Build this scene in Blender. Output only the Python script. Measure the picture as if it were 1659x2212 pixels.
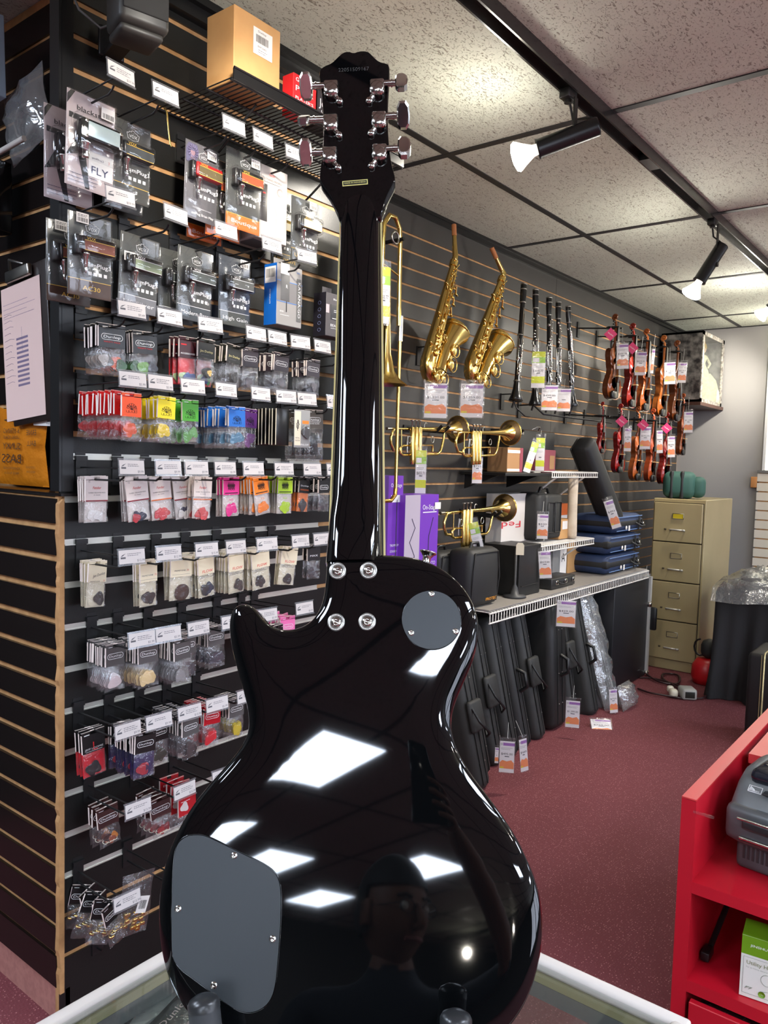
import bpy, bmesh, math, random
from mathutils import Vector as V, Matrix as MX
from mathutils.geometry import delaunay_2d_cdt
for o in list(bpy.data.objects): bpy.data.objects.remove(o)
S = bpy.context.scene; C = S.collection; PI = math.pi
random.seed(7); R = random.random
def U(a, b): return a + (b - a) * R()
# ---------------------------------------------------------------- camera
F = 1680.0; YAW, PIT, ROL = [math.radians(a) for a in (51.97, 3.83, -1.576)]
HC = 1.44; CAM = V((0, 0, HC))
fw = V((math.sin(YAW)*math.cos(PIT), math.cos(YAW)*math.cos(PIT), -math.sin(PIT)))
r0 = V((math.cos(YAW), -math.sin(YAW), 0)); d0 = fw.cross(r0)
rt = math.cos(ROL)*r0 + math.sin(ROL)*d0; dn = -math.sin(ROL)*r0 + math.cos(ROL)*d0
cd = bpy.data.cameras.new('camera'); cam = bpy.data.objects.new('camera', cd); C.objects.link(cam)
cd.sensor_fit = 'VERTICAL'; cd.sensor_height = 36; cd.lens = 36*F/2212; cd.clip_start = .01; cd.clip_end = 60
cam.matrix_world = MX(((rt.x, -dn.x, -fw.x, 0), (rt.y, -dn.y, -fw.y, 0), (rt.z, -dn.z, -fw.z, HC), (0, 0, 0, 1)))
S.camera = cam
def ray(x, y): return rt*((x-829.5)/F) + dn*((y-1106)/F) + fw
def hit(x, y, ax, val):                       # where the line of sight of a pixel meets a world plane
    v = ray(x, y); return CAM + v*((val-CAM[ax])/v[ax])
def dep(p): return (V(p)-CAM).dot(fw)
# ---------------------------------------------------------------- world, exposure, lights
w = bpy.data.worlds.new('world'); S.world = w; w.use_nodes = True
w.node_tree.nodes['Background'].inputs[0].default_value = (.8, .85, 1, 1)
w.node_tree.nodes['Background'].inputs[1].default_value = .02
S.view_settings.view_transform = 'Standard'; S.view_settings.look = 'None'
S.view_settings.exposure = 0.35; S.view_settings.gamma = 1; S.view_settings.use_curve_mapping = False
S.cycles.transparent_max_bounces = 40; S.cycles.max_bounces = 8
TROFFER = 34.0; BULB = 60.0; SPOT = 75.0; GLIM = 8.0; SHOP_FILL = 5.0
ZC = 2.629; YN = 1.739; YF = 2.21; XE = .976; XB = 7.0
# ---------------------------------------------------------------- materials
def lin(c): 
    c = c/255.0
    return c/12.92 if c <= .04045 else ((c+.055)/1.055)**2.4
def rgb(t): return (lin(t[0]), lin(t[1]), lin(t[2]), 1)
MT = {}
def mat(n, col=None, ro=.5, me=0, sp=.5, bump=None, coat=0, emit=0, var=None, grain=None):
    if n in MT: return MT[n]
    m = bpy.data.materials.new(n); m.use_nodes = True; nt = m.node_tree; b = nt.nodes['Principled BSDF']
    b.inputs['Base Color'].default_value = rgb(col); b.inputs['Roughness'].default_value = ro
    b.inputs['Metallic'].default_value = me; b.inputs['Specular IOR Level'].default_value = sp
    b.inputs['Coat Weight'].default_value = coat; b.inputs['Coat Roughness'].default_value = .03
    if emit: b.inputs['Emission Color'].default_value = rgb(col); b.inputs['Emission Strength'].default_value = emit
    if bump or var:
        tc = nt.nodes.new('ShaderNodeTexCoord'); nz = nt.nodes.new('ShaderNodeTexNoise')
        nt.links.new(tc.outputs['Object'], nz.inputs[0]); nz.inputs['Scale'].default_value = (bump or var)[0]; nz.inputs['Detail'].default_value = 4
        if bump:
            bp = nt.nodes.new('ShaderNodeBump'); bp.inputs['Strength'].default_value = bump[1]; bp.inputs['Distance'].default_value = bump[2]
            nt.links.new(nz.outputs[0], bp.inputs['Height']); nt.links.new(bp.outputs[0], b.inputs['Normal'])
        if var:
            mx = nt.nodes.new('ShaderNodeMix'); mx.data_type = 'RGBA'; rp = nt.nodes.new('ShaderNodeValToRGB')
            nz2 = nt.nodes.new('ShaderNodeTexNoise'); nz2.inputs['Scale'].default_value = var[0]; nz2.inputs['Detail'].default_value = 6
            nt.links.new(tc.outputs['Object'], nz2.inputs[0]); nt.links.new(nz2.outputs[0], rp.inputs[0])
            rp.color_ramp.elements[0].position = .38; rp.color_ramp.elements[1].position = .64
            mx.inputs[6].default_value = rgb(col); mx.inputs[7].default_value = rgb(var[1])
            nt.links.new(rp.outputs[0], mx.inputs[0]); nt.links.new(mx.outputs[2], b.inputs['Base Color'])
    MT[n] = m; return m
def plastic(n, tint=(235, 238, 240), sc=60, milky=.06, gl=.32, bs=.8, ro=.16, fk=.8):
    if n in MT: return MT[n]
    m = bpy.data.materials.new(n); m.use_nodes = True; nt = m.node_tree; N = nt.nodes; L = nt.links
    N.remove(N['Principled BSDF']); out = N['Material Output']
    tr = N.new('ShaderNodeBsdfTransparent'); tr.inputs[0].default_value = rgb(tint)
    gs = N.new('ShaderNodeBsdfGlossy'); gs.inputs['Roughness'].default_value = ro
    df = N.new('ShaderNodeBsdfDiffuse'); df.inputs[0].default_value = (.75, .77, .8, 1)
    tc = N.new('ShaderNodeTexCoord'); nz = N.new('ShaderNodeTexNoise'); nz.inputs['Scale'].default_value = sc; nz.inputs['Detail'].default_value = 2
    nz.inputs['Distortion'].default_value = 1.2
    bp = N.new('ShaderNodeBump'); bp.inputs['Strength'].default_value = bs; bp.inputs['Distance'].default_value = .006
    L.new(tc.outputs['Object'], nz.inputs[0]); L.new(nz.outputs[0], bp.inputs['Height']); L.new(bp.outputs[0], gs.inputs['Normal'])
    lw = N.new('ShaderNodeLayerWeight'); lw.inputs[0].default_value = .5; L.new(bp.outputs[0], lw.inputs['Normal']); pw = N.new('ShaderNodeMath'); pw.operation = 'POWER'; pw.inputs[1].default_value = 4.0; L.new(lw.outputs['Facing'], pw.inputs[0]); fr = N.new('ShaderNodeMath'); fr.operation = 'MULTIPLY_ADD'; fr.inputs[1].default_value = .9; fr.inputs[2].default_value = .05; L.new(pw.outputs[0], fr.inputs[0])
    ad = N.new('ShaderNodeMath'); ad.operation = 'MULTIPLY_ADD'; ad.inputs[1].default_value = fk; ad.inputs[2].default_value = gl*.25; L.new(fr.outputs[0], ad.inputs[0]); ad.use_clamp = True
    m1 = N.new('ShaderNodeMixShader'); m1.inputs[0].default_value = milky; L.new(tr.outputs[0], m1.inputs[1]); L.new(df.outputs[0], m1.inputs[2])
    m2 = N.new('ShaderNodeMixShader'); L.new(ad.outputs[0], m2.inputs[0]); L.new(m1.outputs[0], m2.inputs[1]); L.new(gs.outputs[0], m2.inputs[2])
    L.new(m2.outputs[0], out.inputs[0]); MT[n] = m; return m
BAG = plastic('clear bag plastic', (251, 251, 251), 60, .03, .12, .8, .14, .9); BLIS = plastic('clear blister', (252, 252, 252), 22, .008, .06, .12, .09, .9)
WRAP = plastic('loose wrapping film', (225, 225, 222), 26, .16, .6)
GLASS = plastic('pane glass', (243, 247, 245), .5, .005, .05, .05, .03, 1)
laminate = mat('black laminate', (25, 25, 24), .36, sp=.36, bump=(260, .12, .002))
lam_far = mat('black laminate with painted spotlight', (58, 56, 54), .38, sp=.5, bump=(3, .08, .02))  # spotlight and sheen on the far wall put into a lighter laminate colour
lam_end = mat('brown black laminate', (20, 15, 14), .26, sp=.28)
mdf = mat('fibreboard', (184, 140, 92), .7, var=(30, (162, 120, 76)))
mdfdk = mat('dark fibreboard', (120, 82, 48), .7, var=(30, (96, 62, 36)))
insert = mat('pale metal insert', (205, 205, 196), .3, me=.55)
black = mat('black plastic', (20, 20, 21), .4); blackm = mat('black satin metal', (26, 26, 27), .32, me=.3)
white = mat('white card', (222, 218, 214), .6); cream = mat('cream card', (226, 216, 192), .65)
ink = mat('grey print', (92, 92, 96), .7); inkd = mat('black print', (20, 20, 22), .6); wht = mat('white print', (232, 232, 232), .5)
chrome = mat('chrome', (215, 212, 205), .12, me=1); gold = mat('lacquered brass', (236, 204, 122), .2, me=1)
goldd = mat('deep brass', (214, 170, 84), .22, me=1); red = mat('red print', (205, 30, 34), .5)
steel = mat('brushed steel', (170, 168, 162), .28, me=1)
# ---------------------------------------------------------------- mesh builder
_txt = {}
def glyphs(s):
    if s not in _txt:
        cu = bpy.data.curves.new('t', 'FONT'); cu.body = s; cu.resolution_u = 2; cu.align_x = 'CENTER'; cu.align_y = 'CENTER'
        o = bpy.data.objects.new('t', cu); me = bpy.data.meshes.new_from_object(o)
        vs = [tuple(v.co) for v in me.vertices]; fs = [tuple(p.vertices) for p in me.polygons]
        x = [v[0] for v in vs] or [0, 1]; wd = max(max(x)-min(x), .01); cx = (max(x)+min(x))/2
        _txt[s] = ([((v[0]-cx), v[1]) for v in vs], fs, wd)
        bpy.data.objects.remove(o); bpy.data.curves.remove(cu); bpy.data.meshes.remove(me)
    return _txt[s]
class B:
    def __init__(s): s.v = []; s.f = []; s.m = []; s.s = []
    def add(s, vs, fs, mi=0, sm=False, M=None):
        o = len(s.v)
        s.v += [(M @ V(p)) if M else V(p) for p in vs]
        s.f += [[i+o for i in f] for f in fs]; s.m += [mi]*len(fs); s.s += [sm]*len(fs); return s
    def box(s, c, d, mi=0, M=None, taper=1):
        x, y, z = d[0]/2, d[1]/2, d[2]/2; vs = []
        for k in (-1, 1):
            t = taper if k > 0 else 1
            for a, b in ((-1, -1), (1, -1), (1, 1), (-1, 1)): vs.append((c[0]+a*x*t, c[1]+b*y*t, c[2]+k*z))
        return s.add(vs, [(3, 2, 1, 0), (4, 5, 6, 7), (0, 1, 5, 4), (1, 2, 6, 5), (2, 3, 7, 6), (3, 0, 4, 7)], mi, False, M)
    def rbox(s, c, d, r=.005, mi=0, M=None, seg=2, sm=True):
        bm = bmesh.new(); bmesh.ops.create_cube(bm, size=1)
        for v in bm.verts: v.co = V((v.co.x*d[0], v.co.y*d[1], v.co.z*d[2]))+V(c)
        bmesh.ops.bevel(bm, geom=bm.edges[:], offset=min(r, min(d)*.49), segments=seg, affect='EDGES', profile=.5)
        bm.verts.index_update(); vs = [v.co.copy() for v in bm.verts]; fs = [[v.index for v in f.verts] for f in bm.faces]; bm.free()
        return s.add(vs, fs, mi, sm, M)
    def tube(s, pts, r, n=8, mi=0, M=None, cap=True, flat=1):
        pts = [V(p) for p in pts]; k = len(pts); rs = r if isinstance(r, (list, tuple)) else [r]*k
        t = (pts[1]-pts[0]).normalized(); a = V((0, 0, 1)) if abs(t.z) < .9 else V((1, 0, 0)); u = t.cross(a).normalized(); vs = []
        for i, p in enumerate(pts):
            t = ((pts[min(i+1, k-1)]-pts[i]).normalized() + (pts[i]-pts[max(i-1, 0)]).normalized())
            t = t.normalized() if t.length > 1e-6 else V((0, 0, 1))
            u = (u - t*u.dot(t)); u = u.normalized() if u.length > 1e-6 else t.orthogonal().normalized(); w_ = t.cross(u)
            for j in range(n):
                an = 2*PI*j/n; vs.append(p + (u*math.cos(an) + w_*math.sin(an)*flat)*rs[i])
        fs = [(i*n+j, i*n+(j+1) % n, (i+1)*n+(j+1) % n, (i+1)*n+j) for i in range(k-1) for j in range(n)]
        s.add(vs, fs, mi, True, M)
        if cap: s.add(vs[:n], [tuple(range(n))[::-1]], mi, False, M); s.add(vs[-n:], [tuple(range(n))], mi, False, M)
        return s
    def lathe(s, prof, n=16, mi=0, M=None, sm=True):   # profile of (radius, height) around z
        vs = [(r*math.cos(2*PI*j/n), r*math.sin(2*PI*j/n), z) for r, z in prof for j in range(n)]
        fs = [(i*n+j, i*n+(j+1) % n, (i+1)*n+(j+1) % n, (i+1)*n+j) for i in range(len(prof)-1) for j in range(n)]
        return s.add(vs, fs, mi, sm, M)
    def prism(s, poly, y0, y1, mi=0, M=None, sm=False):  # outline in x,z extruded along y
        n = len(poly); vs = [(p[0], y0, p[1]) for p in poly]+[(p[0], y1, p[1]) for p in poly]
        fs = [tuple(range(n)), tuple(range(2*n-1, n-1, -1))]
        s.add(vs, fs, mi, False, M)
        return s.add(vs, [(i, i+n, (i+1) % n+n, (i+1) % n) for i in range(n)], mi, sm, M)
    def text(s, t, h, x, z, y=0, mi=0, M=None, w=None, an=0, sk=0):  # lettering facing -y
        vs, fs, wd = glyphs(t); sx = (w/wd) if w else h; ca, sa = math.cos(an), math.sin(an)
        o = []
        for a, b in vs:
            a2 = a*sx + b*h*sk; b2 = b*h; o.append((x+a2*ca-b2*sa, y, z+a2*sa+b2*ca))
        return s.add(o, fs, mi, False, M)
    def rect(s, x0, z0, x1, z1, y, mi=0, M=None):
        return s.add([(x0, y, z0), (x1, y, z0), (x1, y, z1), (x0, y, z1)], [(0, 1, 2, 3)], mi, False, M)
def T(x=0, y=0, z=0): return MX.Translation((x, y, z))
def RZ(a): return MX.Rotation(a, 4, 'Z')
def RX(a): return MX.Rotation(a, 4, 'X')
def RY(a): return MX.Rotation(a, 4, 'Y')
def mesh(name, b, mats):
    me = bpy.data.meshes.new(name); me.from_pydata([tuple(p) for p in b.v], [], b.f)
    for m in (mats if isinstance(mats, (list, tuple)) else [mats]): me.materials.append(m)
    me.polygons.foreach_set('material_index', b.m); me.polygons.foreach_set('use_smooth', b.s); me.update(); return me
def obj(name, b, mats, par=None, M=None, label=None, kind=None):
    me = b if isinstance(b, bpy.types.Mesh) else mesh(name, b, mats)
    o = bpy.data.objects.new(name, me); C.objects.link(o)
    if par: o.parent = par
    if M: o.matrix_local = M
    if label: o['label'] = label
    if kind: o['kind'] = kind
    return o
def tag(o, label, cat, group=None):
    o['label'] = label; o['category'] = cat
    if group: o['group'] = group
    return o
def thing(name, label, cat, M=None, group=None):
    o = bpy.data.objects.new(name, None); o.empty_display_size = .05; C.objects.link(o)
    if M: o.matrix_world = M
    return tag(o, label, cat, group)
def solo(name, b, mats, label, cat, M=None, group=None): return tag(obj(name, b, mats, None, M), label, cat, group)
def struct(name, b, mats, par=None, M=None):
    o = obj(name, b, mats, par, M)
    if not par: o['kind'] = 'structure'
    return o
KIDS = {}
def kids(o):
    return [c for c in o.children]
def dup(root, M, label=None, group=None):
    r = root.copy(); C.objects.link(r); r.matrix_world = M
    if label: r['label'] = label
    if group: r['group'] = group
    for ch in kids(root):
        c = ch.copy(); C.objects.link(c); c.parent = r
        for g in kids(ch):
            d = g.copy(); C.objects.link(d); d.parent = c
    return r
def facecam(P, k=1.0): return -math.atan2(P[0], P[1])*k
# ================================================================ SETTING
def nodemat(n):
    m = bpy.data.materials.new(n); m.use_nodes = True; return m, m.node_tree.nodes, m.node_tree.links, m.node_tree.nodes['Principled BSDF']
carpet, N, L, b = nodemat('burgundy carpet')
tc = N.new('ShaderNodeTexCoord'); mp = N.new('ShaderNodeMapping'); mp.inputs['Rotation'].default_value = (0, 0, .12); L.new(tc.outputs['Object'], mp.inputs[0])
vo = N.new('ShaderNodeTexVoronoi'); vo.inputs['Scale'].default_value = 128; vo.inputs['Randomness'].default_value = .5; L.new(mp.outputs[0], vo.inputs[0])
rp = N.new('ShaderNodeValToRGB'); rp.color_ramp.elements[0].position = .16; rp.color_ramp.elements[0].color = (1, 1, 1, 1); rp.color_ramp.elements[1].position = .3; rp.color_ramp.elements[1].color = (0, 0, 0, 1)
L.new(vo.outputs['Distance'], rp.inputs[0])
sx = N.new('ShaderNodeSeparateColor'); L.new(vo.outputs['Color'], sx.inputs[0]); pw = N.new('ShaderNodeMath'); pw.operation = 'POWER'; pw.inputs[1].default_value = 1.1; L.new(sx.outputs[0], pw.inputs[0])
mu = N.new('ShaderNodeMath'); mu.operation = 'MULTIPLY'; L.new(rp.outputs[0], mu.inputs[0]); L.new(pw.outputs[0], mu.inputs[1])
nz = N.new('ShaderNodeTexNoise'); nz.inputs['Scale'].default_value = 2.5; nz.inputs['Detail'].default_value = 5; L.new(tc.outputs['Object'], nz.inputs[0])
m1 = N.new('ShaderNodeMix'); m1.data_type = 'RGBA'; m1.inputs[6].default_value = rgb((98, 40, 46)); m1.inputs[7].default_value = rgb((110, 50, 55)); L.new(nz.outputs[0], m1.inputs[0])
m2 = N.new('ShaderNodeMix'); m2.data_type = 'RGBA'; m2.inputs[7].default_value = rgb((186, 132, 128)); L.new(m1.outputs[2], m2.inputs[6]); L.new(mu.outputs[0], m2.inputs[0])
L.new(m2.outputs[2], b.inputs['Base Color']); b.inputs['Roughness'].default_value = .85
bp = N.new('ShaderNodeBump'); bp.inputs['Strength'].default_value = .5; bp.inputs['Distance'].default_value = .004; bp.invert = True; L.new(vo.outputs['Distance'], bp.inputs['Height']); L.new(bp.outputs[0], b.inputs['Normal'])
tile, N, L, b = nodemat('fissured ceiling tile')
tc = N.new('ShaderNodeTexCoord'); mp = N.new('ShaderNodeMapping'); mp.inputs['Scale'].default_value = (1, 2.6, 1); mp.inputs['Rotation'].default_value = (0, 0, .5); L.new(tc.outputs['Object'], mp.inputs[0])
n1 = N.new('ShaderNodeTexNoise'); n1.inputs['Scale'].default_value = 38; n1.inputs['Detail'].default_value = 3; n1.inputs['Distortion'].default_value = 1.5; L.new(mp.outputs[0], n1.inputs[0])
n2 = N.new('ShaderNodeTexNoise'); n2.inputs['Scale'].default_value = 190; n2.inputs['Detail'].default_value = 2; L.new(tc.outputs['Object'], n2.inputs[0])
r1 = N.new('ShaderNodeValToRGB'); r1.color_ramp.elements[0].position = .60; r1.color_ramp.elements[1].position = .66; L.new(n1.outputs[0], r1.inputs[0])
r2 = N.new('ShaderNodeValToRGB'); r2.color_ramp.elements[0].position = .62; r2.color_ramp.elements[1].position = .7; L.new(n2.outputs[0], r2.inputs[0])
ma = N.new('ShaderNodeMath'); ma.operation = 'MAXIMUM'; L.new(r1.outputs[0], ma.inputs[0]); L.new(r2.outputs[0], ma.inputs[1])
m1 = N.new('ShaderNodeMix'); m1.data_type = 'RGBA'; m1.inputs[6].default_value = rgb((206, 211, 197)); m1.inputs[7].default_value = rgb((142, 137, 124)); L.new(ma.outputs[0], m1.inputs[0])
L.new(m1.outputs[2], b.inputs['Base Color']); b.inputs['Roughness'].default_value = .75
bp = N.new('ShaderNodeBump'); bp.inputs['Strength'].default_value = .6; bp.inputs['Distance'].default_value = .006; bp.invert = True; L.new(ma.outputs[0], bp.inputs['Height']); L.new(bp.outputs[0], b.inputs['Normal'])
greywall = mat('grey wall paint', (150, 148, 146), .6, bump=(120, .1, .002))
darkwall = mat('dark shop wall', (62, 58, 54), .7)
pinkbase = mat('pinkish rubber skirting', (170, 118, 108), .6, var=(60, (156, 104, 96)))
X0, Y0, Z0 = -8.0, -7.0, 0
# floor
struct('floor', B().box(((X0+XB)/2, (Y0+2.9)/2, -.02), (XB-X0+.3, 2.9-Y0+.3, .04)), carpet)
# room walls
struct('wall_back', B().box((XB+.05, (Y0+3)/2, 1.33), (.1, 3-Y0, 2.74)), greywall)
struct('wall_rear', B().box((X0-.05, (Y0+3)/2, 1.33), (.1, 3-Y0, 2.74)), darkwall)
struct('wall_right', B().box(((X0+XB)/2, Y0-.05, 1.33), (XB-X0, .1, 2.74)), darkwall)
struct('wall_left', B().box(((X0+.5)/2, 2.95, 1.33), (.5-X0, .1, 2.74)), darkwall)
struct('baseboard_back', B().box((XB-.006, .2, .05), (.012, 4.0, .1)), pinkbase)
# ceiling: deck above, grid bars, lay-in tiles
ceil = struct('ceiling', B().box(((X0+XB)/2, (Y0+3)/2, ZC+.06), (XB-X0+.2, 3.2-Y0, .04)), darkwall)
PX, PY = 1.28, .635; gx0, gy0 = 2.575, 1.745
gridm = mat('black ceiling grid', (38, 38, 40), .5)
TROF = []   # (cell i, cell j) the lay-in light troffers
def cell(x, y): return (math.floor((x-gx0)/PX), math.floor((y-gy0)/PY))
trof_xy = [(-3.18, -1.35, .9, .46), (-4.92, -3.3, .9, .5), (-6.78, -3.3, .8, .42), (-5.1, -1.35, .9, .46), (-5.75, -2.25, .85, .44),
           (1.2, -1.3, 1.0, .5), (3.2, -2.6, 1.0, .5), (-1.0, -3.4, .95, .48), (1.8, -4.6, 1.0, .5), (5.4, -1.35, 1.0, .5), (-1.2, 1.3, 1.0, .5), (5.3, -4.6, 1.0, .5), (-.6, 2.38, 1.0, .4), (-1.35, -1.35, .88, .46)]  # panel left of the slat boards is added to brighten them
cells = {cell(t[0], t[1]) for t in trof_xy}
tb = B().box((0, 0, 0), (PX-.026, PY-.026, .016)); tme = mesh('ceiling_tile', tb, tile)
i0, i1 = math.floor((X0-gx0)/PX), math.ceil((XB-gx0)/PX); j0, j1 = math.floor((Y0-gy0)/PY), math.ceil((3-gy0)/PY)
far = B(); nt_ = 0
cl = []
for i in range(i0, i1):
    for j in range(j0, j1):
        cx, cy = gx0+(i+.5)*PX, gy0+(j+.5)*PY
        if cx-PX/2 > XB-.05 or cy-PY/2 > 2.6: continue
        cl.append((abs(cx-3)+abs(cy-1), i, j, cx, cy))
cl.sort()
for k, (_, i, j, cx, cy) in enumerate(cl):
    if k < 200: obj('ceiling_tile', tme, None, ceil, T(cx, cy, ZC+.008))
    else: far.box((cx, cy, ZC+.008), (PX-.026, PY-.026, .016))
o = obj('ceiling_tiles_beyond', far, tile, ceil); o['kind'] = 'stuff'
for i in range(i0, i1+1):
    if gx0+i*PX < XB: obj('grid_bar', B().box((gx0+i*PX, (Y0+2.3)/2, ZC+.002), (.03, 2.3-Y0, .012)), gridm, ceil)
for j in range(j0, j1+1):
    if gy0+j*PY < 2.3: obj('grid_bar', B().box(((X0+XB)/2, gy0+j*PY, ZC+.0025), (XB-X0, .03, .012)), gridm, ceil)
obj('wall_angle', B().box((XB-.012, 1, ZC+.002), (.024, 4, .014)), gridm, ceil)
# light troffers (behind and beside the camera; mirrored in the guitar)
glow = mat('troffer diffuser', (222, 236, 255), .5, emit=TROFFER)
trim_w = mat('white enamel', (225, 225, 222), .4)
for k, (x, y, a, c) in enumerate(trof_xy):
    t = thing('ceiling_light', 'fluorescent ceiling panel %s' % ['behind the camera over the counter', 'far behind the camera, right', 'farthest behind the camera', 'second behind the camera', 'behind the camera, small', 'to the right of the camera', 'right of the room', 'behind the camera at left', 'far right of the room', 'beyond the frame at right', 'left of the camera', 'in the far right corner', 'left of the slat boards, added to brighten them', 'behind the camera, nearest on the right'][k], 'light', T(x, y, ZC), 'ceiling light panels')
    obj('diffuser', B().box((0, 0, -.006), (a, c, .008)), glow, t)
    f = B()
    for s in (-1, 1): f.box((s*(a/2+.015), 0, -.008), (.03, c+.06, .014)); f.box((0, s*(c/2+.015), -.008), (a, .03, .014))
    obj('frame', f, trim_w, t)
# glowing window panels added out of view as fill, right of the camera
for k, x in enumerate((-.5, 2.2, 4.9)):
    w_ = struct('window_%d' % (k+2), B().box((x, Y0+.02, 1.55), (2.3, .03, 1.7)), mat('added daylight fill', (226, 236, 255), .5, emit=SHOP_FILL))
    f = B()
    for dx in (-1.17, 0, 1.17): f.box((x+dx, Y0+.05, 1.55), (.05, .05, 1.8))
    for z in (.67, 2.43): f.box((x, Y0+.05, z), (2.4, .05, .05))
    obj('window_frame', f, blackm, w_)
# ---------------------------------------------------------------- slat walls
def slats(par, x0, x1, zs, ztop, y, m, th=.006, gap=.0135):
    # zs: heights of the grooves; one slat between two grooves
    zz = sorted(zs); edges = [None]+zz+[None]
    for a, c in zip(edges[:-1], edges[1:]):
        z0 = ztop[0] if a is None else a+gap/2; z1 = ztop[1] if c is None else c-gap/2
        if z1-z0 < .01: continue
        obj('slat', B().box((0, 0, 0), (x1-x0, th, z1-z0)), m, par, T((x0+x1)/2, y+th/2, (z0+z1)/2))
# near panel
up = [1.482+.0765*k for k in range(15)]; lo = [1.429-.1032*k for k in range(13)]
XN1 = 1.985
wn = struct('wall_near', B().box(((XE+XN1)/2, YN+.0142, (.02+ZC)/2), (XN1-XE, .016, ZC-.02)), mdf)
slats(wn, XE, XN1, [z for z in up if z < 2.56] + lo, (.012, ZC-.02), YN, laminate)
for z in lo[:11]: obj('groove_insert', B().box((0, 0, 0), (1.875-XE-.012, .012, .0135)).box((0, -.0065, -.007), (1.875-XE-.012, .004, .003)), insert, wn, T((XE+1.875)/2+.006, YN+.007, z))
nt2 = struct('trim_1', B().box(((XE+XN1)/2, YN-.012, ZC-.028), (XN1-XE+.02, .03, .05)).box(((XE+XN1)/2, YN-.03, ZC-.012), (XN1-XE+.02, .03, .02)), blackm)
struct('trim_2', B().box((XE+.012, YN-.006, 1.99), (.028, .014, 1.29)).box((XE-.004, YN+.008, 1.99), (.01, .04, 1.29)), blackm)
# thickness of the near panel seen past its right end and the return to the far wall
struct('trim_3', B().box((XN1+.008, (YN+YF)/2, 1.31), (.016, YF-YN, 2.62)), laminate)
# end panel (lower part)
we = struct('wall_end', B().box((XE+.0125, (YN+.03+3.0)/2, .72), (.016, 3.0-YN-.03, 1.22)), mdf)
endz = [1.312-.0762*k for k in range(1, 16)]
zz = [1.334]+[z+.0 for z in [1.2595-.0762*k for k in range(15)]]+[.108]
for a, c in zip(zz[:-1], zz[1:]):
    obj('slat', B().box((0, 0, 0), (.008, 3.0-YN-.012, a-c-(.0155 if c > .11 else .006))), lam_end, we, T(XE+.0, (YN+.012+3.0)/2, (a+c)/2))
struct('baseboard_end', B().box((XE+.02, (YN+3.0)/2, .052), (.012, 3.0-YN, .104)), pinkbase)
# ragged raw fibreboard edge at the corner
eb = B(); random.seed(3)
z = .1; pts = []
while z < 1.33: pts.append((XE-.001-U(0, .006), z)); z += U(.012, .035)
poly = [(p[0], p[1]) for p in pts]+[(XE+.009, 1.33), (XE+.009, .1)]
eb.prism(poly, YN-.004, YN+.012)
struct('trim_4', eb, mdf)
struct('trim_5', B().box((XE+.06, 2.2, 1.337), (.13, .95, .006)), lam_end)
# stands in for a mirror above the end panel: its reflected slat wall
wr = struct('wall_reflected', B().box((1.110, 2.42, 1.98), (.016, 1.3, 1.29)), mdf)
rz = [2.6025-.0865*k for k in range(15)]
zz = rz+[1.34]
for a, c in zip(rz[:-1], rz[1:]):
    obj('slat', B().box((0, 0, 0), (.006, 1.28, .0745)), lam_end, wr, T(1.099, 2.42, (a+c)/2))
# far wall
wf = struct('wall_far', B().box(((1.99+7.12)/2, YF+.0142, 1.31), (5.13, .016, 2.62)), mdf)
fz = [2.49-.0775*k for k in range(32)]
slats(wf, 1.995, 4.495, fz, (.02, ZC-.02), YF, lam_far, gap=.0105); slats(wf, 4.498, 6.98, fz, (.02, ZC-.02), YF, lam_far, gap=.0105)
struct('trim_6', B().box(((1.99+7)/2, YF-.008, ZC-.02), (5.0, .016, .036)).box(((1.99+7)/2, YF-.016, ZC-.008), (5.0, .014, .014)), blackm)
# back wall: white slat board, wooden block, bright window
wb = struct('wall_slatboard', B().box((6.972, 1.0, 1.0), (.016, 1.06, .86)), mdf)
for k in range(11):
    obj('slat', B().box((0, 0, 0), (.014, 1.08, .066)), mat('white laminate', (222, 214, 196), .5), wb, T(6.96, 1.0, 1.38-.0775*k))
obj('cap', B().box((6.955, 1.0, 1.428), (.03, 1.08, .02)), mat('grey cap strip', (110, 108, 104), .5), wb)
solo('wood_block', B().rbox((6.975, 1.565, 1.34), (.04, .05, .09), .004), mat('orange wood', (196, 134, 76), .6), 'small orange wooden block on the grey wall beside the white slat board', 'block')
wi = struct('window_1', B().box((6.985, .98, 2.0), (.02, 1.02, 1.12)), mat('sunlit blind', (255, 250, 225), .6, emit=1.0))
obj('window_frame', B().box((6.975, 1.50, 2.0), (.03, .02, 1.14)).box((6.975, .98, 2.57), (.03, 1.04, .02)).box((6.975, .98, 1.435), (.03, 1.04, .015)), trim_w, wi)
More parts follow.
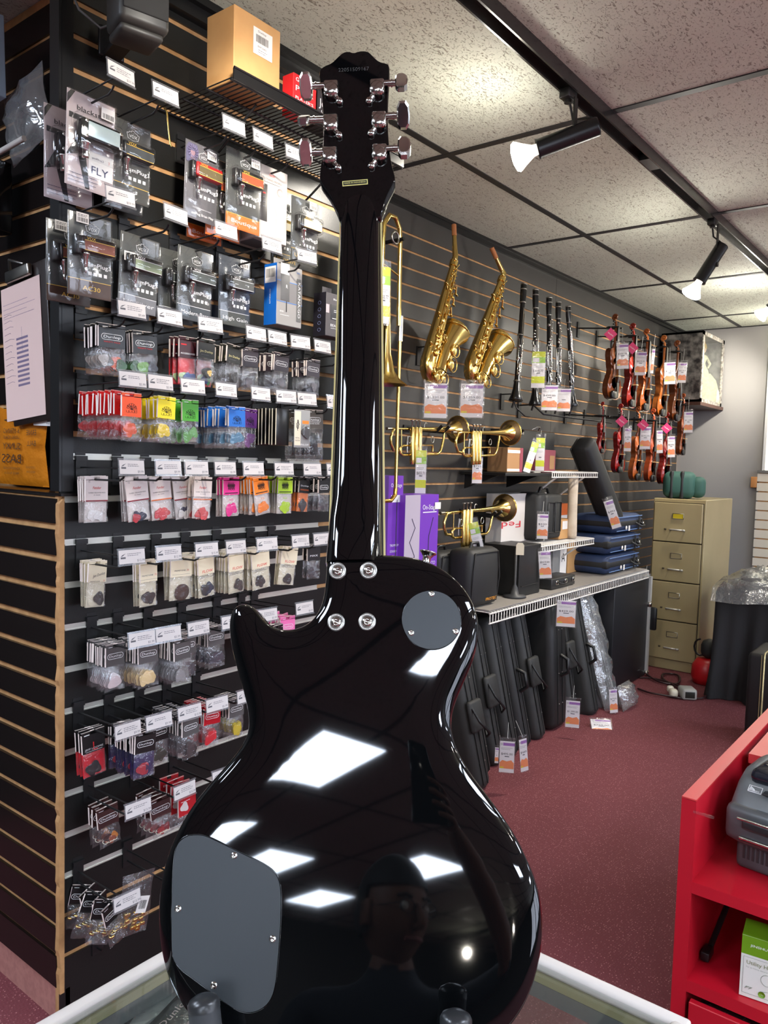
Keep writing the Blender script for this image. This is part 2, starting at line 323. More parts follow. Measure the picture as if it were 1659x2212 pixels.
# ---------------------------------------------------------------- track and spotlights
trk = thing('light_track', 'long black lighting track running across the ceiling', 'track', T(0, 1.108, ZC))
obj('rail', B().box((2.6, .022, -.02), (8.6, .006, .04)).box((2.6, -.022, -.02), (8.6, .006, .04)).box((2.6, 0, -.004), (8.6, .044, .008)), mat('track enamel', (58, 56, 54), .25, me=.4), trk)
for x in (-.6, 3.0): obj('joint', B().box((x, 0, -.03), (.12, .04, .02)), blackm, trk)
bulbm = mat('lit bulb face', (255, 246, 226), .4, emit=BULB); bulbg = mat('frosted bulb neck', (235, 228, 214), .35, emit=1.3)
def spotlight(x, y, aim, lab, drop=.14, L_=.19, off=(0, 0), en=1.0, on=True, head=None):
    top = V((x, y, ZC-.04)); t = thing('track_spotlight', lab, 'spotlight', T(*top), 'spotlights on the ceiling track')
    obj('adapter', B().rbox((0, 0, -.012), (.06, .034, .03), .004), black, t)
    ax = (V(aim)-V((x, y, ZC-.2))).normalized() if head is None else V(head).normalized()
    pv = V((off[0], off[1], -drop))
    obj('arm', B().tube([(0, 0, -.02), (0, 0, -.035)], .012, 10).box((pv.x/2, pv.y/2-.026, -drop/2-.02), (.022, .005, drop-.01)).tube([pv+V((0, -.034, -.005)), pv+V((0, -.02, -.005))], .012, 10), black, t)
    q = MX.Translation(pv) @ ax.to_track_quat('Z', 'Y').to_matrix().to_4x4()
    obj('barrel', B().lathe([(0, -.1), (.027, -.1), (.029, -.095), (.029, .085), (.031, .088), (.031, .092), (.024, .092), (.024, .07), (0, .07)], 20), blackm, t, q)
    obj('cord', B().tube([(0, .0, -.01), (.035, .01, -.02), (.06, .01, -.06), pv-ax*.08+V((0, 0, .03))], .004, 6), black, t)
    bu = obj('bulb', B().lathe([(.014, .07), (.018, .105), (.034, .135), (.044, .15), (.046, .156)], 20), bulbg, t, q)
    obj('bulb_face', B().lathe([(.046, .156), (.04, .166), (.02, .172), (0, .173)], 20), bulbm, bu)
    ld = bpy.data.lights.new('spot_lamp', 'SPOT'); ld.energy = SPOT*en; ld.color = (1, .93, .82); ld.spot_size = math.radians(95); ld.spot_blend = .9; ld.shadow_soft_size = .04
    lo_ = bpy.data.objects.new('lamp_light', ld); C.objects.link(lo_); lo_.parent = t
    lo_.matrix_local = MX.Translation(pv+ax*.19) @ (-ax).to_track_quat('Z', 'Y').to_matrix().to_4x4()
    lp = bpy.data.lights.new('bulb_glow', 'POINT'); lp.energy = GLIM*en; lp.color = (1, .95, .86); lp.shadow_soft_size = .04
    g_ = bpy.data.objects.new('bulb_glow', lp); C.objects.link(g_); g_.parent = t; g_.location = pv+ax*.23
    return t
spotlight(2.283, 1.109, None, 'black track spotlight with lit bulb nearest the guitar headstock', head=(-.40, .86, -.3), en=.34)
spotlight(3.816, 1.101, None, 'black track spotlight with lit bulb in the middle of the track', head=(-.25, .45, -.9), drop=.2)
spotlight(5.35, 1.105, None, 'black track spotlight half cut off at the right edge of the photo', head=(-.05, .7, -.6), drop=.08)
spotlight(.9, .95, None, 'black track spotlight above the display counter out of frame', head=(.75, .65, -.6), en=.5)
tr2 = thing('light_track', 'second lighting track added right of the frame to brighten the ceiling', 'track', T(0, -1.43, ZC)); obj('rail', B().box((3.4, 0, -.02), (6.0, .044, .04)), black, tr2)  # track added out of frame to lift the ceiling on the right
for k, x in enumerate((1.4, 3.4, 5.4)): spotlight(x, -1.43, None, 'spotlight on the added second track, %s from the counter' % ['first', 'second', 'third'][k], head=(.1, -.7, -.7), en=1.0)  # added spotlights whose glow brightens the ceiling
tr3 = thing('light_track', 'lighting track at the far back of the shop', 'track', T(-6.2, -5.5, ZC)); obj('rail', B().box((.2, 0, -.02), (3.0, .044, .04)), black, tr3)
for k, x in enumerate((-5.3, -6.2, -7.1)): spotlight(x, -5.5, None, 'spotlight at the far back of the shop, %s' % ['nearest', 'middle', 'farthest'][k], head=(.8, .5, -.3), en=.35)
spotlight(6.35, 1.10, None, 'black track spotlight added out of frame to light the display box', head=(.35, .8, -.35), en=.7)  # unseen extra spotlight, added to light the doll
# ================================================================ HOOKS AND PACKS ON THE NEAR PANEL
cardm = mat('price card', (206, 200, 197), .6); clearh = plastic('clear label holder', (238, 238, 240), 4, .1, .25)
def logo(b, x, z, y, mi=0, s=1.0):
    b.add([(x-.006*s, y, z-.005*s), (x+.007*s, y, z-.005*s), (x+.007*s, y, z-.001*s), (x-.006*s, y, z-.001*s)], [(0, 1, 2, 3)], mi)
    b.add([(x-.006*s, y, z), (x-.001*s, y, z+.001*s), (x+.008*s, y, z+.007*s), (x-.001*s, y, z+.004*s)], [(0, 1, 2, 3)], mi)
def lines(b, x0, x1, z, n, y, mi=0, dz=.004, h=.0012, rag=.3, rs=1):
    rr = random.Random(rs)
    for k in range(n):
        x = x0; xe = x1-(x1-x0)*rag*rr.random()
        while x < xe:
            wd = rr.uniform(.0025, .007); wd = min(wd, xe-x); b.rect(x, z-k*dz, x+wd, z-k*dz+h, y, mi); x += wd+.0012
def barcode(b, x, z, wd, h, y, mi=0, rs=3):
    rr = random.Random(rs); a = x-wd/2
    while a < x+wd/2:
        s = rr.uniform(.0005, .0016); b.rect(a, z-h/2, min(a+s, x+wd/2), z+h/2, y, mi); a += s+rr.uniform(.0006, .0014)
_tm = {}
def price_mesh(price, seed):
    k = (price, seed)
    if k not in _tm:
        b = B().box((0, 0, 0), (.068, .0008, .031))
        logo(b, -.024, .001, -.0006, 1)
        lines(b, -.012, .026, .006, 2 + seed % 2, -.0006, 1, rs=seed); b.text(price, .0075, .023, -.010, -.0006, 1)
        _tm[k] = mesh('price_card', b, [cardm, ink])
    return _tm[k]
holder = mesh('label_holder', B().box((0, .0016, 0), (.072, .0008, .035)).box((0, .001, .0185), (.074, .003, .003)).box((0, .001, -.0185), (.074, .003, .003)), clearh)
def hook_mesh():
    br = B().box((0, -.004, -.008), (.03, .008, .012)).box((0, -.002, -.038), (.028, .004, .07)).box((0, .004, .003), (.026, .01, .008))
    up_ = B().tube([(0, -.003, -.03), (0, -.2, -.026), (0, -.212, -.018)], .0021, 6)
    lo_ = B().tube([(0, -.003, -.058), (0, -.165, -.056), (0, -.178, -.05), (0, -.185, -.042)], .0026, 6)
    return mesh('bracket', br, black), mesh('upper_prong', up_, black), mesh('lower_prong', lo_, black)
HB, HU, HL = hook_mesh()
def hook(X, z, price, seed, lab, yaw=0, tagged=True, y=YN, ln=1.0):
    t = thing('peg_hook', lab, 'hook', T(X, y, z+.028), 'peg hooks on the slat board')
    s = MX.Diagonal((1, ln, 1, 1))
    obj('bracket', HB, None, t); obj('upper_prong', HU, None, t, s); obj('lower_prong', HL, None, t, s)
    if tagged:
        h = obj('label_holder', holder, None, t, T(0, -.213*ln, -.024) @ RX(-.12) @ RZ(yaw))
        obj('price_card', price_mesh(price, seed), None, h)
    return t
def bagmesh(b, w_, h, z1, thick, mi, seed=1, nx=6, nz=8):
    # crinkled pouch hanging from z1 down to z1-h
    rr = random.Random(seed); vs = []; 
    for side in (-1, 1):
        for k in range(nz+1):
            for i in range(nx+1):
                u, v = i/nx, k/nz; e = min(u, 1-u)*2; bul = (min(e*2, 1)**.6)*(1-(2*v-1)**2)**.5
                edge = i in (0, nx) or k in (0, nz)
                j = 0 if edge else rr.uniform(-.25, .25)
                vs.append(((u-.5)*w_*(1-.05*math.sin(v*9+seed)*(1 if i in (0, nx) else 0)), side*thick/2*(bul+j) if not edge else 0, z1-v*h+(rr.uniform(-.002, .002) if k == nz else 0)))
    n = (nx+1)*(nz+1); fs = []
    for sd in (0, 1):
        for k in range(nz):
            for i in range(nx):
                a = sd*n+k*(nx+1)+i; q = (a, a+1, a+nx+2, a+nx+1); fs.append(q if sd == 0 else q[::-1])
    return b.add(vs, fs, mi, True)
def pick(b, x, z, y, s, an, mi, th=.0012, shape='std'):
    P_ = []
    for k in range(18):
        a = 2*PI*k/18; r = .5+.09*math.cos(3*(a+PI/2)) if shape == 'std' else .46; rz_ = r*1.08
        px, pz = math.cos(a)*r*s, math.sin(a)*rz_*s; P_.append((x+px*math.cos(an)-pz*math.sin(an), z+px*math.sin(an)+pz*math.cos(an)))
    b.prism(P_, y-th/2, y+th/2, mi)
def pack(name, label, group, w_, h, hh, head, prints, picks, bagged=True, backing=None, thick=.012, cat='pick pack', seed=1):
    """hang-hole pack: head card (colour), print function, picks list (x,z,size,angle,colour[,shape])"""
    t = thing(name, label, cat, T(0, 0, 0), group)
    b = B(); top = .012
    # folded head card with a hang slot
    for s in (-1, 1):
        y = s*.0012
        b.box((0, y, top-hh/2-.004), (w_, .0008, hh-.008)); b.box((-w_*.31, y, top-.002), (w_*.38, .0008, .012-.004)); b.box((w_*.31, y, top-.002), (w_*.38, .0008, .012-.004))
    b.box((0, 0, top+.001), (w_, .0034, .001), 1); b.box((-w_/2-.0003, 0, top-hh/2-.002), (.0008, .0044, hh-.006), 1)
    mats = [mat(*head), mat('white card edge', (228, 214, 206), .6)]+[p for p in prints(b)]
    obj('header_card', b, mats, t)
    if backing: obj('backing', B().box((0, .003, top-hh-(h-hh)/2), (w_*.98, .0008, h-hh)), mat(*backing), t)
    if bagged:
        g = B(); bagmesh(g, w_*1.02, h-hh+.004, top-hh+.004, thick, 0, seed); obj('bag', g, BAG, t)
    for x, z, s, an, col, *sh in picks:
        q = B(); pick(q, 0, 0, 0, s, an, 0, shape=sh[0] if sh else 'std')
        obj('pick', q, mat('pick '+str(col), col, .3), t, T(x, U(-.003, .002) if not backing else U(-.002, .001), z))
    return t
ORD = ['first', 'second', 'third', 'fourth', 'fifth', 'sixth', 'seventh', 'eighth', 'ninth', 'tenth', 'eleventh', 'twelfth', 'thirteenth', 'fourteenth']
def bundle(root, X, zh, y0, n, dy, desc, where, tilt=0, yaws=None, jz=.0015, ln=None, seed=0, tilts=None):
    """n packs on one hook, front one at y0, the rest behind it towards the wall"""
    rr = random.Random(seed+int(X*1000)); g = root['group']
    front = True
    for k in range(n):
        y = y0+k*dy; 
        if y > YN-.012: break
        a = (yaws[k % len(yaws)] if yaws else rr.uniform(-.12, .12)); tl = (tilts[k % len(tilts)] if tilts else rr.uniform(-.05, .05)+(tilt if k == 0 else tilt*.4))
        M = T(X+rr.uniform(-.002, .002)*(k > 0), y, zh+rr.uniform(-jz, jz)*(k > 0)) @ RZ(a) @ RY(tl)
        lb = '%s, %s, %s' % (desc, 'front one' if k == 0 else ORD[k]+' from front', where)
        if k == 0: root.matrix_world = M; root['label'] = lb
        else: dup(root, M, lb)
TZ = lambda px, py: hit(px, py, 1, 1.53)
ROWN = {'A': 'top row', 'B': 'second row', 'C': 'third row', 'D': 'fourth row', 'E': 'fifth row', 'F': 'sixth row', 'G': 'seventh row', 'H': 'eighth row', 'I': 'ninth row', 'J': 'lowest row'}
ROWZ = dict(A=2.247, B=1.989, C=1.753, D=1.60, E=1.404, F=1.202, G=1.008, H=.802, I=.608, J=.397)
HX = {}
ordn = ['first', 'second', 'third', 'fourth', 'fifth', 'sixth', 'seventh', 'eighth', 'ninth']
hooks = dict(A=[(260, '$37.99'), (356, '$49.99'), (504, '$59.99'), (567, '$49.99'), (637, '$99.99')],
             B=[(253, '$59.99'), (378, '$49.99'), (487, '$49.99'), (586, '$49.99'), (662, '$109.99')],
             C=[(283, '$9.49'), (365, '$9.99'), (453, '$4.99'), (552, '$4.99'), (598, '$4.99'), (648, '$4.99'), (696, '$4.99')],
             D=[(285, '$5.99'), (345, '$5.99'), (415, '$5.99'), (487, '$5.99'), (562, '$4.99'), (617, '$4.99'), (662, '$13.99'), (722, '$4.99')],
             E=[(283, '$9.99'), (362, '$9.99'), (423, '$9.99'), (485, '$5.99'), (546, '$5.99'), (612, '$5.99'), (673, '$5.99'), (722, '$5.99')],
             F=[(283, '$12.99'), (363, '$12.99'), (445, '$15.99'), (508, '$7.99'), (575, '$7.99'), (647, '$7.99'), (692, '$7.99')],
             G=[(305, '$5.99'), (362, '$5.99'), (427, '$5.99'), (500, '$5.99'), (575, '$5.99'), (655, '$5.99')],
             H=[(275, '$9.99'), (342, '$9.99'), (408, '$10.99'), (467, '$5.99'), (530, '$5.99')],
             I=[(297, '$15.99'), (397, '$15.99'), (480, '$15.99')],
             J=[(273, '$15.99'), (380, '$15.99')])
ry = dict(A=200, B=470, C=710, D=840, E=1014, F=1190, G=1372, H=1545, I=1730, J=1947)
sd = 0
for r_, lst in hooks.items():
    for k, (px, pr) in enumerate(lst):
        # x on the wall from the tag's column
        X = TZ(px, ry[r_]+ (0 if r_ not in 'AB' else (px-400)*.28))[0] if r_ not in 'A' else {260: .996, 356: 1.11, 504: 1.311, 567: 1.408, 637: 1.525}[px]
        if r_ == 'B': X = {253: .99, 378: 1.141, 487: 1.291, 586: 1.445, 662: 1.577}[px]
        X = max(X, XE+.02); HX[r_, k] = X; sd += 1
        hook(X, ROWZ[r_], pr, sd % 6, 'black peg hook with white price card, %s from the left in the %s' % (ordn[k], ROWN[r_]), yaw=U(-.1, .1), tagged=not (r_ == 'J' and k == 1))
for x, z in ((1.075, .2), (1.30, .2), (1.62, 1.402), (1.545, 1.008), (1.80, 1.753), (1.05, .302)):
    hook(x, z, '', 0, 'empty black peg hook without a card at %s' % {1.075: 'the bottom left', 1.30: 'the bottom near the glass case', 1.62: 'the fifth row end', 1.545: 'the seventh row end', 1.80: 'the far right of the third row', 1.05: 'the low left corner'}[x], tagged=False, ln=.7 if z > .35 else .15)
def hk(r_, k): return HX[r_, k], ROWZ[r_]-.035
def wh(r_, k): return '%s hook, %s' % (ordn[k], ROWN[r_].replace(', under the blank board', ''))
# ---- print designs
def pr_dunlop(sub=None, subcol=red, boxed=True, ls=.0085, zc=-.016, wd=.044, sk=.15):
    def f(b):
        if boxed:
            pts = [(wd/2*(1 if abs(a) < PI/2 else -1)*0 + (wd/2-.006)*(1 if math.cos(a) > 0 else -1)+.006*math.cos(a), zc+.0065*math.sin(a)) for a in [2*PI*k/24+.01 for k in range(24)]]
            b.tube([(p[0], -.0019, p[1]) for p in pts]+[(pts[0][0], -.0019, pts[0][1])], .0006, 4, 2, cap=False)
        b.text('Dunlop', ls, 0, zc, -.0021, 2, w=wd*.8, sk=sk)
        if sub: b.text(sub, .0045, 0, zc-.0115, -.0021, 3, w=wd*.8)
        b.rect(-wd*.45, .006, -wd*.2, .0072, -.0021, 2)
        return [wht, subcol]
    return f
def pr_text(rows, bar=None):
    def f(b):
        ms = []
        for i, (tx, h, x, z, wd, m, *sk) in enumerate(rows):
            if m not in ms: ms.append(m)
            if tx is None: lines(b, x-wd/2, x+wd/2, z, 1, -.0021, 2+ms.index(m), rs=i+1)
            elif tx == '#': b.rect(x-wd/2, z-h/2, x+wd/2, z+h/2, -.0021, 2+ms.index(m))
            else: b.text(tx, h, x, z, -.0022, 2+ms.index(m), w=wd, sk=sk[0] if sk else 0)
        return ms
    return f
def turtle(b, mi, s=1.0, zc=-.024):
    # outlined shell drawn with flower-like loops, lettering across it
    for a in range(0, 181, 26):
        an = math.radians(a); b.tube([(0, -.0019, zc), (math.cos(an-.2)*.014*s, -.0019, zc+math.sin(an-.2)*.014*s), (math.cos(an+.2)*.014*s, -.0019, zc+math.sin(an+.2)*.014*s), (0, -.0019, zc)], .0004, 4, mi, cap=False)
    for x in (-.011, -.004, .004, .011): b.tube([(x*s-.003, -.0019, zc-.002), (x*s-.003, -.0019, zc-.006), (x*s+.003, -.0019, zc-.007), (x*s+.003, -.0019, zc-.002)], .0004, 4, mi, cap=False)
    b.text('TORTEX', .0075*s, 0, zc+.006, -.0022, mi, w=.026*s)
def pr_tortex(b): turtle(b, 2); b.rect(-.018, .007, -.006, .0082, -.0021, 3); return [inkd, wht]
HBLK = ('black header card', (24, 23, 24), .35); G_ = 'hanging packs of guitar picks'
def scat(n, col, z, sx=.012, sz=.008, s=.024, rs=1, shape='std'):
    rr = random.Random(rs); cols = col if isinstance(col, list) else [col]
    return [(rr.uniform(-sx, sx), z+rr.uniform(-sz, sz), s, rr.uniform(-1.5, 1.5), cols[i % len(cols)], shape) for i in range(n)]
# row C
X, z = hk('C', 0); p = pack('pick_pack', '', G_, .066, .112, .052, HBLK, pr_dunlop('VARIETY PACK', wd=.052), [(.012, -.075, .03, .5, (236, 98, 42)), (-.012, -.07, .028, 1.2, (120, 118, 112)), (-.02, -.068, .024, .2, (180, 170, 160)), (.022, -.078, .026, -.6, (60, 96, 62))], seed=2)
bundle(p, X, z, 1.605, 6, .011, 'black header pack with oval logo and orange pick', wh('C', 0), .04)
X, z = hk('C', 1); p = pack('pick_pack', '', G_, .066, .112, .052, HBLK, pr_dunlop('VARIETY PACK', wd=.05), [(-.004, -.074, .03, .2, (120, 176, 70)), (.02, -.07, .024, 1.2, (70, 72, 80)), (-.024, -.072, .026, .8, (56, 92, 60))], seed=3)
bundle(p, X, z, 1.625, 5, .012, 'black header pack with oval logo, green pick', wh('C', 1))
ACC = ('dark maroon card', (52, 16, 22), .35)
for q, (dx, yy) in enumerate(((0, 1.60), (.055, 1.60))):
    X, z = hk('C', 2); p = pack('accessory_pack', '', 'red accessory pouches', .05, .115, .05, ACC, pr_text([('ACCESSORIES', .0055, 0, -.028, .042, wht), ('#', .003, -.012, -.006, .016, red)]), [(-.012, -.085, .022, .3, (150, 172, 120)), (.0, -.086, .022, .8, (42, 70, 130)), (.012, -.086, .022, .1, (40, 60, 110) if q == 0 else (50, 150, 90))], backing=('red pouch', (196, 34, 44), .35), seed=4+q)
    bundle(p, X+dx-.012, z, yy, 3, .02, 'red and maroon accessory pouch, %s of the pair' % ('left' if q == 0 else 'right'), wh('C', 2))
JD = pr_text([('Jim Dunlop', .008, 0, -.018, .042, mat('pale gold print', (226, 214, 150), .5)), (None, 0, 0, -.027, .036, ink)])
X, z = hk('C', 3); 
p = pack('pick_pack', '', G_, .056, .105, .046, ('dark olive header', (36, 36, 32), .35), JD, [(.008, -.07, .024, .3, (40, 38, 36)), (.012, -.07, .014, .3, (214, 178, 90))], seed=6)
bundle(p, X-.115, z, 1.585, 6, .013, 'dark header pack with cream lettering and gold pick', 'centre left, third row', yaws=[.05, -.2, .1])
p = pack('pick_pack', '', G_, .056, .105, .046, ('dark olive header', (36, 36, 32), .35), JD, [(.006, -.07, .026, .3, (34, 32, 32)), (.012, -.068, .014, .3, (196, 160, 80))], seed=7)
bundle(p, X-.01, z, 1.60, 5, .013, 'dark header pack with cream lettering, slightly turned', 'centre, third row', .1)
PLUM = ('plum grey header', (52, 44, 50), .35)
for k, xo, nn in ((4, -.03, 4), (5, .0, 5), (6, .05, 5)):
    X, z = hk('C', k); p = pack('pick_pack', '', G_, .058, .11, .05, PLUM, pr_dunlop(None, wd=.046), scat(2, [(98, 92, 96), (70, 70, 78)], -.072, rs=k), seed=8+k)
    bundle(p, X+xo, z, 1.60 if k < 6 else 1.61, nn, .014, 'plum-grey header pack with oval logo', wh('C', k), yaws=[.02, .25, -.2, .1])
# row D
RT = ('red tortex card', (222, 34, 34), .45); OT = ('orange tortex card', (238, 84, 30), .45); YT = ('yellow tortex card', (238, 216, 28), .45); GT = ('green tortex card', (72, 160, 40), .45); BT = ('blue tortex card', (30, 104, 190), .45); PT = ('purple tortex card', (88, 40, 110), .45)
GT_ = 'colour-coded turtle logo pick packs'
X, z = hk('D', 0)
p = pack('pick_pack', '', GT_, .052, .106, .052, OT, pr_tortex, scat(3, (222, 92, 50), -.072, rs=1), seed=20); bundle(p, X+.002, z-.004, 1.535, 1, .01, 'orange card pick pack with turtle outline', wh('D', 0))
p = pack('pick_pack', '', GT_, .052, .106, .052, RT, pr_tortex, scat(3, (206, 36, 40), -.072, rs=2), seed=21); bundle(p, X, z, 1.56, 12, .0125, 'red card pick pack with turtle outline', 'left end, fourth row', tilts=[0, .03, -.03, .05])
X, z = hk('D', 1)
p = pack('pick_pack', '', GT_, .05, .104, .05, YT, pr_tortex, scat(4, (226, 196, 30), -.07, rs=3), seed=22); bundle(p, X+.03, z-.004, 1.545, 10, .015, 'yellow card pick pack with turtle outline', wh('D', 1))
X, z = hk('D', 2)
p = pack('pick_pack', '', GT_, .048, .104, .05, GT, pr_tortex, scat(3, (86, 150, 70), -.07, rs=4), seed=23); bundle(p, X+.01, z-.006, 1.55, 5, .025, 'green card pick pack with turtle outline', wh('D', 2))
X, z = hk('D', 3)
p = pack('pick_pack', '', GT_, .056, .106, .05, BT, pr_tortex, scat(3, (70, 120, 150), -.07, rs=5), seed=24); bundle(p, X+.055, z-.012, 1.55, 9, .016, 'blue card pick pack with turtle outline', wh('D', 3), yaws=[.0, .2, -.1])
X, z = hk('D', 4)
p = pack('pick_pack', '', GT_, .05, .104, .05, PT, pr_tortex, scat(3, (130, 84, 140), -.07, rs=6), seed=25); bundle(p, X+.03, z-.01, 1.60, 4, .016, 'purple card pick pack with turtle outline', wh('D', 4))
# blister cards of dark picks, and the black cards fanned behind
def blister_card(label, X, z, y, rz=0):
    t = thing('pick_blister', label, 'pick pack', T(X, y, z) @ RZ(rz), 'blister packs in the fourth row')
    b = B().rbox((0, 0, -.04), (.062, .002, .104), .0009); b.text('DUNLOP', .007, .004, -.084, -.0012, 1, w=.045); b.rect(.0, -.026, .026, -.017, -.0012, 2); b.rect(-.03, -.086, -.006, .008, -.0013, 3)
    b.text('METAL', .005, -.018, -.066, -.0015, 4, w=.016); b.text('MASTER', .005, -.018, -.073, -.0015, 4, w=.018)
    for k in range(7): a = k*.9; b.tube([(-.018+.006*math.cos(a), -.0016, -.03+.012*math.sin(a)), (-.018+.003*math.cos(a+2), -.0016, -.03+.016*math.sin(a+2))], .0008, 4, 4)
    obj('card', b, [mat('silver grey card', (150, 150, 148), .4), wht, mat('orange sticker', (226, 130, 40), .5), cream, inkd], t)
    q = B(); pick(q, .012, -.05, -.004, .03, .5, 0, .004); obj('pick', q, mat('grey nylon', (66, 64, 66), .4), t)
    obj('blister', B().rbox((.012, -.005, -.05), (.032, .008, .04), .004), BLIS, t)
blister_card('silver blister card with one dark pick and a cream skull strip', HX['D', 6]-.02, ROWZ['D']-.04, 1.525)
bc = thing('pick_card', '', 'pick pack', None, 'black cards fanned on one hook')
obj('card', B().rbox((0, 0, -.038), (.05, .0016, .1), .0007), [mat('black glossy card', (18, 17, 17), .25)], bc); obj('card_rim', B().box((-.025, -.0003, -.038), (.0012, .0022, .098)), cream, bc)
bundle(bc, HX['D', 5]-.005, ROWZ['D']-.04, 1.535, 13, .0135, 'thin black pick card with pale edge', 'sixth hook, fourth row', yaws=[.02], tilts=[0])
X, z = hk('D', 7); p = pack('pick_pack', '', G_, .08, .15, .055, ('brown grey header', (74, 68, 62), .4), pr_dunlop('GLASS SLIDE', wht, wd=.056), [], seed=30, thick=.03)
obj('slide', B().lathe([(.009, -.12), (.011, -.12), (.011, -.055), (.009, -.055), (.009, -.12)], 14), mat('dark glass tube', (40, 44, 50), .1), p); bundle(p, X-.01, z+.004, 1.60, 3, .035, 'brown-grey header pack with bagged slide', wh('D', 7))
# row E: white card packs then bright ones
def pr_fender(strip):
    def f(b):
        b.text('Fender', .0095, 0, -.014, -.0021, 2, w=.022, sk=.25); b.text('CLASSIC CELLULOID PICKS', .004, 0, -.0255, -.0021, 3, w=.046); b.text('351 SHAPE', .0032, 0, -.031, -.0021, 4, w=.018); b.text('12', .006, -.021, .001, -.0021, 3)
        b.rect(-.0295, -.046, .0295, -.043, -.0021, 5); return [mat('script red', (204, 40, 46), .5), inkd, ink, strip]
    return f
maroon = mat('maroon strip', (138, 20, 36), .5); orng = mat('orange strip', (222, 110, 50), .5)
WH = ('white glossy card', (222, 210, 204), .35); GE = 'white card picks on the fifth row'
cfgE = [(0, .0, 1.675, 4, maroon, (232, 228, 224), 'white'), (1, .0, 1.655, 3, maroon, [(36, 36, 60), (190, 40, 50), (230, 226, 220)], 'red-white-blue'), (2, -.01, 1.66, 3, orng, [(206, 70, 74), (214, 84, 82)], 'coral red'), (2, .06, 1.66, 5, maroon, [(60, 56, 80), (190, 60, 60), (228, 222, 216)], 'confetti')]
for k, dx, yy, nn, st, pc, dsc in cfgE:
    X, z = hk('E', k); rr = random.Random(k)
    p = pack('pick_pack', '', GE, .06, .108, .058, WH, pr_fender(st), scat(7, pc, -.082, .014, .006, .02, rs=k+3), backing=('white backing', (216, 206, 200), .4), seed=40+k, thick=.016)
    bundle(p, X+dx+(.0 if k else .004), z, yy, nn, .012, 'white card pack with %s picks' % dsc, wh('E', k) if dx < .05 else 'left of centre, fifth row', tilt=.0 if k < 1 else -.09)
X, z = hk('E', 3); p = pack('pick_pack', '', GE, .056, .106, .05, WH, pr_fender(orng), scat(7, (208, 84, 84), -.08, .014, .006, .02, rs=9), backing=('white backing', (216, 206, 200), .4), seed=45)
bundle(p, X+.005, z, 1.62, 5, .013, 'white card pack, coral picks, orange strip', wh('E', 3))
def pr_zen(num, colm):
    def f(b):
        for k in range(26): a = k*1.3; b.rect(-.012+.0009*k, -.012-.008*abs(math.sin(a)), -.0114+.0009*k, -.004-.004*math.cos(a), -.0021, 2)
        b.text('LIFTED', .009, 0, -.009, -.0021, 2, w=.026); b.text('PICKS', .009, 0, -.019, -.0021, 2, w=.022); b.rect(-.022, -.0305, .022, -.028, -.0021, 2); b.text(num, .008, -.002, -.047, -.0025, 3, w=.016)
        return [inkd, colm]
    return f
for k, num, col, nn, dx, tl, dsc in ((4, '.60', (232, 40, 140), 3, .0, 0, 'magenta'), (5, '.73', (240, 130, 30), 6, -.005, -.12, 'orange'), (6, '.88', (170, 206, 30), 5, -.02, 0, 'lime green')):
    X, z = hk('E', k); p = pack('pick_pack', '', 'bright tooth-grip pick packs', .054, .104, .046, (dsc+' header card', col, .4), pr_zen(num, mat(dsc+' print', col, .4)), scat(4, col, -.073, .008, .004, .026, rs=k), backing=('milky backing', (206, 196, 190), .4), seed=50+k)
    bundle(p, X+dx, z, 1.615, nn, .013, '%s header pick pack with black emblem' % dsc, wh('E', k), tilt=tl)
p = pack('pick_pack', '', G_, .05, .1, .045, HBLK, pr_text([('Dunlop', .006, 0, -.012, .036, wht), ('DRAGONS', .006, 0, -.024, .038, mat('orange strip', None))]), scat(2, (60, 60, 62), -.07, .004, .004, .03), backing=('orange panel', (232, 120, 40), .4), seed=60)
bundle(p, HX['E', 6]+.045, hk('E', 6)[1], 1.60, 3, .013, 'black header pick pack with orange panel', 'fifth row end', tilt=.05)
p = pack('pick_pack', '', G_, .052, .1, .045, HBLK, pr_dunlop(None, wd=.04), scat(2, (70, 70, 74), -.07), seed=61)
bundle(p, HX['E', 7]+.01, hk('E', 7)[1]+.0, 1.58, 3, .02, 'black header pick pack by the guitar neck', wh('E', 7))
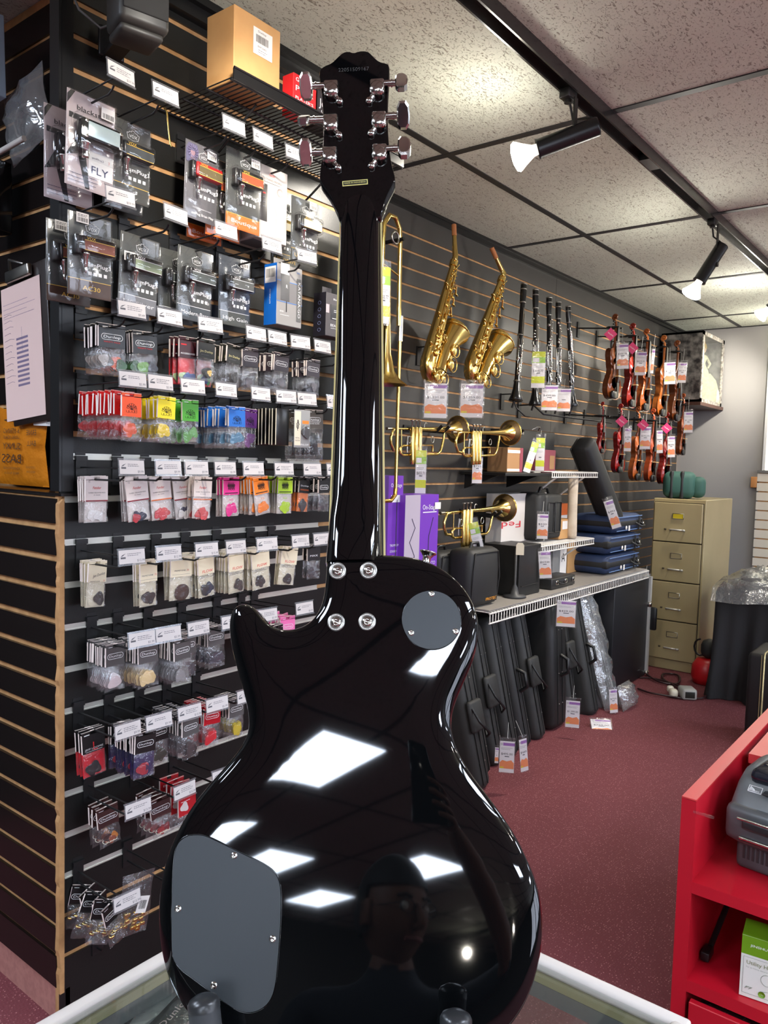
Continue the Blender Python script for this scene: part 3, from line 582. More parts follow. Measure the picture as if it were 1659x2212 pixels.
# row F: cream cards
CR = ('cream header card', (224, 212, 184), .6); GF = 'cream card pick packs on the sixth row'
redp = mat('flow red', (214, 44, 40), .5)
def pr_flow(b): b.text('FLOW', .0105, .004, -.03, -.0021, 2, w=.036, sk=.1); lines(b, -.024, .024, -.042, 2, -.0021, 3, rs=2); return [redp, ink]
def pr_prime(b): b.text('PRIMETONE', .005, -.004, -.022, -.0021, 2, w=.034); b.text('.73', .006, .02, -.022, -.0021, 3); b.rect(-.028, -.032, .028, -.0315, -.0021, 2); return [ink, redp]
def pr_script(b): b.text('Jim Dunlop', .009, .004, -.02, -.0021, 2, w=.034, an=.25, sk=.3); b.text('PRIMETONE', .004, -.006, -.036, -.0021, 2, w=.026); b.text('.73', .005, .018, -.035, -.0021, 3); return [ink, redp]
dk = (58, 54, 52)
for k, dx, yy, nn, prn, tl, n_p, shp, nm, wx in ((0, .006, 1.675, 4, pr_script, .02, 2, 'std', 'script lettering', .05), (1, -.005, 1.60, 3, pr_prime, .0, 3, 'std', 'small black lettering', .052), (2, -.01, 1.615, 3, pr_prime, 0, 1, 'oval', 'big brown oval pick', .066), (3, -.035, 1.605, 6, pr_flow, -.04, 4, 'std', 'red lettering, dark blue picks', .056), (4, -.045, 1.60, 7, pr_flow, -.05, 2, 'std', 'red lettering, grey pick', .056), (5, -.085, 1.60, 6, pr_flow, -.05, 5, 'std', 'red lettering, brown picks', .066), (6, -.055, 1.60, 3, pr_flow, .14, 3, 'std', 'tilted red lettering', .06)):
    X, z = hk('F', k); cols = [dk, (70, 64, 60)] if k != 3 else [(52, 60, 78), (60, 60, 60)]
    pk = scat(n_p, cols, -.077, .01, .004, .026, rs=k+20) if shp == 'std' else [(.004, -.078, .046, -1.2, (66, 48, 38), 'oval')]
    p = pack('pick_pack', '', GF, wx, .11, .05, CR, prn, pk, backing=('cream backing', (214, 204, 178), .6), seed=70+k, thick=.014)
    bundle(p, X+dx, z, yy, nn, .0115, 'cream card pack with %s' % nm, wh('F', k), tilt=tl)
p = pack('pick_pack', '', G_, .05, .1, .045, HBLK, pr_text([('MAX', .008, 0, -.018, .03, wht)]), scat(2, (60, 60, 64), -.07), seed=80)
bundle(p, HX['F', 6]+.03, hk('F', 6)[1], 1.585, 2, .02, 'black header pick pack touching the neck silhouette', 'sixth row end')
# row G: grey header packs in bags
GH = ('grey gloss header', (86, 84, 84), .25); GG = 'grey header pick packs on the seventh row'
for k, dx, yy, nn, cols, dsc, nd in ((0, .0, 1.635, 9, [(226, 222, 222), (214, 196, 196), (214, 226, 232)], 'white picks', .0095), (1, -.005, 1.60, 8, [(232, 204, 150), (226, 196, 140)], 'ivory yellow picks', .012), (2, -.02, 1.565, 13, [(150, 148, 148), (130, 128, 126)], 'light grey picks', .0115), (3, -.085, 1.60, 8, [(74, 74, 80), (64, 64, 66)], 'dark grey picks', .012), (4, -.1, 1.62, 7, [(60, 60, 70)], 'blue grey picks', .013)):
    X, z = hk('G', k) ; p = pack('pick_pack', '', GG, .054, .112, .052, GH, pr_dunlop(None, wd=.044), scat(5, cols, -.076, .012, .006, .026, rs=k+30), seed=90+k, thick=.016)
    bundle(p, X+dx, z-.004, yy, nn, nd, 'grey header pack with %s' % dsc, wh('G', k), tilt=.0)
PK = ('pink header card', (232, 110, 170), .4)
X, z = hk('G', 5); p = pack('pick_pack', '', 'pink card pick packs', .054, .1, .045, PK, pr_dunlop(None, wd=.04), scat(3, (220, 120, 170), -.07), seed=97); bundle(p, X-.03, z, 1.565, 11, .012, 'pink header pick pack', wh('G', 5), tilts=[.0, .15, -.1])
X, z = hk('G', 4); p = pack('pick_pack', '', G_, .058, .1, .045, HBLK, pr_dunlop(None, wd=.046), scat(3, (90, 90, 90), -.07), seed=98); bundle(p, X+.045, z-.012, 1.54, 3, .012, 'black header pick pack with oval logo above the cutaway', 'seventh row')
# row H
X, z = hk('H', 0)
def pr_jl(b): b.text('L', .03, .004, -.027, -.0019, 3, w=.012); b.text('JEFF LOOMIS', .0065, 0, -.031, -.0022, 2, w=.048, sk=.1); b.rect(-.022, -.037, .022, -.0362, -.0022, 2); b.rect(-.024, .004, -.01, .006, -.0021, 2); return [wht, red]
p = pack('pick_pack', '', G_, .06, .112, .052, HBLK, pr_jl, [(.0, -.08, .03, .9, (34, 34, 36)), (-.01, -.082, .028, .2, (30, 30, 32))], backing=('bright red pouch', (222, 26, 44), .3), seed=101)
bundle(p, X-.004, z-.006, 1.665, 3, .012, 'red pouch pick pack with black header', wh('H', 0), tilt=-.08)
cfgH = [(0, .07, 1.56, 10, HBLK, (40, 34, 84), [(170, 40, 52), (60, 40, 70)], 'violet pouch pick pack with red-ringed pick', 'second hook, eighth row'), (1, .055, 1.60, 5, HBLK, None, [(52, 54, 44), (70, 70, 60)], 'black header pick pack with dark olive picks', 'third hook, eighth row'), (2, .04, 1.575, 11, GH, None, [(44, 42, 42), (70, 60, 60)], 'grey header pick pack with near-black picks', 'fourth hook, eighth row'), (3, .045, 1.60, 8, ('red glossy header', (168, 24, 34), .3), None, [(226, 40, 44), (206, 30, 40)], 'red header pick pack with bright red picks', 'fifth hook, eighth row'), (4, .03, 1.60, 6, GH, None, [(206, 180, 40), (190, 170, 40)], 'grey header pick pack with olive yellow picks', 'last hook, eighth row')]
for k, dx, yy, nn, hd, bk, cols, dsc, w_ in cfgH:
    X, z = hk('H', k); X2 = HX['H', k]+dx
    p = pack('pick_pack', '', 'pick packs on the eighth row', .056, .11, .05, hd, pr_dunlop(None, wd=.044, ls=.007), scat(4, cols, -.074, .01, .006, .026, rs=k+50), backing=('violet pouch', bk, .35) if bk else None, seed=110+k, thick=.014)
    bundle(p, X2, z-.004, yy, nn, .012, dsc, w_)
# row I
BR = ('brown header card', (58, 30, 28), .4)
for k, dx, yy, nn, cols, dsc in ((0, -.0, 1.655, 3, [(140, 70, 40), (60, 34, 30), (196, 120, 40)], 'amber thumb picks'), (1, -.02, 1.60, 4, [(120, 30, 34), (150, 40, 40)], 'dark red thumb picks')):
    X, z = hk('I', k); p = pack('thumbpick_pack', '', 'brown header thumb pick packs', .056, .1, .05, BR, pr_dunlop(None, wd=.05), scat(5, cols, -.07, .014, .006, .018, rs=k+60), seed=120+k, thick=.02)
    for q in range(4): obj('pick_loop', B().tube([(.007*math.cos(a)+(-.012+.008*q), .004*math.sin(a), -.075+.004*math.sin(a)) for a in [PI*j/6 for j in range(13)]], .0008, 5), cream, p)
    bundle(p, X+dx, z-.008, yy, nn, .02, 'brown header pack with %s' % dsc, wh('I', k), tilt=-.12)
X, z = hk('I', 2); p = pack('pick_pack', '', 'red card packs by the guitar waist', .056, .12, .08, ('deep red card', (170, 26, 34), .4), pr_text([('Dunlop', .007, 0, -.01, .036, wht), (None, 0, 0, -.03, .04, wht)]), scat(2, (200, 190, 186), -.05), seed=125)
bundle(p, X-.06, z+.0, 1.60, 4, .025, 'deep red card pack beside the guitar waist', wh('I', 2))
# row J
X, z = hk('J', 0); p = pack('fingerpick_pack', '', 'crumpled bags of metal finger picks', .052, .11, .05, HBLK, pr_dunlop(None, wd=.046), [], seed=130, thick=.03)
for q in range(5): obj('finger_pick', B().tube([(.008*math.cos(a)+U(-.012, .012)*0+(-.014+.007*q), .006*math.sin(a), -.07+.003*q % .01) for a in [1.6*PI*j/8 for j in range(9)]], [.0012]*9, 5, flat=3), [gold, steel][q % 2], p)
bundle(p, X+.004, z-.01, 1.60, 6, .024, 'black header pack with crumpled finger pick bag', wh('J', 0), yaws=[.2, -.5, .4, -.2], tilts=[-.25, .2, -.1, .35])
t = thing('parts_bag', 'clear bag of gold metal parts with white barcode sticker beside the guitar edge', 'bag', T(HX['J', 1]-.07, 1.59, .375) @ RY(.15))
g = B(); bagmesh(g, .09, .15, .04, .04, 0, 131); obj('bag', g, BAG, t); gg = B(); random.seed(5)
for q in range(16): gg.rbox((U(-.025, .03), U(-.012, .012), -.075+U(-.02, .02)), (.012, .008, .009), .002, M=None)
o = obj('gold_parts', gg, gold, t, kind='stuff')
sb = B().box((.012, -.021, -.03), (.03, .0006, .04)); barcode(sb, .012, -.03, .02, .02, -.0216, 1); obj('sticker', sb, [white, inkd], t, RY(.2))
# ================================================================ AMP BLISTER PACKS, BOXES, WIRE SHELF, SPEAKER
GA = 'headphone amplifier blister packs'
goldp = mat('gold print', (222, 180, 70), .4)
def crest(b, x, z, y, s, mi):
    P_ = [(-1, .45), (-.72, .5), (-.6, .75), (-.3, .72), (-.22, 1), (.22, 1), (.3, .72), (.6, .75), (.72, .5), (1, .45), (.8, -.5), (0, -.75), (-.8, -.5)]
    P_ = [(x+p[0]*s, z+p[1]*s*.75) for p in P_]
    b.tube([(p[0], y, p[1]) for p in P_]+[(P_[0][0], y, P_[0][1])], .0007, 4, mi, cap=False)
    b.text('VOX', s*.62, x, z-.05*s, y-.0003, mi, w=s*1.3)
def amp_pack(label, bodyc, panelc, txtm, strip=None, name=None, card=(74, 76, 74), extra=None, w_=.108, h=.182, code='AP3-RD', sticker=(.028, .0), shiny=None, bodym=None):
    t = thing('amplifier_pack', label, 'amplifier pack', None, GA)
    b = B().rbox((0, .001, .012-h/2), (w_, .0014, h), .0006)
    ms = [mat('card %d%d%d' % card, card, .3), wht, txtm]
    crest(b, .006, -.018, -.0004, .017, 1)
    b.text('Plug In. Chill Out.', .0045, .004, -.036, -.0004, 1, w=.04)
    b.text('amPlug3', .0135, .021, -.0985, -.0066, 1, w=.056); b.text(code, .004, w_/2-.012, .003, -.0006, 1, w=.012)
    for q in range(4): b.rbox((-.000+.013*q, -.0003, -.116), (.008, .0006, .008), .0003, 1)
    if strip:
        b.box((0, -.0002, .012-h+.018), (w_-.002, .0008, .036), 3); ms.append(mat('strip %d%d%d' % strip[:3], strip, .4))
        b.rect(-w_/2+.001, .012-h+.036, w_/2-.001, .012-h+.0372, -.0008, 2)
    if name: b.text(name, .014, .004, .012-h+.019, -.0012, 1 if not extra else 2, w=min(.011*len(name), w_*.8))
    obj('backing_card', b, ms, t)
    # the amplifier body and its folding plug
    a = B(); zc = -.058; a.rbox((.008, -.014, zc), (.082, .022, .034), .004, 0); a.rbox((-.038, -.012, zc-.004), (.014, .018, .044), .004, 3)
    a.box((.01, -.0256, zc-.004), (.074, .0008, .02), 1); a.box((.01, -.0258, zc+.007), (.074, .0006, .0012), 2); a.box((.01, -.0258, zc-.0145), (.074, .0006, .0012), 2)
    a.text('VOX', .009, -.012, zc+.011, -.0262, 2, w=.022)
    obj('amplifier', a, [bodym or mat('amp %d%d%d' % bodyc, bodyc, .25), mat('amp %d%d%d' % panelc, panelc, .5), txtm, black], t)
    obj('plug', B().lathe([(0, 0), (.009, 0), (.009, .006), (.007, .007), (.007, .012), (.0045, .014), (.0045, .03), (.0035, .031), (.0035, .036), (.0045, .04), (.001, .046), (0, .046)], 14, 0, T(-.018, -.014, zc-.017) @ RX(PI)), chrome, t)
    bl = B().rbox((0, -.003, .012-h/2), (w_*1.01, .006, h*.995), .003); bl.rbox((.002, -.0155, zc), (.102, .027, .046), .008); bl.rbox((-.018, -.012, zc-.046), (.022, .018, .05), .007)
    obj('blister', bl, BLIS, t)
    s = B().box((sticker[0], -.0068, sticker[1]), (.03, .0004, .022)); barcode(s, sticker[0], sticker[1]-.004, .024, .009, -.0072, 1); lines(s, sticker[0]-.012, sticker[0]+.012, sticker[1]+.006, 2, -.0072, 1, dz=.003); obj('barcode_sticker', s, [white, inkd], t)
    return t
def place(t, X, y, z, a=0, tl=0): t.matrix_world = T(X, y, z) @ RZ(a) @ RY(tl); return t
def ghost(t, X, y, z, lab, a=0, tl=0): return dup(t, T(X, y, z) @ RZ(a) @ RY(tl), lab)
def hz(r_): return ROWZ[r_]-.035
yb = 1.652
# the pale one at top left
def fly(label):
    t = thing('amplifier_pack', label, 'amplifier pack', None, GA); w_, h = .118, .205
    b = B().rbox((0, .001, .012-h/2), (w_, .0014, h), .0006)
    b.prism([(-.0585, -.02), (-.04, .011), (-.05, .011), (-.0585, .0)], -.0003, .0003, 3); b.prism([(-.0585, -.13), (-.02, -.06), (.0, -.19), (-.01, -.19), (-.03, -.12)], -.0005, .0003, 3); b.box((.0, -.0005, -.042), (w_*.9, .0006, .012), 3)
    b.text('blackstar', .015, .002, -.022, -.0009, 3, w=.074); b.text('the sound in your head', .0055, .006, -.042, -.0012, 1, w=.07)
    b.box((.026, -.0006, -.132), (.06, .0006, .056), 1); b.text('FLY', .024, .024, -.145, -.0016, 2, w=.042); b.text('amPlug2', .006, .018, -.118, -.0016, 2, w=.03); b.text('2', .008, .046, -.118, -.0018, 4)
    lines(b, -.052, .02, -.165, 3, -.0012, 2, dz=.008)
    obj('backing_card', b, [mat('pale pink card', (206, 190, 190), .35), wht, mat('indigo print', (50, 56, 96), .5), inkd, redp], t)
    a = B(); zc = -.072; a.rbox((.01, -.018, zc), (.098, .03, .044), .004); a.rbox((.012, -.0345, zc), (.078, .003, .032), .001, 1)
    for x in (-.03, .054):
        for z_ in (-.016, .016): a.rbox((x, -.034, zc+z_), (.008, .003, .008), .001, 2)
    obj('amplifier', a, [mat('polished black', (30, 32, 34), .1, me=.6), mat('pearl panel', (190, 208, 210), .25, me=.3), chrome], t)
    obj('plug', B().lathe([(0, 0), (.011, 0), (.011, .006), (.008, .008), (.008, .034), (.007, .038), (0, .038)], 16, 0, T(-.022, -.018, zc-.022) @ RX(PI)), chrome, t)
    bl = B().rbox((0, -.004, .012-h/2), (w_*1.01, .008, h*.995), .003); bl.rbox((.004, -.02, zc-.012), (.114, .036, .09), .01); obj('blister', bl, BLIS, t)
    s = B().box((.036, -.0086, -.014), (.034, .0004, .026)); barcode(s, .036, -.019, .028, .011, -.009, 1); obj('barcode_sticker', s, [white, inkd], t); return t
X = .996; f1 = place(fly('silvery plug-in amplifier on pale card reading FLY, at the top left'), X, 1.64, hz('A')+.005, .0, .03)
ghost(f1, X-.012, 1.715, hz('A')-.01, 'pale card amplifier pack hanging behind the one reading FLY')
a = place(amp_pack('black and chrome plug-in amplifier with gold stripe, second in the top row', (26, 28, 30), (56, 60, 62), goldp, (60, 60, 56), '', code='AP3-BA', sticker=(.0, -.3)), 1.11, 1.66, hz('A')-.005, 0, .02)
ghost(a, 1.115, 1.70, hz('A')-.02, 'grey amplifier pack hanging behind the gold-striped one')
a = amp_pack('red plug-in amplifier with a musician photo on grey card, top row', (176, 30, 32), (96, 84, 52), goldp, None, None, card=(104, 102, 106), code='', w_=.104, h=.19, sticker=(.026, -.008))
b = B(); b.add([(-.05, -.0016, -.04), (-.02, -.0016, -.05), (-.012, -.0016, -.01), (-.018, -.0016, .006), (-.045, -.0016, .006), (-.052, -.0016, -.01)], [(0, 1, 2, 3, 4, 5)], 0); b.rbox((-.031, -.002, -.022), (.014, .001, .02), .0004, 1)
for q in range(14): aa = q*.45; b.tube([(-.031+.008*math.cos(aa), -.0022, -.014+.01*math.sin(aa)), (-.031+.016*math.cos(aa+.3), -.0022, -.014+.017*math.sin(aa+.3))], .0022, 4, 2)
obj('portrait_print', b, [mat('dusky lilac', (96, 92, 120), .5), mat('face print', (150, 120, 130), .5), mat('curly hair print', (112, 104, 136), .5)], a)
b = B(); b.text('amPlug Brian May', .009, .006, -.163, -.002, 0, w=.07); b.text('Guitar Amp Headphone Output', .004, .004, -.148, -.002, 0, w=.06); obj('lettering', b, wht, a)
place(a, 1.305, 1.64, hz('A')+.002, 0, .03)
a = place(amp_pack('black and orange plug-in amplifier on card reading Boutique', (24, 24, 24), (196, 76, 36), goldp, (222, 104, 30), 'Boutique', code='AP3-BQ', w_=.118, h=.2, sticker=(.036, -.008)), 1.408, 1.60, hz('A')+.008)
ghost(a, 1.395, 1.665, hz('A')-.006, 'orange strip amplifier pack, second in the stack behind the Boutique one'); ghost(a, 1.37, 1.71, hz('A')-.012, 'orange strip amplifier pack, last of the stack behind the Boutique one')
a = place(amp_pack('brown plug-in amplifier on card reading AC30 with gold lettering', (36, 24, 22), (120, 60, 40), goldp, (70, 46, 32), 'AC30', extra=1, code='AP3-AC', sticker=(-.022, .0)), .992, 1.64, hz('B')+.005, 0, .0)
ghost(a, .978, 1.705, hz('B')-.005, 'brown strip amplifier pack behind the AC30 one')
a = place(amp_pack('pale green plug-in amplifier on card reading US Silver', (40, 36, 34), (128, 140, 110), wht, (112, 112, 116), 'US Silver', code='AP3-US', sticker=(0, -.3)), 1.141, 1.665, hz('B')-.002, 0, .05)
ghost(a, 1.145, 1.71, hz('B')-.01, 'grey amplifier pack behind the US Silver one')
a = place(amp_pack('grey plug-in amplifier on card reading Modern Bass', (30, 30, 32), (70, 76, 74), wht, (60, 66, 70), 'Modern Bass', code='', sticker=(0, -.3)), 1.291, 1.645, hz('B')-.002, 0, .03)
ghost(a, 1.265, 1.69, hz('B')-.006, 'grey amplifier pack behind the Modern Bass one')
a = place(amp_pack('black plug-in amplifier on card reading High Gain', (26, 26, 28), (84, 86, 84), wht, (70, 72, 66), 'High Gain', card=(66, 72, 80), code='', sticker=(.03, .0)), 1.43, 1.655, hz('B')+.008)
a = place(amp_pack('cream plug-in amplifier on card reading UK Drive beside the guitar neck', (60, 58, 54), (226, 220, 200), goldp, (56, 56, 48), 'UK DRIVE', extra=1, code='', card=(84, 86, 84)), 1.66, 1.62, hz('A')-.04)
ghost(a, 1.64, 1.68, hz('A')-.045, 'grey amplifier pack behind the UK Drive one')
# hanging boxes
def hangbox(label, X, y, z, w_, d_, h, mats, fn, rz=0):
    t = thing('boxed_amplifier', label, 'box', T(X, y, z) @ RZ(rz))
    b = B().rbox((0, d_/2, -h/2), (w_, d_, h), .0015, seg=1, sm=False); b.rbox((0, d_-.004, .012), (w_*.4, .001, .03), .0004); fn(b, w_, d_, h); obj('carton', b, mats, t)
    return t
def f(b, w_, d_, h):
    b.text('Fender', .011, -.0, -.022, -.0006, 1, w=.022, sk=.2); b.text('MUSTANG MICRO', .0075, -.002, -.036, -.0006, 2, w=.075); lines(b, -.03, .03, -.044, 1, -.0006, 3)
    b.rbox((-.033, -.0004, -.1), (.03, .0012, .1), .0005, 4)
    for q in range(4): b.rbox((-.03, -.0011, -.075-.012*q), (.01, .001, .004), .0004, 1 if q == 0 else 3)
    P_ = [(.015, -.185), (.018, -.12), (.008, -.105), (.02, -.082), (.026, -.075), (.045, -.078), (.05, -.11), (.042, -.12), (.05, -.185)]; b.prism(P_, -.0006, 0, 5); b.lathe([(0, 0), (.011, 0), (.011, .0005)], 20, 5, T(.03, -.0002, -.06) @ RX(PI/2))
    s = 1
    b.box((0, d_/2, -h-.0006), (w_*.8, d_*.6, .0004), 3)
hangbox('white carton reading MUSTANG MICRO with a standing figure print', 1.53, 1.62, 2.235, .118, .11, .198, [mat('white carton', (186, 179, 174), .5), redp, mat('brown grey print', (110, 96, 92), .6), ink, mat('charcoal print', (46, 42, 42), .4), mat('pale silhouette print', (190, 180, 176), .6)], f)
def f(b, w_, d_, h):
    b.add([(-w_/2-.0004, d_, -h), (-w_/2-.0004, 0, -h), (-w_/2-.0004, 0, 0), (-w_/2-.0004, d_, 0)], [(0, 1, 2, 3)], 1)
    MS = T(-w_/2-.001, d_/2, 0) @ RZ(-PI/2)
    b.box((0, 0, -.03), (d_*.86, .0004, .044), 2, MS); barcode2 = B(); barcode(barcode2, 0, -.026, d_*.7, .024, -.0004, 3); b.add(barcode2.v, barcode2.f, 3, False, MS); b.text('KATANA:GO', .007, 0, -.09, -.0004, 4, MS, w=.04, an=PI/2)
    b.box((0, -.0003, -.075), (w_-.001, .0006, .055), 5); b.rect(-w_/2, -.047, w_/2, -.0455, -.0008, 6); b.rect(-w_/2, -.104, w_/2, -.1025, -.0008, 6)
    b.rbox((-.018, -.0006, -.062), (.034, .0014, .075), .0006, 7); b.rbox((-.012, -.0006, -.115), (.003, .001, .03), .0004, 3)
    b.text('R', .014, -.012, -.06, -.0016, 4); b.box((w_/2-.013, -.0008, -.09), (.017, .0008, .12), 8); b.text('KATANA:GO', .013, w_/2-.013, -.09, -.0014, 4, w=.1, an=-PI/2)
    b.text('BOSS', .006, w_/2-.016, -.014, -.0008, 6); b.text('BOSS', .006, -.03, -.13, -.0008, 4, w=.014); lines(b, -.036, .0, -.14, 1, -.0008, 4); b.box((-.02, -.0012, -.012), (.034, .0006, .03), 2)
hangbox('blue and grey carton reading KATANA:GO on the second row', 1.585, 1.60, 1.978, .1, .05, .168, [mat('pale grey carton', (150, 147, 144), .5), mat('royal blue', (14, 92, 178), .4), white, inkd, wht, mat('mid grey print', (120, 118, 118), .5), mat('azure line', (70, 130, 210), .5), mat('device grey', (98, 98, 98), .5), mat('slate band', (96, 96, 94), .5)], f)
def f(b, w_, d_, h):
    b.add([(-w_/2-.0004, d_, -h), (-w_/2-.0004, 0, -h), (-w_/2-.0004, 0, 0), (-w_/2-.0004, d_, 0)], [(0, 1, 2, 3)], 1)
    MS = T(-w_/2-.001, d_/2, 0) @ RZ(-PI/2)
    for q in range(5): b.tube([(math.cos(a_)*.006, -.0006, -.03-.02*q+math.sin(a_)*.005) for a_ in [PI*j/4 for j in range(9)]], .0006, 4, 4, MS, cap=False)
    b.text('Blackstar', .008, .0, -.017, -.0006, 2, w=.04); b.rbox((.0, -.0005, -.055), (.062, .001, .045), .0004, 3); b.rect(-.025, -.075, .03, -.073, -.0014, 2); b.text('BEAM', .011, -.014, -.095, -.0006, 2, w=.034); b.rbox((.018, -.0004, -.095), (.026, .001, .009), .0003, 2); b.text('MINI', .006, .018, -.095, -.0012, 3, w=.02)
    b.rect(-w_/2, -.06, -w_/2+.014, -.035, -.0008, 5); lines(b, -.03, .03, -.104, 1, -.0006, 2); b.box((.04, -.0008, -.03), (.026, .0006, .022), 5); b.rect(-.018, -.05, -.002, -.0485, -.0014, 2); b.rect(-.018, -.055, -.002, -.0535, -.0014, 2)
hangbox('dark grey carton reading BEAM MINI beside the guitar neck', 1.79, 1.60, 1.935, .105, .05, .128, [mat('charcoal carton', (84, 80, 82), .5), mat('midnight carton side', (26, 24, 34), .5), wht, mat('dark panel print', (58, 58, 60), .5), mat('thin blue print', (120, 130, 170), .5), mat('lilac grey', (190, 176, 180), .5)], f)
# long film-wrapped cases hanging at the right end of the panel
for k, (x, y, z, w_, h) in enumerate(((1.875, 1.60, 2.12, .1, .42), (1.94, 1.66, 2.16, .1, .62), (1.845, 1.60, 1.725, .09, .5))):
    t = thing('wrapped_case', ['long dark case in bright crinkled film left of the neck, upper front', 'long dark case in crinkled film, upper rear', 'dark case in film hanging beside the neck, lower'][k], 'case', T(x, y, z) @ RY(.03))
    obj('shell', B().rbox((0, 0, -h/2), (w_*.55, .03, h*.92), .012), mat('dark blue grey case', (44, 48, 56), .3), t); g = B(); bagmesh(g, w_, h, .02, .05, 0, 200+k, 8, 16); obj('film', g, WRAP, t)
# ---- wire shelf with carton
sh = thing('wire_shelf', 'black wire shelf projecting from the slat board near the ceiling', 'shelf', T(0, 0, 2.318))
yf_, yb_, xa, xb = 1.452, YN, 1.24, 1.90
WM = mesh('wire', B().tube([(0, yf_, 0), (0, yb_-.002, 0)], .0017, 5), black)
for k in range(44): obj('wire', WM, None, sh, T(xa+k*(xb-xa)/43, 0, 0))
for y in (yf_+.003, yf_+.09, yf_+.18, yb_-.01): obj('cross_rod', B().tube([(xa-.003, y, -.004), (xb+.003, y, -.004)], .003, 6), black, sh)
obj('front_lip', B().box(((xa+xb)/2, yf_-.003, .008), (xb-xa, .004, .026)).tube([(xa, yf_-.005, .022), (xb, yf_-.005, .022)], .003, 6), blackm, sh)
for x in (xa+.12, xb-.18): obj('brace', B().tube([(x, yf_+.05, -.006), (x, yb_-.012, -.14)], .0032, 6).box((x, yb_-.004, -.14), (.03, .006, .05)), black, sh)
kraft = mat('kraft carton', (196, 150, 96), .7, var=(12, (186, 140, 88))); kraft2 = mat('kraft carton shaded flap', (186, 132, 76), .7)
t = thing('cardboard_carton', 'tall brown cardboard carton with white barcode label on the wire shelf', 'box', T(1.335, 1.522, 2.325) @ RZ(.0))
obj('carton', B().rbox((0, 0, .088), (.15, .1, .172), .002, seg=1, sm=False), kraft, t)
b = B().box((.015, -.0512, .118), (.062, .0006, .062), 0); b.text('Dunlop', .007, .012, .142, -.0518, 1, w=.026); barcode(b, .012, .125, .04, .018, -.0518, 1); b.text('BWP 20402', .0055, .012, .107, -.0518, 1, w=.028); lines(b, .0, .03, .099, 2, -.0518, 2, dz=.005); obj('shipping_label', b, [white, inkd, ink], t)
t = thing('book_box', 'red and white box reading GUITAR PICK PLAYERS PICKS on the wire shelf', 'box', T(hit(661, 215, 1, 1.475).x, 1.497, 2.325))
b = B().rbox((0, 0, .05), (.09, .04, .1), .001, seg=1, sm=False)
for i, (s_, h, z) in enumerate((('GUITAR', .014, .086), ('PICK', .019, .064), ("PLAYER'S", .011, .041), ('PICKS', .014, .022))): b.text(s_, h, -.004, z, -.0206, 1, w=.066)
obj('box', b, [mat('poppy red', (196, 30, 36), .5), wht], t)
t = thing('dark_box', 'dark box with white swirl lettering at the end of the wire shelf', 'box', T(hit(705, 230, 1, 1.475).x, 1.502, 2.325))
b = B().rbox((0, 0, .045), (.08, .05, .09), .001, seg=1, sm=False); b.text('Jo', .03, -.015, .06, -.0256, 1); b.text('ly', .02, -.012, .035, -.0256, 1); obj('box', b, [mat('aubergine black', (40, 34, 40), .5), wht], t)
solo('gold_hook', B().tube([(0, -.2, 0), (0, -.21, -.01), (.008, -.212, -.08), (.01, -.215, -.085)], .002, 6), gold, 'thin gold wire rod hanging below the second price card of the top row', 'hook', T(1.115, YN, 2.225))
# ---- speaker
t = thing('wall_speaker', 'grey-black wall speaker cut off by the top edge of the photo', 'speaker', T(1.045, 1.54, 2.355) @ RZ(-.25))
obj('cabinet', B().rbox((0, 0, .13), (.11, .1, .26), .012).rbox((0, .01, -.004), (.095, .085, .02), .008), mat('speaker vinyl', (54, 53, 50), .45), t)
obj('grille', B().rbox((0, -.051, .14), (.1, .006, .235), .003), mat('speaker cloth', (34, 34, 34), .8), t)
obj('wall_bracket', B().box((0, .12, .02), (.04, .14, .012)).rbox((0, .175, .05), (.06, .01, .07), .003), black, t)
solo('speaker_cable', B().tube([(.985, 1.735, 2.52), (1.0, 1.70, 2.44), (1.03, 1.66, 2.40), (1.05, 1.62, 2.41)], .003, 6), mat('grey cable', (88, 86, 84), .5), 'thin grey cable looping from the corner to the wall speaker', 'cable')
# ================================================================ MIRROR REFLECTION AT LEFT, BUILT AS SOLID ITEMS WITH REVERSED WRITING
def mirr(M=MX()): return M @ MX.Diagonal((-1, 1, 1, 1))
def facX(P, a=0): return T(*P) @ RZ(-PI/2+a)      # local -y faces -x (towards the camera side)
orf = mat('orange foil', (214, 128, 28), .22, me=.35, bump=(24, .35, .02))
P0 = hit(44, 990, 0, 1.05)
t = thing('string_packet', 'crinkled orange foil string packet with mirrored black lettering reading BASS', 'packet', facX((1.05, P0[1], 1.345), .0))
b = B(); nx, nz_ = 14, 18; vs = []
rr = random.Random(4); W_, H_ = .30, .21
for s_ in (-1, 1):
    for k in range(nz_+1):
        for i in range(nx+1):
            u, v = i/nx, k/nz_; bul = .016*(math.sin(PI*u)**.5)*(math.sin(PI*v)**.5 if 0 < v < 1 else 0); wv = .86 + .14*(abs(2*v-1))
            vs.append(((u-.5)*W_*wv, s_*(bul+rr.uniform(-.002, .002)*(0 < i < nx)), v*H_+.004*math.sin(u*20)*(v > .9)))
n = (nx+1)*(nz_+1); fs = [((a0+sd*n, a0+1+sd*n, a0+nx+2+sd*n, a0+nx+1+sd*n) if sd == 0 else (a0+nx+1+n, a0+nx+2+n, a0+1+n, a0+n)) for sd in (0, 1) for k in range(nz_) for a0 in [k*(nx+1)+i for i in range(nx)]]
b.add(vs, fs, 0, True); obj('foil', b, orf, t)
b = B()
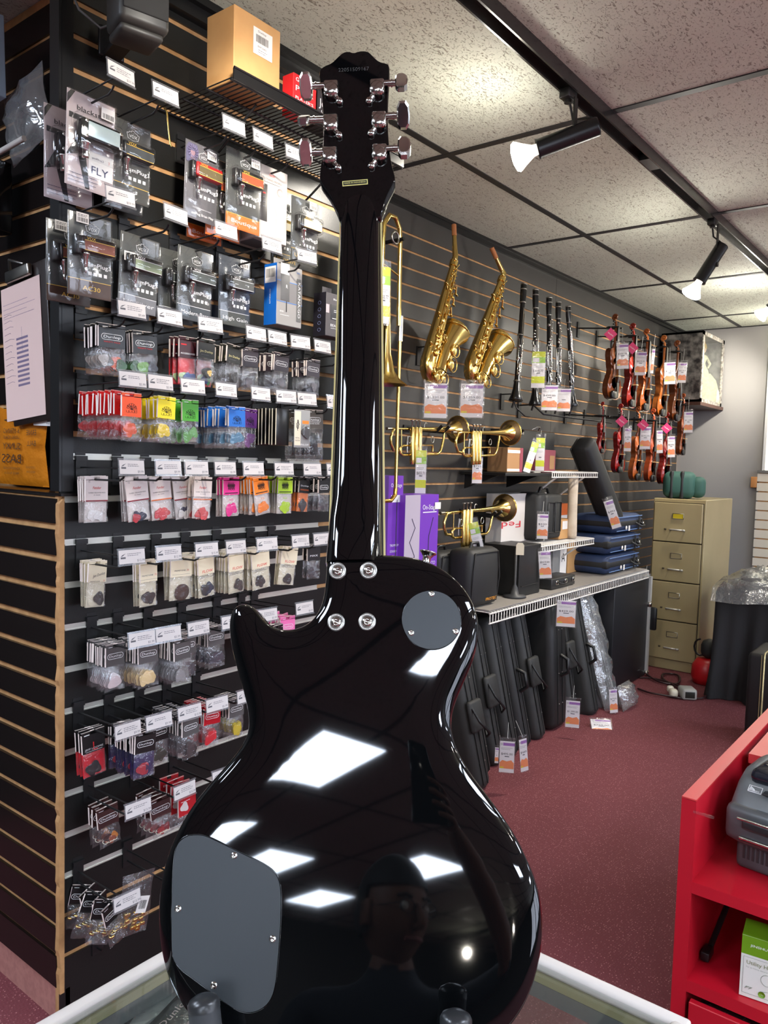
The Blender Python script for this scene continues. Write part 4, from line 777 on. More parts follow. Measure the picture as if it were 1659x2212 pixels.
for s_, h, x, z, wd in (('6-STRING', .018, -.01, .145, .085), ('LONG SCALE', .012, -.01, .128, .085), ('SLINKY', .024, -.01, .104, .095), ('BASS', .034, -.01, .070, .105), ('ROUNDWOUND', .010, -.01, .045, .09), ('MADE IN U.S.A.', .009, -.01, .032, .08), ('ERNIE', .02, .095, .14, .05), ('BALL', .02, .095, .112, .045), ('CUSTOM GAUGE', .008, .092, .05, .05), ('REGULAR', .008, .092, .038, .045)): b.text(s_, h, -x-.0, z, -.0195, 0, mirr(), w=wd)
for q in range(12): b.tube([(-.04+.006*q, -.014, .172), (-.03+.008*q, -.014, .186-.001*q)], .0012, 4, 0, mirr())
obj('lettering', b, mat('dark brown ink', (60, 34, 12), .6), t)
P0 = hit(62, 745, 0, 1.02)
t = thing('clipboard', 'dark clipboard with a pinkish order form in mirrored print, hanging at left', 'clipboard', facX((1.02, P0[1], P0[2]), 0) @ RY(-.09))
obj('board', B().rbox((0, .004, 0), (.20, .006, .40), .002), mat('dark brown board', (32, 22, 20), .3), t)
b = B().box((-.03, -.0006, -.01), (.2, .0008, .35)); 
rr = random.Random(9)
for k in range(4): lines(b, -.12, .05, .12-.012*k, 1, -.0012, 1, rs=k)
for k in range(11): b.rect(-.06, -.10+.012*k, .0, -.094+.012*k, -.0012, 1); 
for k in range(12): b.tube([(-.12, -.0012, .09-.016*k), (-.09, -.0012, .093-.016*k), (-.07-.02*rr.random(), -.0012, .09-.016*k)], .0006, 3, 1)
b.text('Customer Information', .007, .03, .02, -.0014, 1, mirr(), an=PI/2)
obj('order_form', b, [mat('pinkish paper', (206, 178, 170), .7), mat('purple grey ink', (110, 96, 120), .7)], t)
obj('clip', B().rbox((-.02, -.008, .185), (.12, .014, .03), .004).tube([(-.05, -.014, .2), (-.02, -.03, .215), (.02, -.014, .2)], .004, 6), steel, t)
P0 = hit(92, 906, 0, 1.03)
b = B().box((0, 0, 0), (.09, .001, .032)); logo(b, .03, 0, -.001, 1, 1.1); lines(b, -.035, .012, .008, 2, -.001, 1); b.text('$6.99', .007, -.028, -.01, -.001, 1, mirr()); solo('shelf_price_card', b, [cardm, ink], 'white price card in mirrored print below the clipboard', 'price card', facX((1.03, P0[1], P0[2])) @ RY(.03))
P0 = hit(52, 268, 0, 1.05)
t = thing('hanging_bag', 'reflected clear plastic bag of cable hanging at the upper left', 'bag', facX((1.05, P0[1], P0[2]+.07)) @ RY(-.25))
g = B(); bagmesh(g, .2, .19, .04, .06, 0, 300, 8, 10); obj('bag', g, WRAP, t)
obj('coiled_cable', B().tube([(.045*math.cos(q*.5), .01*math.sin(q*.17), -.075+.04*math.sin(q*.5)) for q in range(52)], .006, 6), mat('pale grey cable', (120, 112, 106), .5), t)
P0 = hit(35, 345, 0, 1.05); solo('display_rod', B().tube([(0, -.14, 0), (0, .14, 0)], .007, 8), mat('white rod', (200, 196, 190), .4), 'reflected white display rod sticking out below the clear bag at left', 'rod', T(1.0, P0[1]-.0, P0[2]+.0) @ RX(-.05))
P0 = hit(2, 140, 0, 1.03)
t = thing('blue_box', 'blue and white carton with mirrored label at the top left edge', 'box', facX((1.03, P0[1]+.02, P0[2])) @ RY(-.05))
obj('carton', B().rbox((0, -.03, 0), (.13, .04, .21), .002, seg=1, sm=False), mat('pale blue grey card', (150, 168, 186), .5), t)
b = B().box((-.01, -.051, -.03), (.1, .001, .14), 0).box((-.01, -.0512, -.09), (.1, .001, .025), 1).box((-.01, -.0518, .05), (.07, .0006, .08), 2); lines(b, -.04, .02, .07, 4, -.0526, 3, dz=.012, h=.003); obj('printed_label', b, [mat('teal print', (30, 96, 130), .5), mat('blue print', (30, 110, 200), .5), white, ink], t)
P0 = hit(0, 425, 0, 1.03)
t = thing('acrylic_case', 'reflected black display case with thin red lines at the left edge', 'case', facX((1.03, P0[1]+.045, P0[2])))
obj('body', B().rbox((0, 0, 0), (.11, .06, .19), .006), mat('glossy black', (18, 17, 18), .1), t)
obj('red_line', B().box((0, -.0305, .07), (.108, .001, .003)).box((0, -.0305, -.065), (.108, .001, .003)), redp, t)
# ================================================================ FAR WALL
# ---- hanging sale tags
tagw = mat('tag paper', (226, 222, 222), .5); purp = mat('tag purple', (150, 100, 170), .5); oran = mat('tag orange', (232, 140, 90), .5); yell = mat('tag yellow', (222, 196, 60), .5); lime = mat('tag lime', (150, 196, 60), .5); limey = mat('tag lime yellow', (206, 214, 40), .5)
sleeve = plastic('tag sleeve', (250, 250, 251), 30, .015, .12)
def sale_tag(px, py, wp, hp, ax, val, price, label, kind='o', tilt=0, turn=0, string=.05, back=.05, grp='price tags in clear sleeves', facing=None, lean=0):
    P_ = hit(px, py, ax, val); D = dep(P_); w_, h = wp*D/F, hp*D/F
    t = thing('sale_tag', label, 'price tag', T(*P_) @ RZ(facecam(P_)+turn if facing is None else facing) @ RY(tilt) @ RX(lean), grp)
    b = B().box((0, 0, -h*.04), (w_*.88, .0008, h*.86))
    f = -.001; e = w_*.44
    if kind == 'o':
        b.rect(-e*.55, h*.27, e, h*.35, f, 1); lines(b, -e*.8, e*.8, h*.2, 2, f, 2, dz=h*.035, h=h*.008); b.rect(-e*.96, -h*.36, e*.96, -h*.2, f, 3); b.add([(-e*.96, f, -h*.2), (e*.96, f, -h*.2), (e*.6, f, -h*.12), (0, f, -h*.16), (-e*.6, f, -h*.13)], [(0, 1, 2, 3, 4)], 3)
        b.rect(-e*.9, -h*.36, -e*.4, -h*.31, f-.0003, 4); b.tube([(-e*.75+e*.12*math.cos(q), f, h*.31+e*.12*math.sin(q)) for q in [j*.8 for j in range(9)]], .0008, 4, 2, cap=False)
    else:
        b.rect(-e, h*.12, e, h*.26, f, 5); b.rect(-e, h*.26, e, h*.39, f, 6); b.rect(-e*.9, h*.14, e*.1, h*.24, f-.0003, 0); b.rect(-e, -h*.36, e, -h*.2, f, 6 if kind == 'g' else 4); lines(b, -e*.7, e*.7, h*.04, 2, f, 2, dz=h*.03, h=h*.006)
    if price: b.text(price, h*.085, 0, h*.04 if kind == 'o' else -h*.07, f-.0002, 7, w=w_*.68)
    b.rect(-e*.3, -h*.04, e*.3, -h*.015, f, 2) if kind == 'o' else b.rect(-e*.3, -h*.13, e*.3, -h*.11, f, 2)
    obj('printed_card', b, [tagw, purp, ink, oran, yell, lime, limey, inkd], t)
    s = B().rbox((0, 0, 0), (w_, .004, h), .0019); obj('sleeve', s, sleeve, t)
    if string: obj('string', B().tube([(0, 0, h/2-.004), (.002, back, h/2+string)], .0009, 4), mat('clear tie', (190, 190, 186), .4), t)
    return t
# ---- saxophones
def sax(label, top, bot, turn, tip, seed):
    """body tube from bow (bot) to the neck end (top); bell on +x"""
    top = V(top); bot = V(bot); L_ = (top-bot).length; ax = (top-bot).normalized()
    xh = V((1, 0, 0)); xh = (xh-ax*ax.dot(xh)).normalized(); yh = ax.cross(xh)
    M = MX(((xh.x, yh.x, ax.x, bot.x), (xh.y, yh.y, ax.y, bot.y), (xh.z, yh.z, ax.z, bot.z), (0, 0, 0, 1))) @ RZ(turn) @ MX.Scale(L_/.545, 4)
    t = thing('saxophone', label, 'saxophone', M, 'saxophones on the slat wall'); rr = random.Random(seed)
    bp_ = []; br = []
    for k in range(13): z = .52-k*.038; bp_.append((0, 0, z)); br.append(.0125+.018*(k/12))
    for k in range(1, 12): a = PI+PI*k/12; bp_.append((.048+.048*math.cos(a), 0, .064+.052*math.sin(a))); br.append(.0305+.005*k/12)
    obj('body_tube', B().tube(bp_, br, 16, cap=False), gold, t)
    bl = []; rl = []
    for k in range(13): u = k/12; bl.append((.096+.008*u+.034*u**3, 0, .06+.215*u)); rl.append(.035+.008*u+.026*u**3.5)
    q = B().tube(bl, rl, 20, cap=False); rim = bl[-1]; q.tube([(rim[0]-.004+rl[-1]*math.cos(a)*.99, rl[-1]*math.sin(a), rim[2]-.01*math.cos(a)*.9) for a in [2*PI*j/20 for j in range(21)]], .003, 6, cap=False)
    obj('bell', q, gold, t); q = B().tube([bl[-1], bl[-3], bl[-6]], [rl[-1]*.95, rl[-3]*.93, rl[-6]*.9], 20, cap=False); q.tube([bl[-6], V(bl[-6])-V((0, 0, .001))], [rl[-6]*.9, .001], 20); obj('bell_inside', q, mat('brass bore with painted shade', (88, 68, 40), .5, me=.6), t)  # shade inside the bell is put into a darker brass colour
    tp = M.inverted() @ V(tip); j0 = V((0, 0, .535)); nk = [V((0, 0, .52)), j0, V((0, 0, .56))]+[j0.lerp(tp, f_)+V((.0, 0, .02*(1-f_))) for f_ in (.3, .5, .75, 1)]; nd = (nk[-1]-nk[-2]).normalized()
    obj('neck', B().tube(nk, [.0135, .013, .0125, .0115, .0105, .0095, .0085], 12).tube([(0, 0, .51), (0, 0, .535)], .018, 14).rbox((-.01, -.014, .535), (.03, .008, .012), .003), gold, t)
    obj('cork', B().tube([nk[-1]-nd*.02, nk[-1]+nd*.03], .0105, 12), mat('cork', (176, 112, 66), .7), t)
    for k in range(11):
        z = .47-.038*k-.006*(k % 2); r = .0125+.018*(k/12); kr = .009+.006*k/11; an = (-PI/2+(.5 if k % 2 else -.2)+rr.uniform(-.2, .2))
        M2 = RZ(an) @ T(r+.006, 0, z) @ RY(PI/2)
        obj('key_cup', B().lathe([(0, .003), (kr*.55, .004), (kr, .001), (kr*1.05, -.002), (kr*.9, -.004), (0, -.004)], 12, 0, M2), goldd if k % 3 else gold, t)
    for k, (a, z0, z1, r) in enumerate(((-.9, .06, .5, .033), (-1.5, .1, .46, .034), (-2.1, .12, .44, .033), (-.5, .0, .34, .04), (.1, .2, .48, .03))):
        rt_ = [(math.cos(a)*(r-.012*(z-.06)/.44), math.sin(a)*(r-.012*(z-.06)/.44), z) for z in (z0, (z0+z1)/2, z1)]; b = B().tube(rt_, .0026, 6)
        for j in range(5): f_ = j/4; p = V(rt_[0]).lerp(V(rt_[2]), f_); b.tube([p, V((p.x*.6, p.y*.6, p.z))], .0028, 6)
        obj('key_rod', b, gold, t)
    b = B()
    for j in range(34):
        z = .03+.47*j/34; a = rr.uniform(-2.4, .3); r = .0335-.017*(z/.5); b.tube([(math.cos(a)*r*.8, math.sin(a)*r*.8, z), (math.cos(a)*(r+.012), math.sin(a)*(r+.012), z+rr.uniform(-.004, .004))], .0028, 5)
        if j % 3 == 0: b.tube([(math.cos(a)*(r+.011), math.sin(a)*(r+.011), z), (math.cos(a+.5)*(r+.011), math.sin(a+.5)*(r+.011), z+.03)], .0025, 5); b.rbox((math.cos(a)*(r+.012), math.sin(a)*(r+.012), z), (.012, .008, .006), .002)
    obj('key_posts', b, gold, t)
    b = B()
    for j in range(3): b.tube([(.02, -.03, .42-.05*j), (.045+.004*j, -.02, .4-.05*j)], .004, 6); b.rbox((.05, -.02, .4-.05*j), (.02, .012, .006), .0028)
    for j in range(3): b.rbox((-.03, -.014, .40-.14*j), (.028, .016, .007), .003); b.tube([(-.03, -.014, .40-.14*j), (-.012, -.014, .385-.14*j)], .003, 6)
    obj('side_keys', b, gold, t)
    for (x, z, r) in ((.115, .1, .026), (.11, .165, .024), (.035, -.0, .022), (.085, .015, .02)):
        q = B().lathe([(0, .005), (r*.5, .006), (r, .002), (r*1.04, -.002), (0, -.003)], 16, 0, T(x, -.042, z) @ RX(PI/2)); q.tube([(x+r*1.2*math.cos(a), -.052, z+r*1.2*math.sin(a)) for a in [PI*j/8 for j in range(17)]], .0022, 5, cap=False); obj('pad_guard', q, gold, t)
    obj('brace', B().tube([(.03, -.02, .2), (.075, -.02, .19)], .004, 6).tube([(.0525+.012*math.cos(a), -.02, .195+.012*math.sin(a)) for a in [PI*j/6 for j in range(13)]], .0028, 5), gold, t)
    return t
sax('brass saxophone, left one of two on the far wall', hit(982, 560, 1, 2.04), hit(917, 806, 1, 2.03), .08, hit(981, 500, 1, 2.06), 1)
sax('brass saxophone, right one of two on the far wall', hit(1086, 596, 1, 2.04), hit(1010, 808, 1, 2.03), -.02, hit(1068, 549, 1, 2.06), 2)
for px, py, nm in ((905, 760, 'left'), (1085, 860, 'right')):
    P_ = hit(px, py, 1, YF-.004); t = thing('wall_bracket', 'black wire instrument bracket on the far wall, %s of the saxophones' % nm, 'bracket', T(*P_), 'instrument brackets')
    obj('plate', B().box((0, 0, -.02), (.035, .008, .09)), black, t); obj('arm', B().tube([(-.01, 0, .02), (-.01, -.06, .02), (-.01, -.1, -.06), (.03, -.13, -.1), (.09, -.13, -.1)], .004, 6), black, t)
sale_tag(941, 862, 55, 86, 1, 2.0, '$1,231.00', 'price tag reading $1,231.00 below the left saxophone'); sale_tag(1019, 862, 55, 84, 1, 2.0, '$1,259.00', 'price tag reading $1,259.00 below the right saxophone')
# ---- trombone (partly behind the guitar neck)
def tubm(name, pts, r, m, par, n=10): return obj(name, B().tube(pts, r, n), m, par)
P0 = hit(834, 1082, 1, 1.91); t = thing('trombone', 'brass trombone hanging upright, partly behind the guitar neck', 'trombone', T(P0[0], P0[1], P0[2]))
zt = hit(835, 462, 1, 1.91)[2]-P0[2]; zs = hit(846, 700, 1, 1.91)[2]-P0[2]; zr = hit(840, 832, 1, 1.88)[2]-P0[2]
tubm('slide_tube', [(.06, 0, .04), (.06, 0, zs)], .0075, gold, t); tubm('slide_tube', [(-.045, 0, .04), (-.045, 0, zs)], .0075, gold, t)
tubm('slide_bow', [(.06, 0, .05), (.058, 0, .022), (.03, 0, .0), (-.015, 0, .0), (-.043, 0, .022), (-.045, 0, .05)], .009, goldd, t)
tubm('receiver', [(.06, 0, zs-.06), (.06, 0, zs+.04)], .012, steel, t)
tubm('main_tube', [(.05, .0, zs), (.045, 0, zt-.08), (.038, 0, zt-.035), (.01, 0, zt), (-.03, 0, zt), (-.06, 0, zt-.04), (-.065, 0, zt-.1), (-.065, 0, .9)], .0095, gold, t)
obj('bell', B().tube([(-.065, -.03, zr+.4), (-.065, -.03, zr+.24), (-.065, -.03, zr+.12), (-.062, -.03, zr+.05), (-.06, -.03, zr+.02), (-.06, -.03, zr)], [.011, .014, .02, .034, .055, .085], 24, cap=False), gold, t)
tubm('cross_stay', [(.05, 0, zt-.22), (-.065, 0, zt-.19)], .004, gold, t); tubm('tuning_ring', [(.0+.022*math.cos(a), -.01, zt-.08+.022*math.sin(a)) for a in [PI*j/8 for j in range(17)]], .004, steel, t, 6)
obj('peg', B().tube([(.02, .29, zt-.09), (.03, -.03, zt-.08)], .008, 8), black, t)
sale_tag(829, 632, 34, 140, 1, 1.85, '$538.77', 'green and yellow sale tag hanging on the trombone', 'g', turn=.5)
# ---- trumpets
def trumpet(label, pl, pr, Y, flip=0, yaw=0):
    A = hit(pl[0], pl[1], 1, Y); Bp = hit(pr[0], pr[1], 1, Y); L_ = (Bp-A).length; an = math.atan2(Bp.z-A.z, Bp.x-A.x)
    t = thing('trumpet', label, 'trumpet', T(*A) @ RY(-an) @ RZ(yaw) @ MX.Scale(L_/.5, 4), 'trumpets on the slat wall')
    bl = [(.12, 0, .0), (.2, 0, 0), (.3, 0, 0), (.37, 0, 0), (.41, 0, 0), (.44, 0, 0), (.465, 0, 0), (.485, 0, 0), (.497, 0, 0), (.5, 0, 0)]; r = [.0065, .0075, .0095, .013, .017, .023, .032, .045, .058, .063]
    q = B().tube(bl, r, 24, cap=False); q.tube([(.5, .063*math.cos(a), .063*math.sin(a)) for a in [2*PI*j/24 for j in range(25)]], .002, 5, cap=False); obj('bell', q, gold, t)
    q = B().tube([(.498, 0, 0), (.47, 0, 0), (.44, 0, 0)], [.06, .032, .021], 20, cap=False); obj('bell_inside', q, mat('brass bore with painted shade', (88, 68, 40), .5), t)  # darker bore colour carries the bell's inner shade
    tubm('leadpipe', [(-.02, 0, .0), (.12, 0, .0)], .005, gold, t); obj('mouth_end', B().tube([(-.03, 0, 0), (.0, 0, 0)], [.007, .0062], 10), steel, t)
    tubm('rear_bow', [(.03, -.012, .0), (.0, -.012, -.004), (-.018, -.012, -.035), (-.018, -.012, -.06), (.0, -.012, -.088), (.03, -.012, -.092)], .0062, gold, t)
    tubm('tuning_slide', [(.08, .0, -.07), (.06, .0, -.08), (.06, 0, -.1), (.08, 0, -.11), (.34, 0, -.11), (.36, 0, -.10), (.375, 0, -.075), (.39, 0, -.03), (.395, 0, .0)], .0058, gold, t)
    tubm('second_tube', [(.08, .0, -.07), (.30, 0, -.07), (.30, 0, -.098)], .005, gold, t)
    for k in range(3):
        x = .13+.028*k; obj('valve', B().lathe([(0, -.15), (.008, -.15), (.0095, -.146), (.0105, -.13), (.0105, .0), (.0085, .004), (.0085, .008), (0, .009)], 14, 0, T(x, -.012, 0)), gold, t)
        obj('valve_button', B().lathe([(.0025, 0), (.0025, .024), (.0075, .026), (.0075, .03), (0, .031)], 12, 0, T(x, -.012, .008)), steel, t)
    q = B()
    for x in (.1, .27): q.tube([(x+.012*math.cos(a), -.02, -.045+.014*math.sin(a)) for a in [PI*j/8 for j in range(17)]], .002, 5)
    q.tube([(.235, 0, .006), (.235, 0, .02), (.245, 0, .028), (.255, 0, .024)], .0025, 5); q.tube([(.11, 0, -.1), (.11, 0, -.06), (.115, 0, -.03)], .004, 6); obj('finger_rings', q, steel, t)
    for x in (.07, .2): obj('stay', B().tube([(x, 0, 0), (x, 0, -.108)], .003, 6), gold, t)
    return t
trumpet('brass trumpet, left one of the upper pair', (845, 926), (988, 928), 2.04); trumpet('brass trumpet, right one of the upper pair', (985, 934), (1102, 935), 1.98); trumpet('brass trumpet, the lower one beside the purple boxes', (960, 1108), (1090, 1097), 2.04)
for k, (px, py) in enumerate(((880, 925), (1020, 930), (1000, 1105))):
    P_ = hit(px, py, 1, YF-.004); t = thing('trumpet_bracket', 'padded black bracket holding the %s trumpet' % ['upper left', 'upper right', 'lower'][k], 'bracket', T(*P_), 'instrument brackets')
    obj('plate', B().box((.05, 0, 0), (.16, .008, .03)), black, t)
    for x in (0, .06, .2): obj('hook_arm', B().tube([(x, 0, 0), (x, -.12, -.012), (x, -.165, -.016), (x, -.2, .012)], .008, 8), black, t)
sale_tag(909, 1015, 26, 108, 1, 2.0, '$655.71', 'long green and yellow sale tag under the upper left trumpet', 'g'); sale_tag(1031, 1010, 25, 72, 1, 2.0, '$732', 'small orange price tag under the upper right trumpet', turn=.3); sale_tag(1030, 1165, 24, 96, 1, 1.95, '', 'yellow-green tag tilted under the lower trumpet', 'g', tilt=-.26)
# ---- clarinets
def clarinet(label, top, bot, plain=False, seed=0):
    bot = V(bot); top = V(top); L_ = (top-bot).length; t = thing('clarinet', label, 'clarinet', T(*bot) @ V((0, 0, 1)).rotation_difference((top-bot).normalized()).to_matrix().to_4x4() @ RZ(facecam(bot)+.35+PI) @ MX.Scale(L_/.6, 4), 'clarinets on the slat wall')
    bk = mat('ebonite', (18, 18, 19), .22)
    obj('bell', B().lathe([(.0, .0), (.034, 0), (.036, .004), (.026, .03), (.019, .06), (.016, .09), (.0165, .1)], 20), bk, t)
    obj('lower_joint', B().lathe([(.0155, .1), (.014, .11), (.0135, .33)], 16), bk, t); obj('upper_joint', B().lathe([(.0145, .335), (.0125, .34), (.012, .5)], 16), bk, t)
    obj('barrel', B().lathe([(.0145, .503), (.0155, .52), (.0165, .545), (.016, .57)], 16), bk, t)
    obj('cap', B().lathe([(.0155, .572), (.0155, .596), (.0145, .6), (0, .6)], 16), bk, t)
    for z, r in ((.1, .0175), (.335, .0158), (.502, .0158), (.57, .0168), (.596, .0162)): obj('ring', B().lathe([(r-.002, z-.003), (r, z-.003), (r, z+.003), (r-.002, z+.003)], 18), steel, t)
    rr = random.Random(seed); q = B()
    for k in range(24 if not plain else 12):
        z = .12+.0155*k; a = rr.uniform(-1.3, 1.5)+PI/2; r = .018; kr = rr.uniform(.005, .009)
        obj('key', B().lathe([(0, .002), (kr, .001), (kr, -.001), (0, -.002)], 8, 0, RZ(a) @ T(r, 0, z) @ RY(PI/2)), chrome, t)
    for a, z0, z1 in ((PI/2-.5, .13, .31), (PI/2+.6, .16, .44), (PI/2+.1, .34, .47), (PI/2-.9, .2, .33)):
        q.tube([(math.cos(a)*.0175, math.sin(a)*.0175, z0), (math.cos(a)*.0175, math.sin(a)*.0175, z1)], .0018, 5)
        for z in (z0, (z0+z1)/2, z1): q.tube([(math.cos(a)*.0175, math.sin(a)*.0175, z), (math.cos(a)*.012, math.sin(a)*.012, z)], .002, 5)
    for k in range(3): q.rbox((-.006+.004*k, .019, .15+.012*k), (.006, .004, .02), .0018)
    obj('key_rods', q, chrome, t); return t
cl_px = (((1132, 613), (1114, 866)), ((1157, 625), (1156, 876)), ((1186, 642), (1186, 880)), ((1206, 652), (1206, 880)), ((1227, 661), (1237, 878)))
for k, (a, b_) in enumerate(cl_px):
    clarinet('black clarinet with silver keys, %s of five from the left' % ordn[k], hit(*a, 1, 1.98), hit(*b_, 1, 1.95), k == 0, k)
P_ = hit(1130, 868, 1, YF); t = thing('clarinet_rack', 'black wire rack under the clarinets', 'bracket', T(P_.x-.05, YF, 1.76))
obj('plate', B().box((-.0, -.004, -.01), (.035, .008, .09)), black, t); b = B().tube([(0, -.01, .02), (-.02, -.1, .02), (.0, -.16, -.035), (.9, -.2, -.035)], .005, 6)
obj('rod', b, black, t)
for k, (a, b_) in enumerate(cl_px): q = hit(*b_, 1, 1.95); obj('peg', B().tube([(q.x-P_.x+.05, q.y-YF+.02, -.035), (q.x-P_.x+.05, q.y-YF, .03)], .006, 6), black, t)
sale_tag(1163, 795, 32, 90, 1, 1.86, '$484.77', 'green and yellow sale tag in front of the second clarinet', 'g', back=.13); sale_tag(1187, 857, 38, 62, 1, 1.84, '$499.00', 'price tag overlapping the clarinet bells, left one', back=.14); sale_tag(1218, 862, 32, 56, 1, 1.86, '', 'price tag with red stripes beside the last clarinet bell', back=.12)
# ---- violins
def violin(label, scroll, bot_z, col, turn, tagf=None, chin=True, grp='violins on the far wall'):
    H_ = scroll[2]-bot_z; k = H_/.59; t = thing('violin', label, 'violin', T(*scroll) @ RZ(turn) @ MX.Scale(k, 4), grp)
    col = tuple(int(c*.84) for c in col); top = mat('varnish top %d' % col[0], col, .16, coat=.5, var=(14, tuple(int(c*.86) for c in col))); side = mat('varnish ribs %d' % col[0], tuple(int(c*.72) for c in col), .14, coat=.5)
    prof = [(-.35, 0), (-.34, .1), (-.325, .45), (-.30, .75), (-.272, .84), (-.24, .83), (-.215, .72), (-.195, .56), (-.19, .6)]
    hw = [(-.235, .018), (-.237, .045), (-.247, .068), (-.265, .08), (-.29, .083), (-.315, .077), (-.337, .066), (-.35, .068), (-.358, .058), (-.385, .054), (-.415, .06), (-.428, .074), (-.44, .075), (-.46, .089), (-.49, .1), (-.525, .103), (-.555, .093), (-.578, .068), (-.588, .034), (-.59, .006)]
    P_ = [(w_, z) for z, w_ in hw]+[(-w_, z) for z, w_ in hw[::-1]]
    sm_ = lambda s: [(p[0]*s, (p[1]+.41)*s-.41) for p in P_]
    obj('ribs', B().prism(sm_(.965), -.016, .016, sm=True), side, t)
    q = B(); q.prism(P_, -.0195, -.016); inner = sm_(.6); n = len(P_)
    q.add([(p[0], -.0195, p[1]) for p in P_]+[(p[0], -.0285, p[1]) for p in inner], [(i, i+n, (i+1) % n+n, (i+1) % n) for i in range(n)]+[tuple(range(n, 2*n))], 0, True); obj('top_plate', q, top, t)
    q = B(); q.prism(P_, .016, .0195); q.add([(p[0], .0195, p[1]) for p in P_]+[(p[0], .0285, p[1]) for p in inner], [(i, (i+1) % n, (i+1) % n+n, i+n) for i in range(n)]+[tuple(range(2*n-1, n-1, -1))], 0, True); obj('back_plate', q, side, t)
    obj('neck', B().tube([(0, -.012, -.085), (0, -.012, -.2), (0, 0, -.24)], [.011, .012, .018], 10), top, t)
    sc = [(0, -.004+.017*(1-j/26)*math.cos(j*.55)+.0, -.02+.017*(1-j/26)*math.sin(j*.55)) for j in range(22)]
    obj('scroll', B().tube([(0, -.012, -.09), (0, -.008, -.06), (0, .006, -.04), (0, .016, -.028)]+sc, [.009, .010, .0085, .008]+[.008-.0002*j for j in range(22)], 8, flat=1).tube([(-.02, -.004, -.02), (.02, -.004, -.02)], .006, 8), top, t)
    obj('fingerboard', B().prism([(-.012, -.09), (.012, -.09), (.021, -.345), (-.021, -.345)], -.034, -.026), mat('ebony', (16, 15, 15), .3), t)
    obj('tailpiece', B().prism([(-.017, -.475), (.017, -.475), (.009, -.58), (-.009, -.58)], -.046, -.038), mat('ebony', None), t)
    obj('bridge', B().prism([(-.02, -.432), (.02, -.432), (.017, -.428), (-.017, -.428)], -.055, -.028), mat('maple bridge', (214, 176, 120), .5), t)
    if chin: obj('chin_rest', B().rbox((-.045, -.04, -.56), (.07, .02, .055), .009), mat('ebony', None), t)
    b = B()
    for x in (-.012, -.004, .004, .012): b.tube([(x*.4, -.026, -.08), (x, -.054, -.43), (x*.8, -.044, -.48)], .0006, 3)
    obj('strings', b, steel, t); b = B()
    for s_ in (-1, 1):
        for z in (-.055, -.075): b.tube([(0, -.008, z), (s_*.03, -.008, z-.002)], .0032, 6); b.lathe([(0, -.003), (.006, -.003), (.006, .003), (0, .003)], 8, 0, T(s_*.033, -.008, z) @ RY(PI/2))
    obj('pegs', b, mat('ebony', None), t)
    b = B()
    for s_ in (-1, 1): b.tube([(s_*.034, -.0292, -.385), (s_*.036, -.0292, -.395), (s_*.046, -.028, -.43), (s_*.044, -.0285, -.445)], .0018, 4)
    obj('sound_hole', b, inkd, t)
    return t
mat('ebony', (16, 15, 15), .3)
OR, RD, BRW, AMB = (206, 112, 44), (168, 44, 30), (150, 78, 36), (190, 96, 40)
vs_ = [((1329, 678), 864, BRW, 'brown violin, first from the left in the upper row'), ((1367, 698), 882, RD, 'dark red violin, second in the upper row'), ((1397, 710), 890, AMB, 'amber violin, third in the upper row'), ((1434, 724), 902, OR, 'bright orange violin, fourth in the upper row'), ((1463, 735), 912, BRW, 'reddish brown violin, last in the upper row')]
vv = [((1302, 868), 980, (172, 34, 26), 'small red violin hanging alone at the left of the lower row'), ((1341, 872), 1022, (170, 32, 28), 'deep red violin with glossy top, second in the lower row'), ((1379, 878), 1038, AMB, 'brown violin with silver chin rest, third in the lower row'), ((1411, 882), 1041, (186, 78, 36), 'orange brown violin, fourth in the lower row'), ((1441, 890), 1047, (164, 34, 26), 'red violin, last in the lower row'), ((1476, 850), 984, (176, 84, 40), 'orange brown violin hanging farthest right, near the glass box')]
for (sp, by, col, lab) in vs_+vv:
    P_ = hit(*sp, 1, 1.98); bz = hit(sp[0]-8, by, 1, 1.98).z; violin(lab, P_, bz, col, U(-.08, .06))
    t = thing('violin_hanger', 'black hanger arm holding the '+lab.split(',')[0].replace(' hanging alone at the left of the lower row', '').replace(' hanging farthest right', ' at far right'), 'hanger', T(P_.x-.05, YF, P_.z-.09), 'violin hanger arms')
    obj('plate', B().box((0, -.004, 0), (.03, .008, .1)), black, t); obj('arm', B().tube([(0, -.008, .01), (.03, -.18, .0)], .005, 6).tube([(.075, -.27, -.0), (.07, -.2, .0), (.03, -.18, 0), (.0, -.21, 0), (.02, -.27, 0)], .006, 6), black, t)
vt = [((1345, 767), (27, 62), '$330.00', 'the first upper violin'), ((1384, 783), (24, 58), '$419.00', 'the second upper violin'), ((1410, 778), (7, 60), '', 'the third upper violin, seen edge-on'), ((1447, 804), (25, 54), '$1,400', 'the fourth upper violin'), ((1474, 803), (19, 50), '$549', 'the last upper violin'), ((1356, 947), (16, 58), '$330', 'the second lower violin'), ((1394, 944), (24, 55), '$395.00', 'the third lower violin'), ((1425, 952), (14, 56), '$449', 'the fourth lower violin'), ((1450, 963), (17, 52), '$395', 'the last lower violin'), ((1487, 910), (20, 52), '$1,100', 'the farthest right violin')]
for (c, s_, pr, lab) in vt: sale_tag(c[0], c[1], s_[0], s_[1], 1, 1.87, pr, 'small price tag in front of '+lab, tilt=U(-.05, .05), string=.10, back=.13)
pink = mat('magenta hang card', (206, 40, 100), .5)
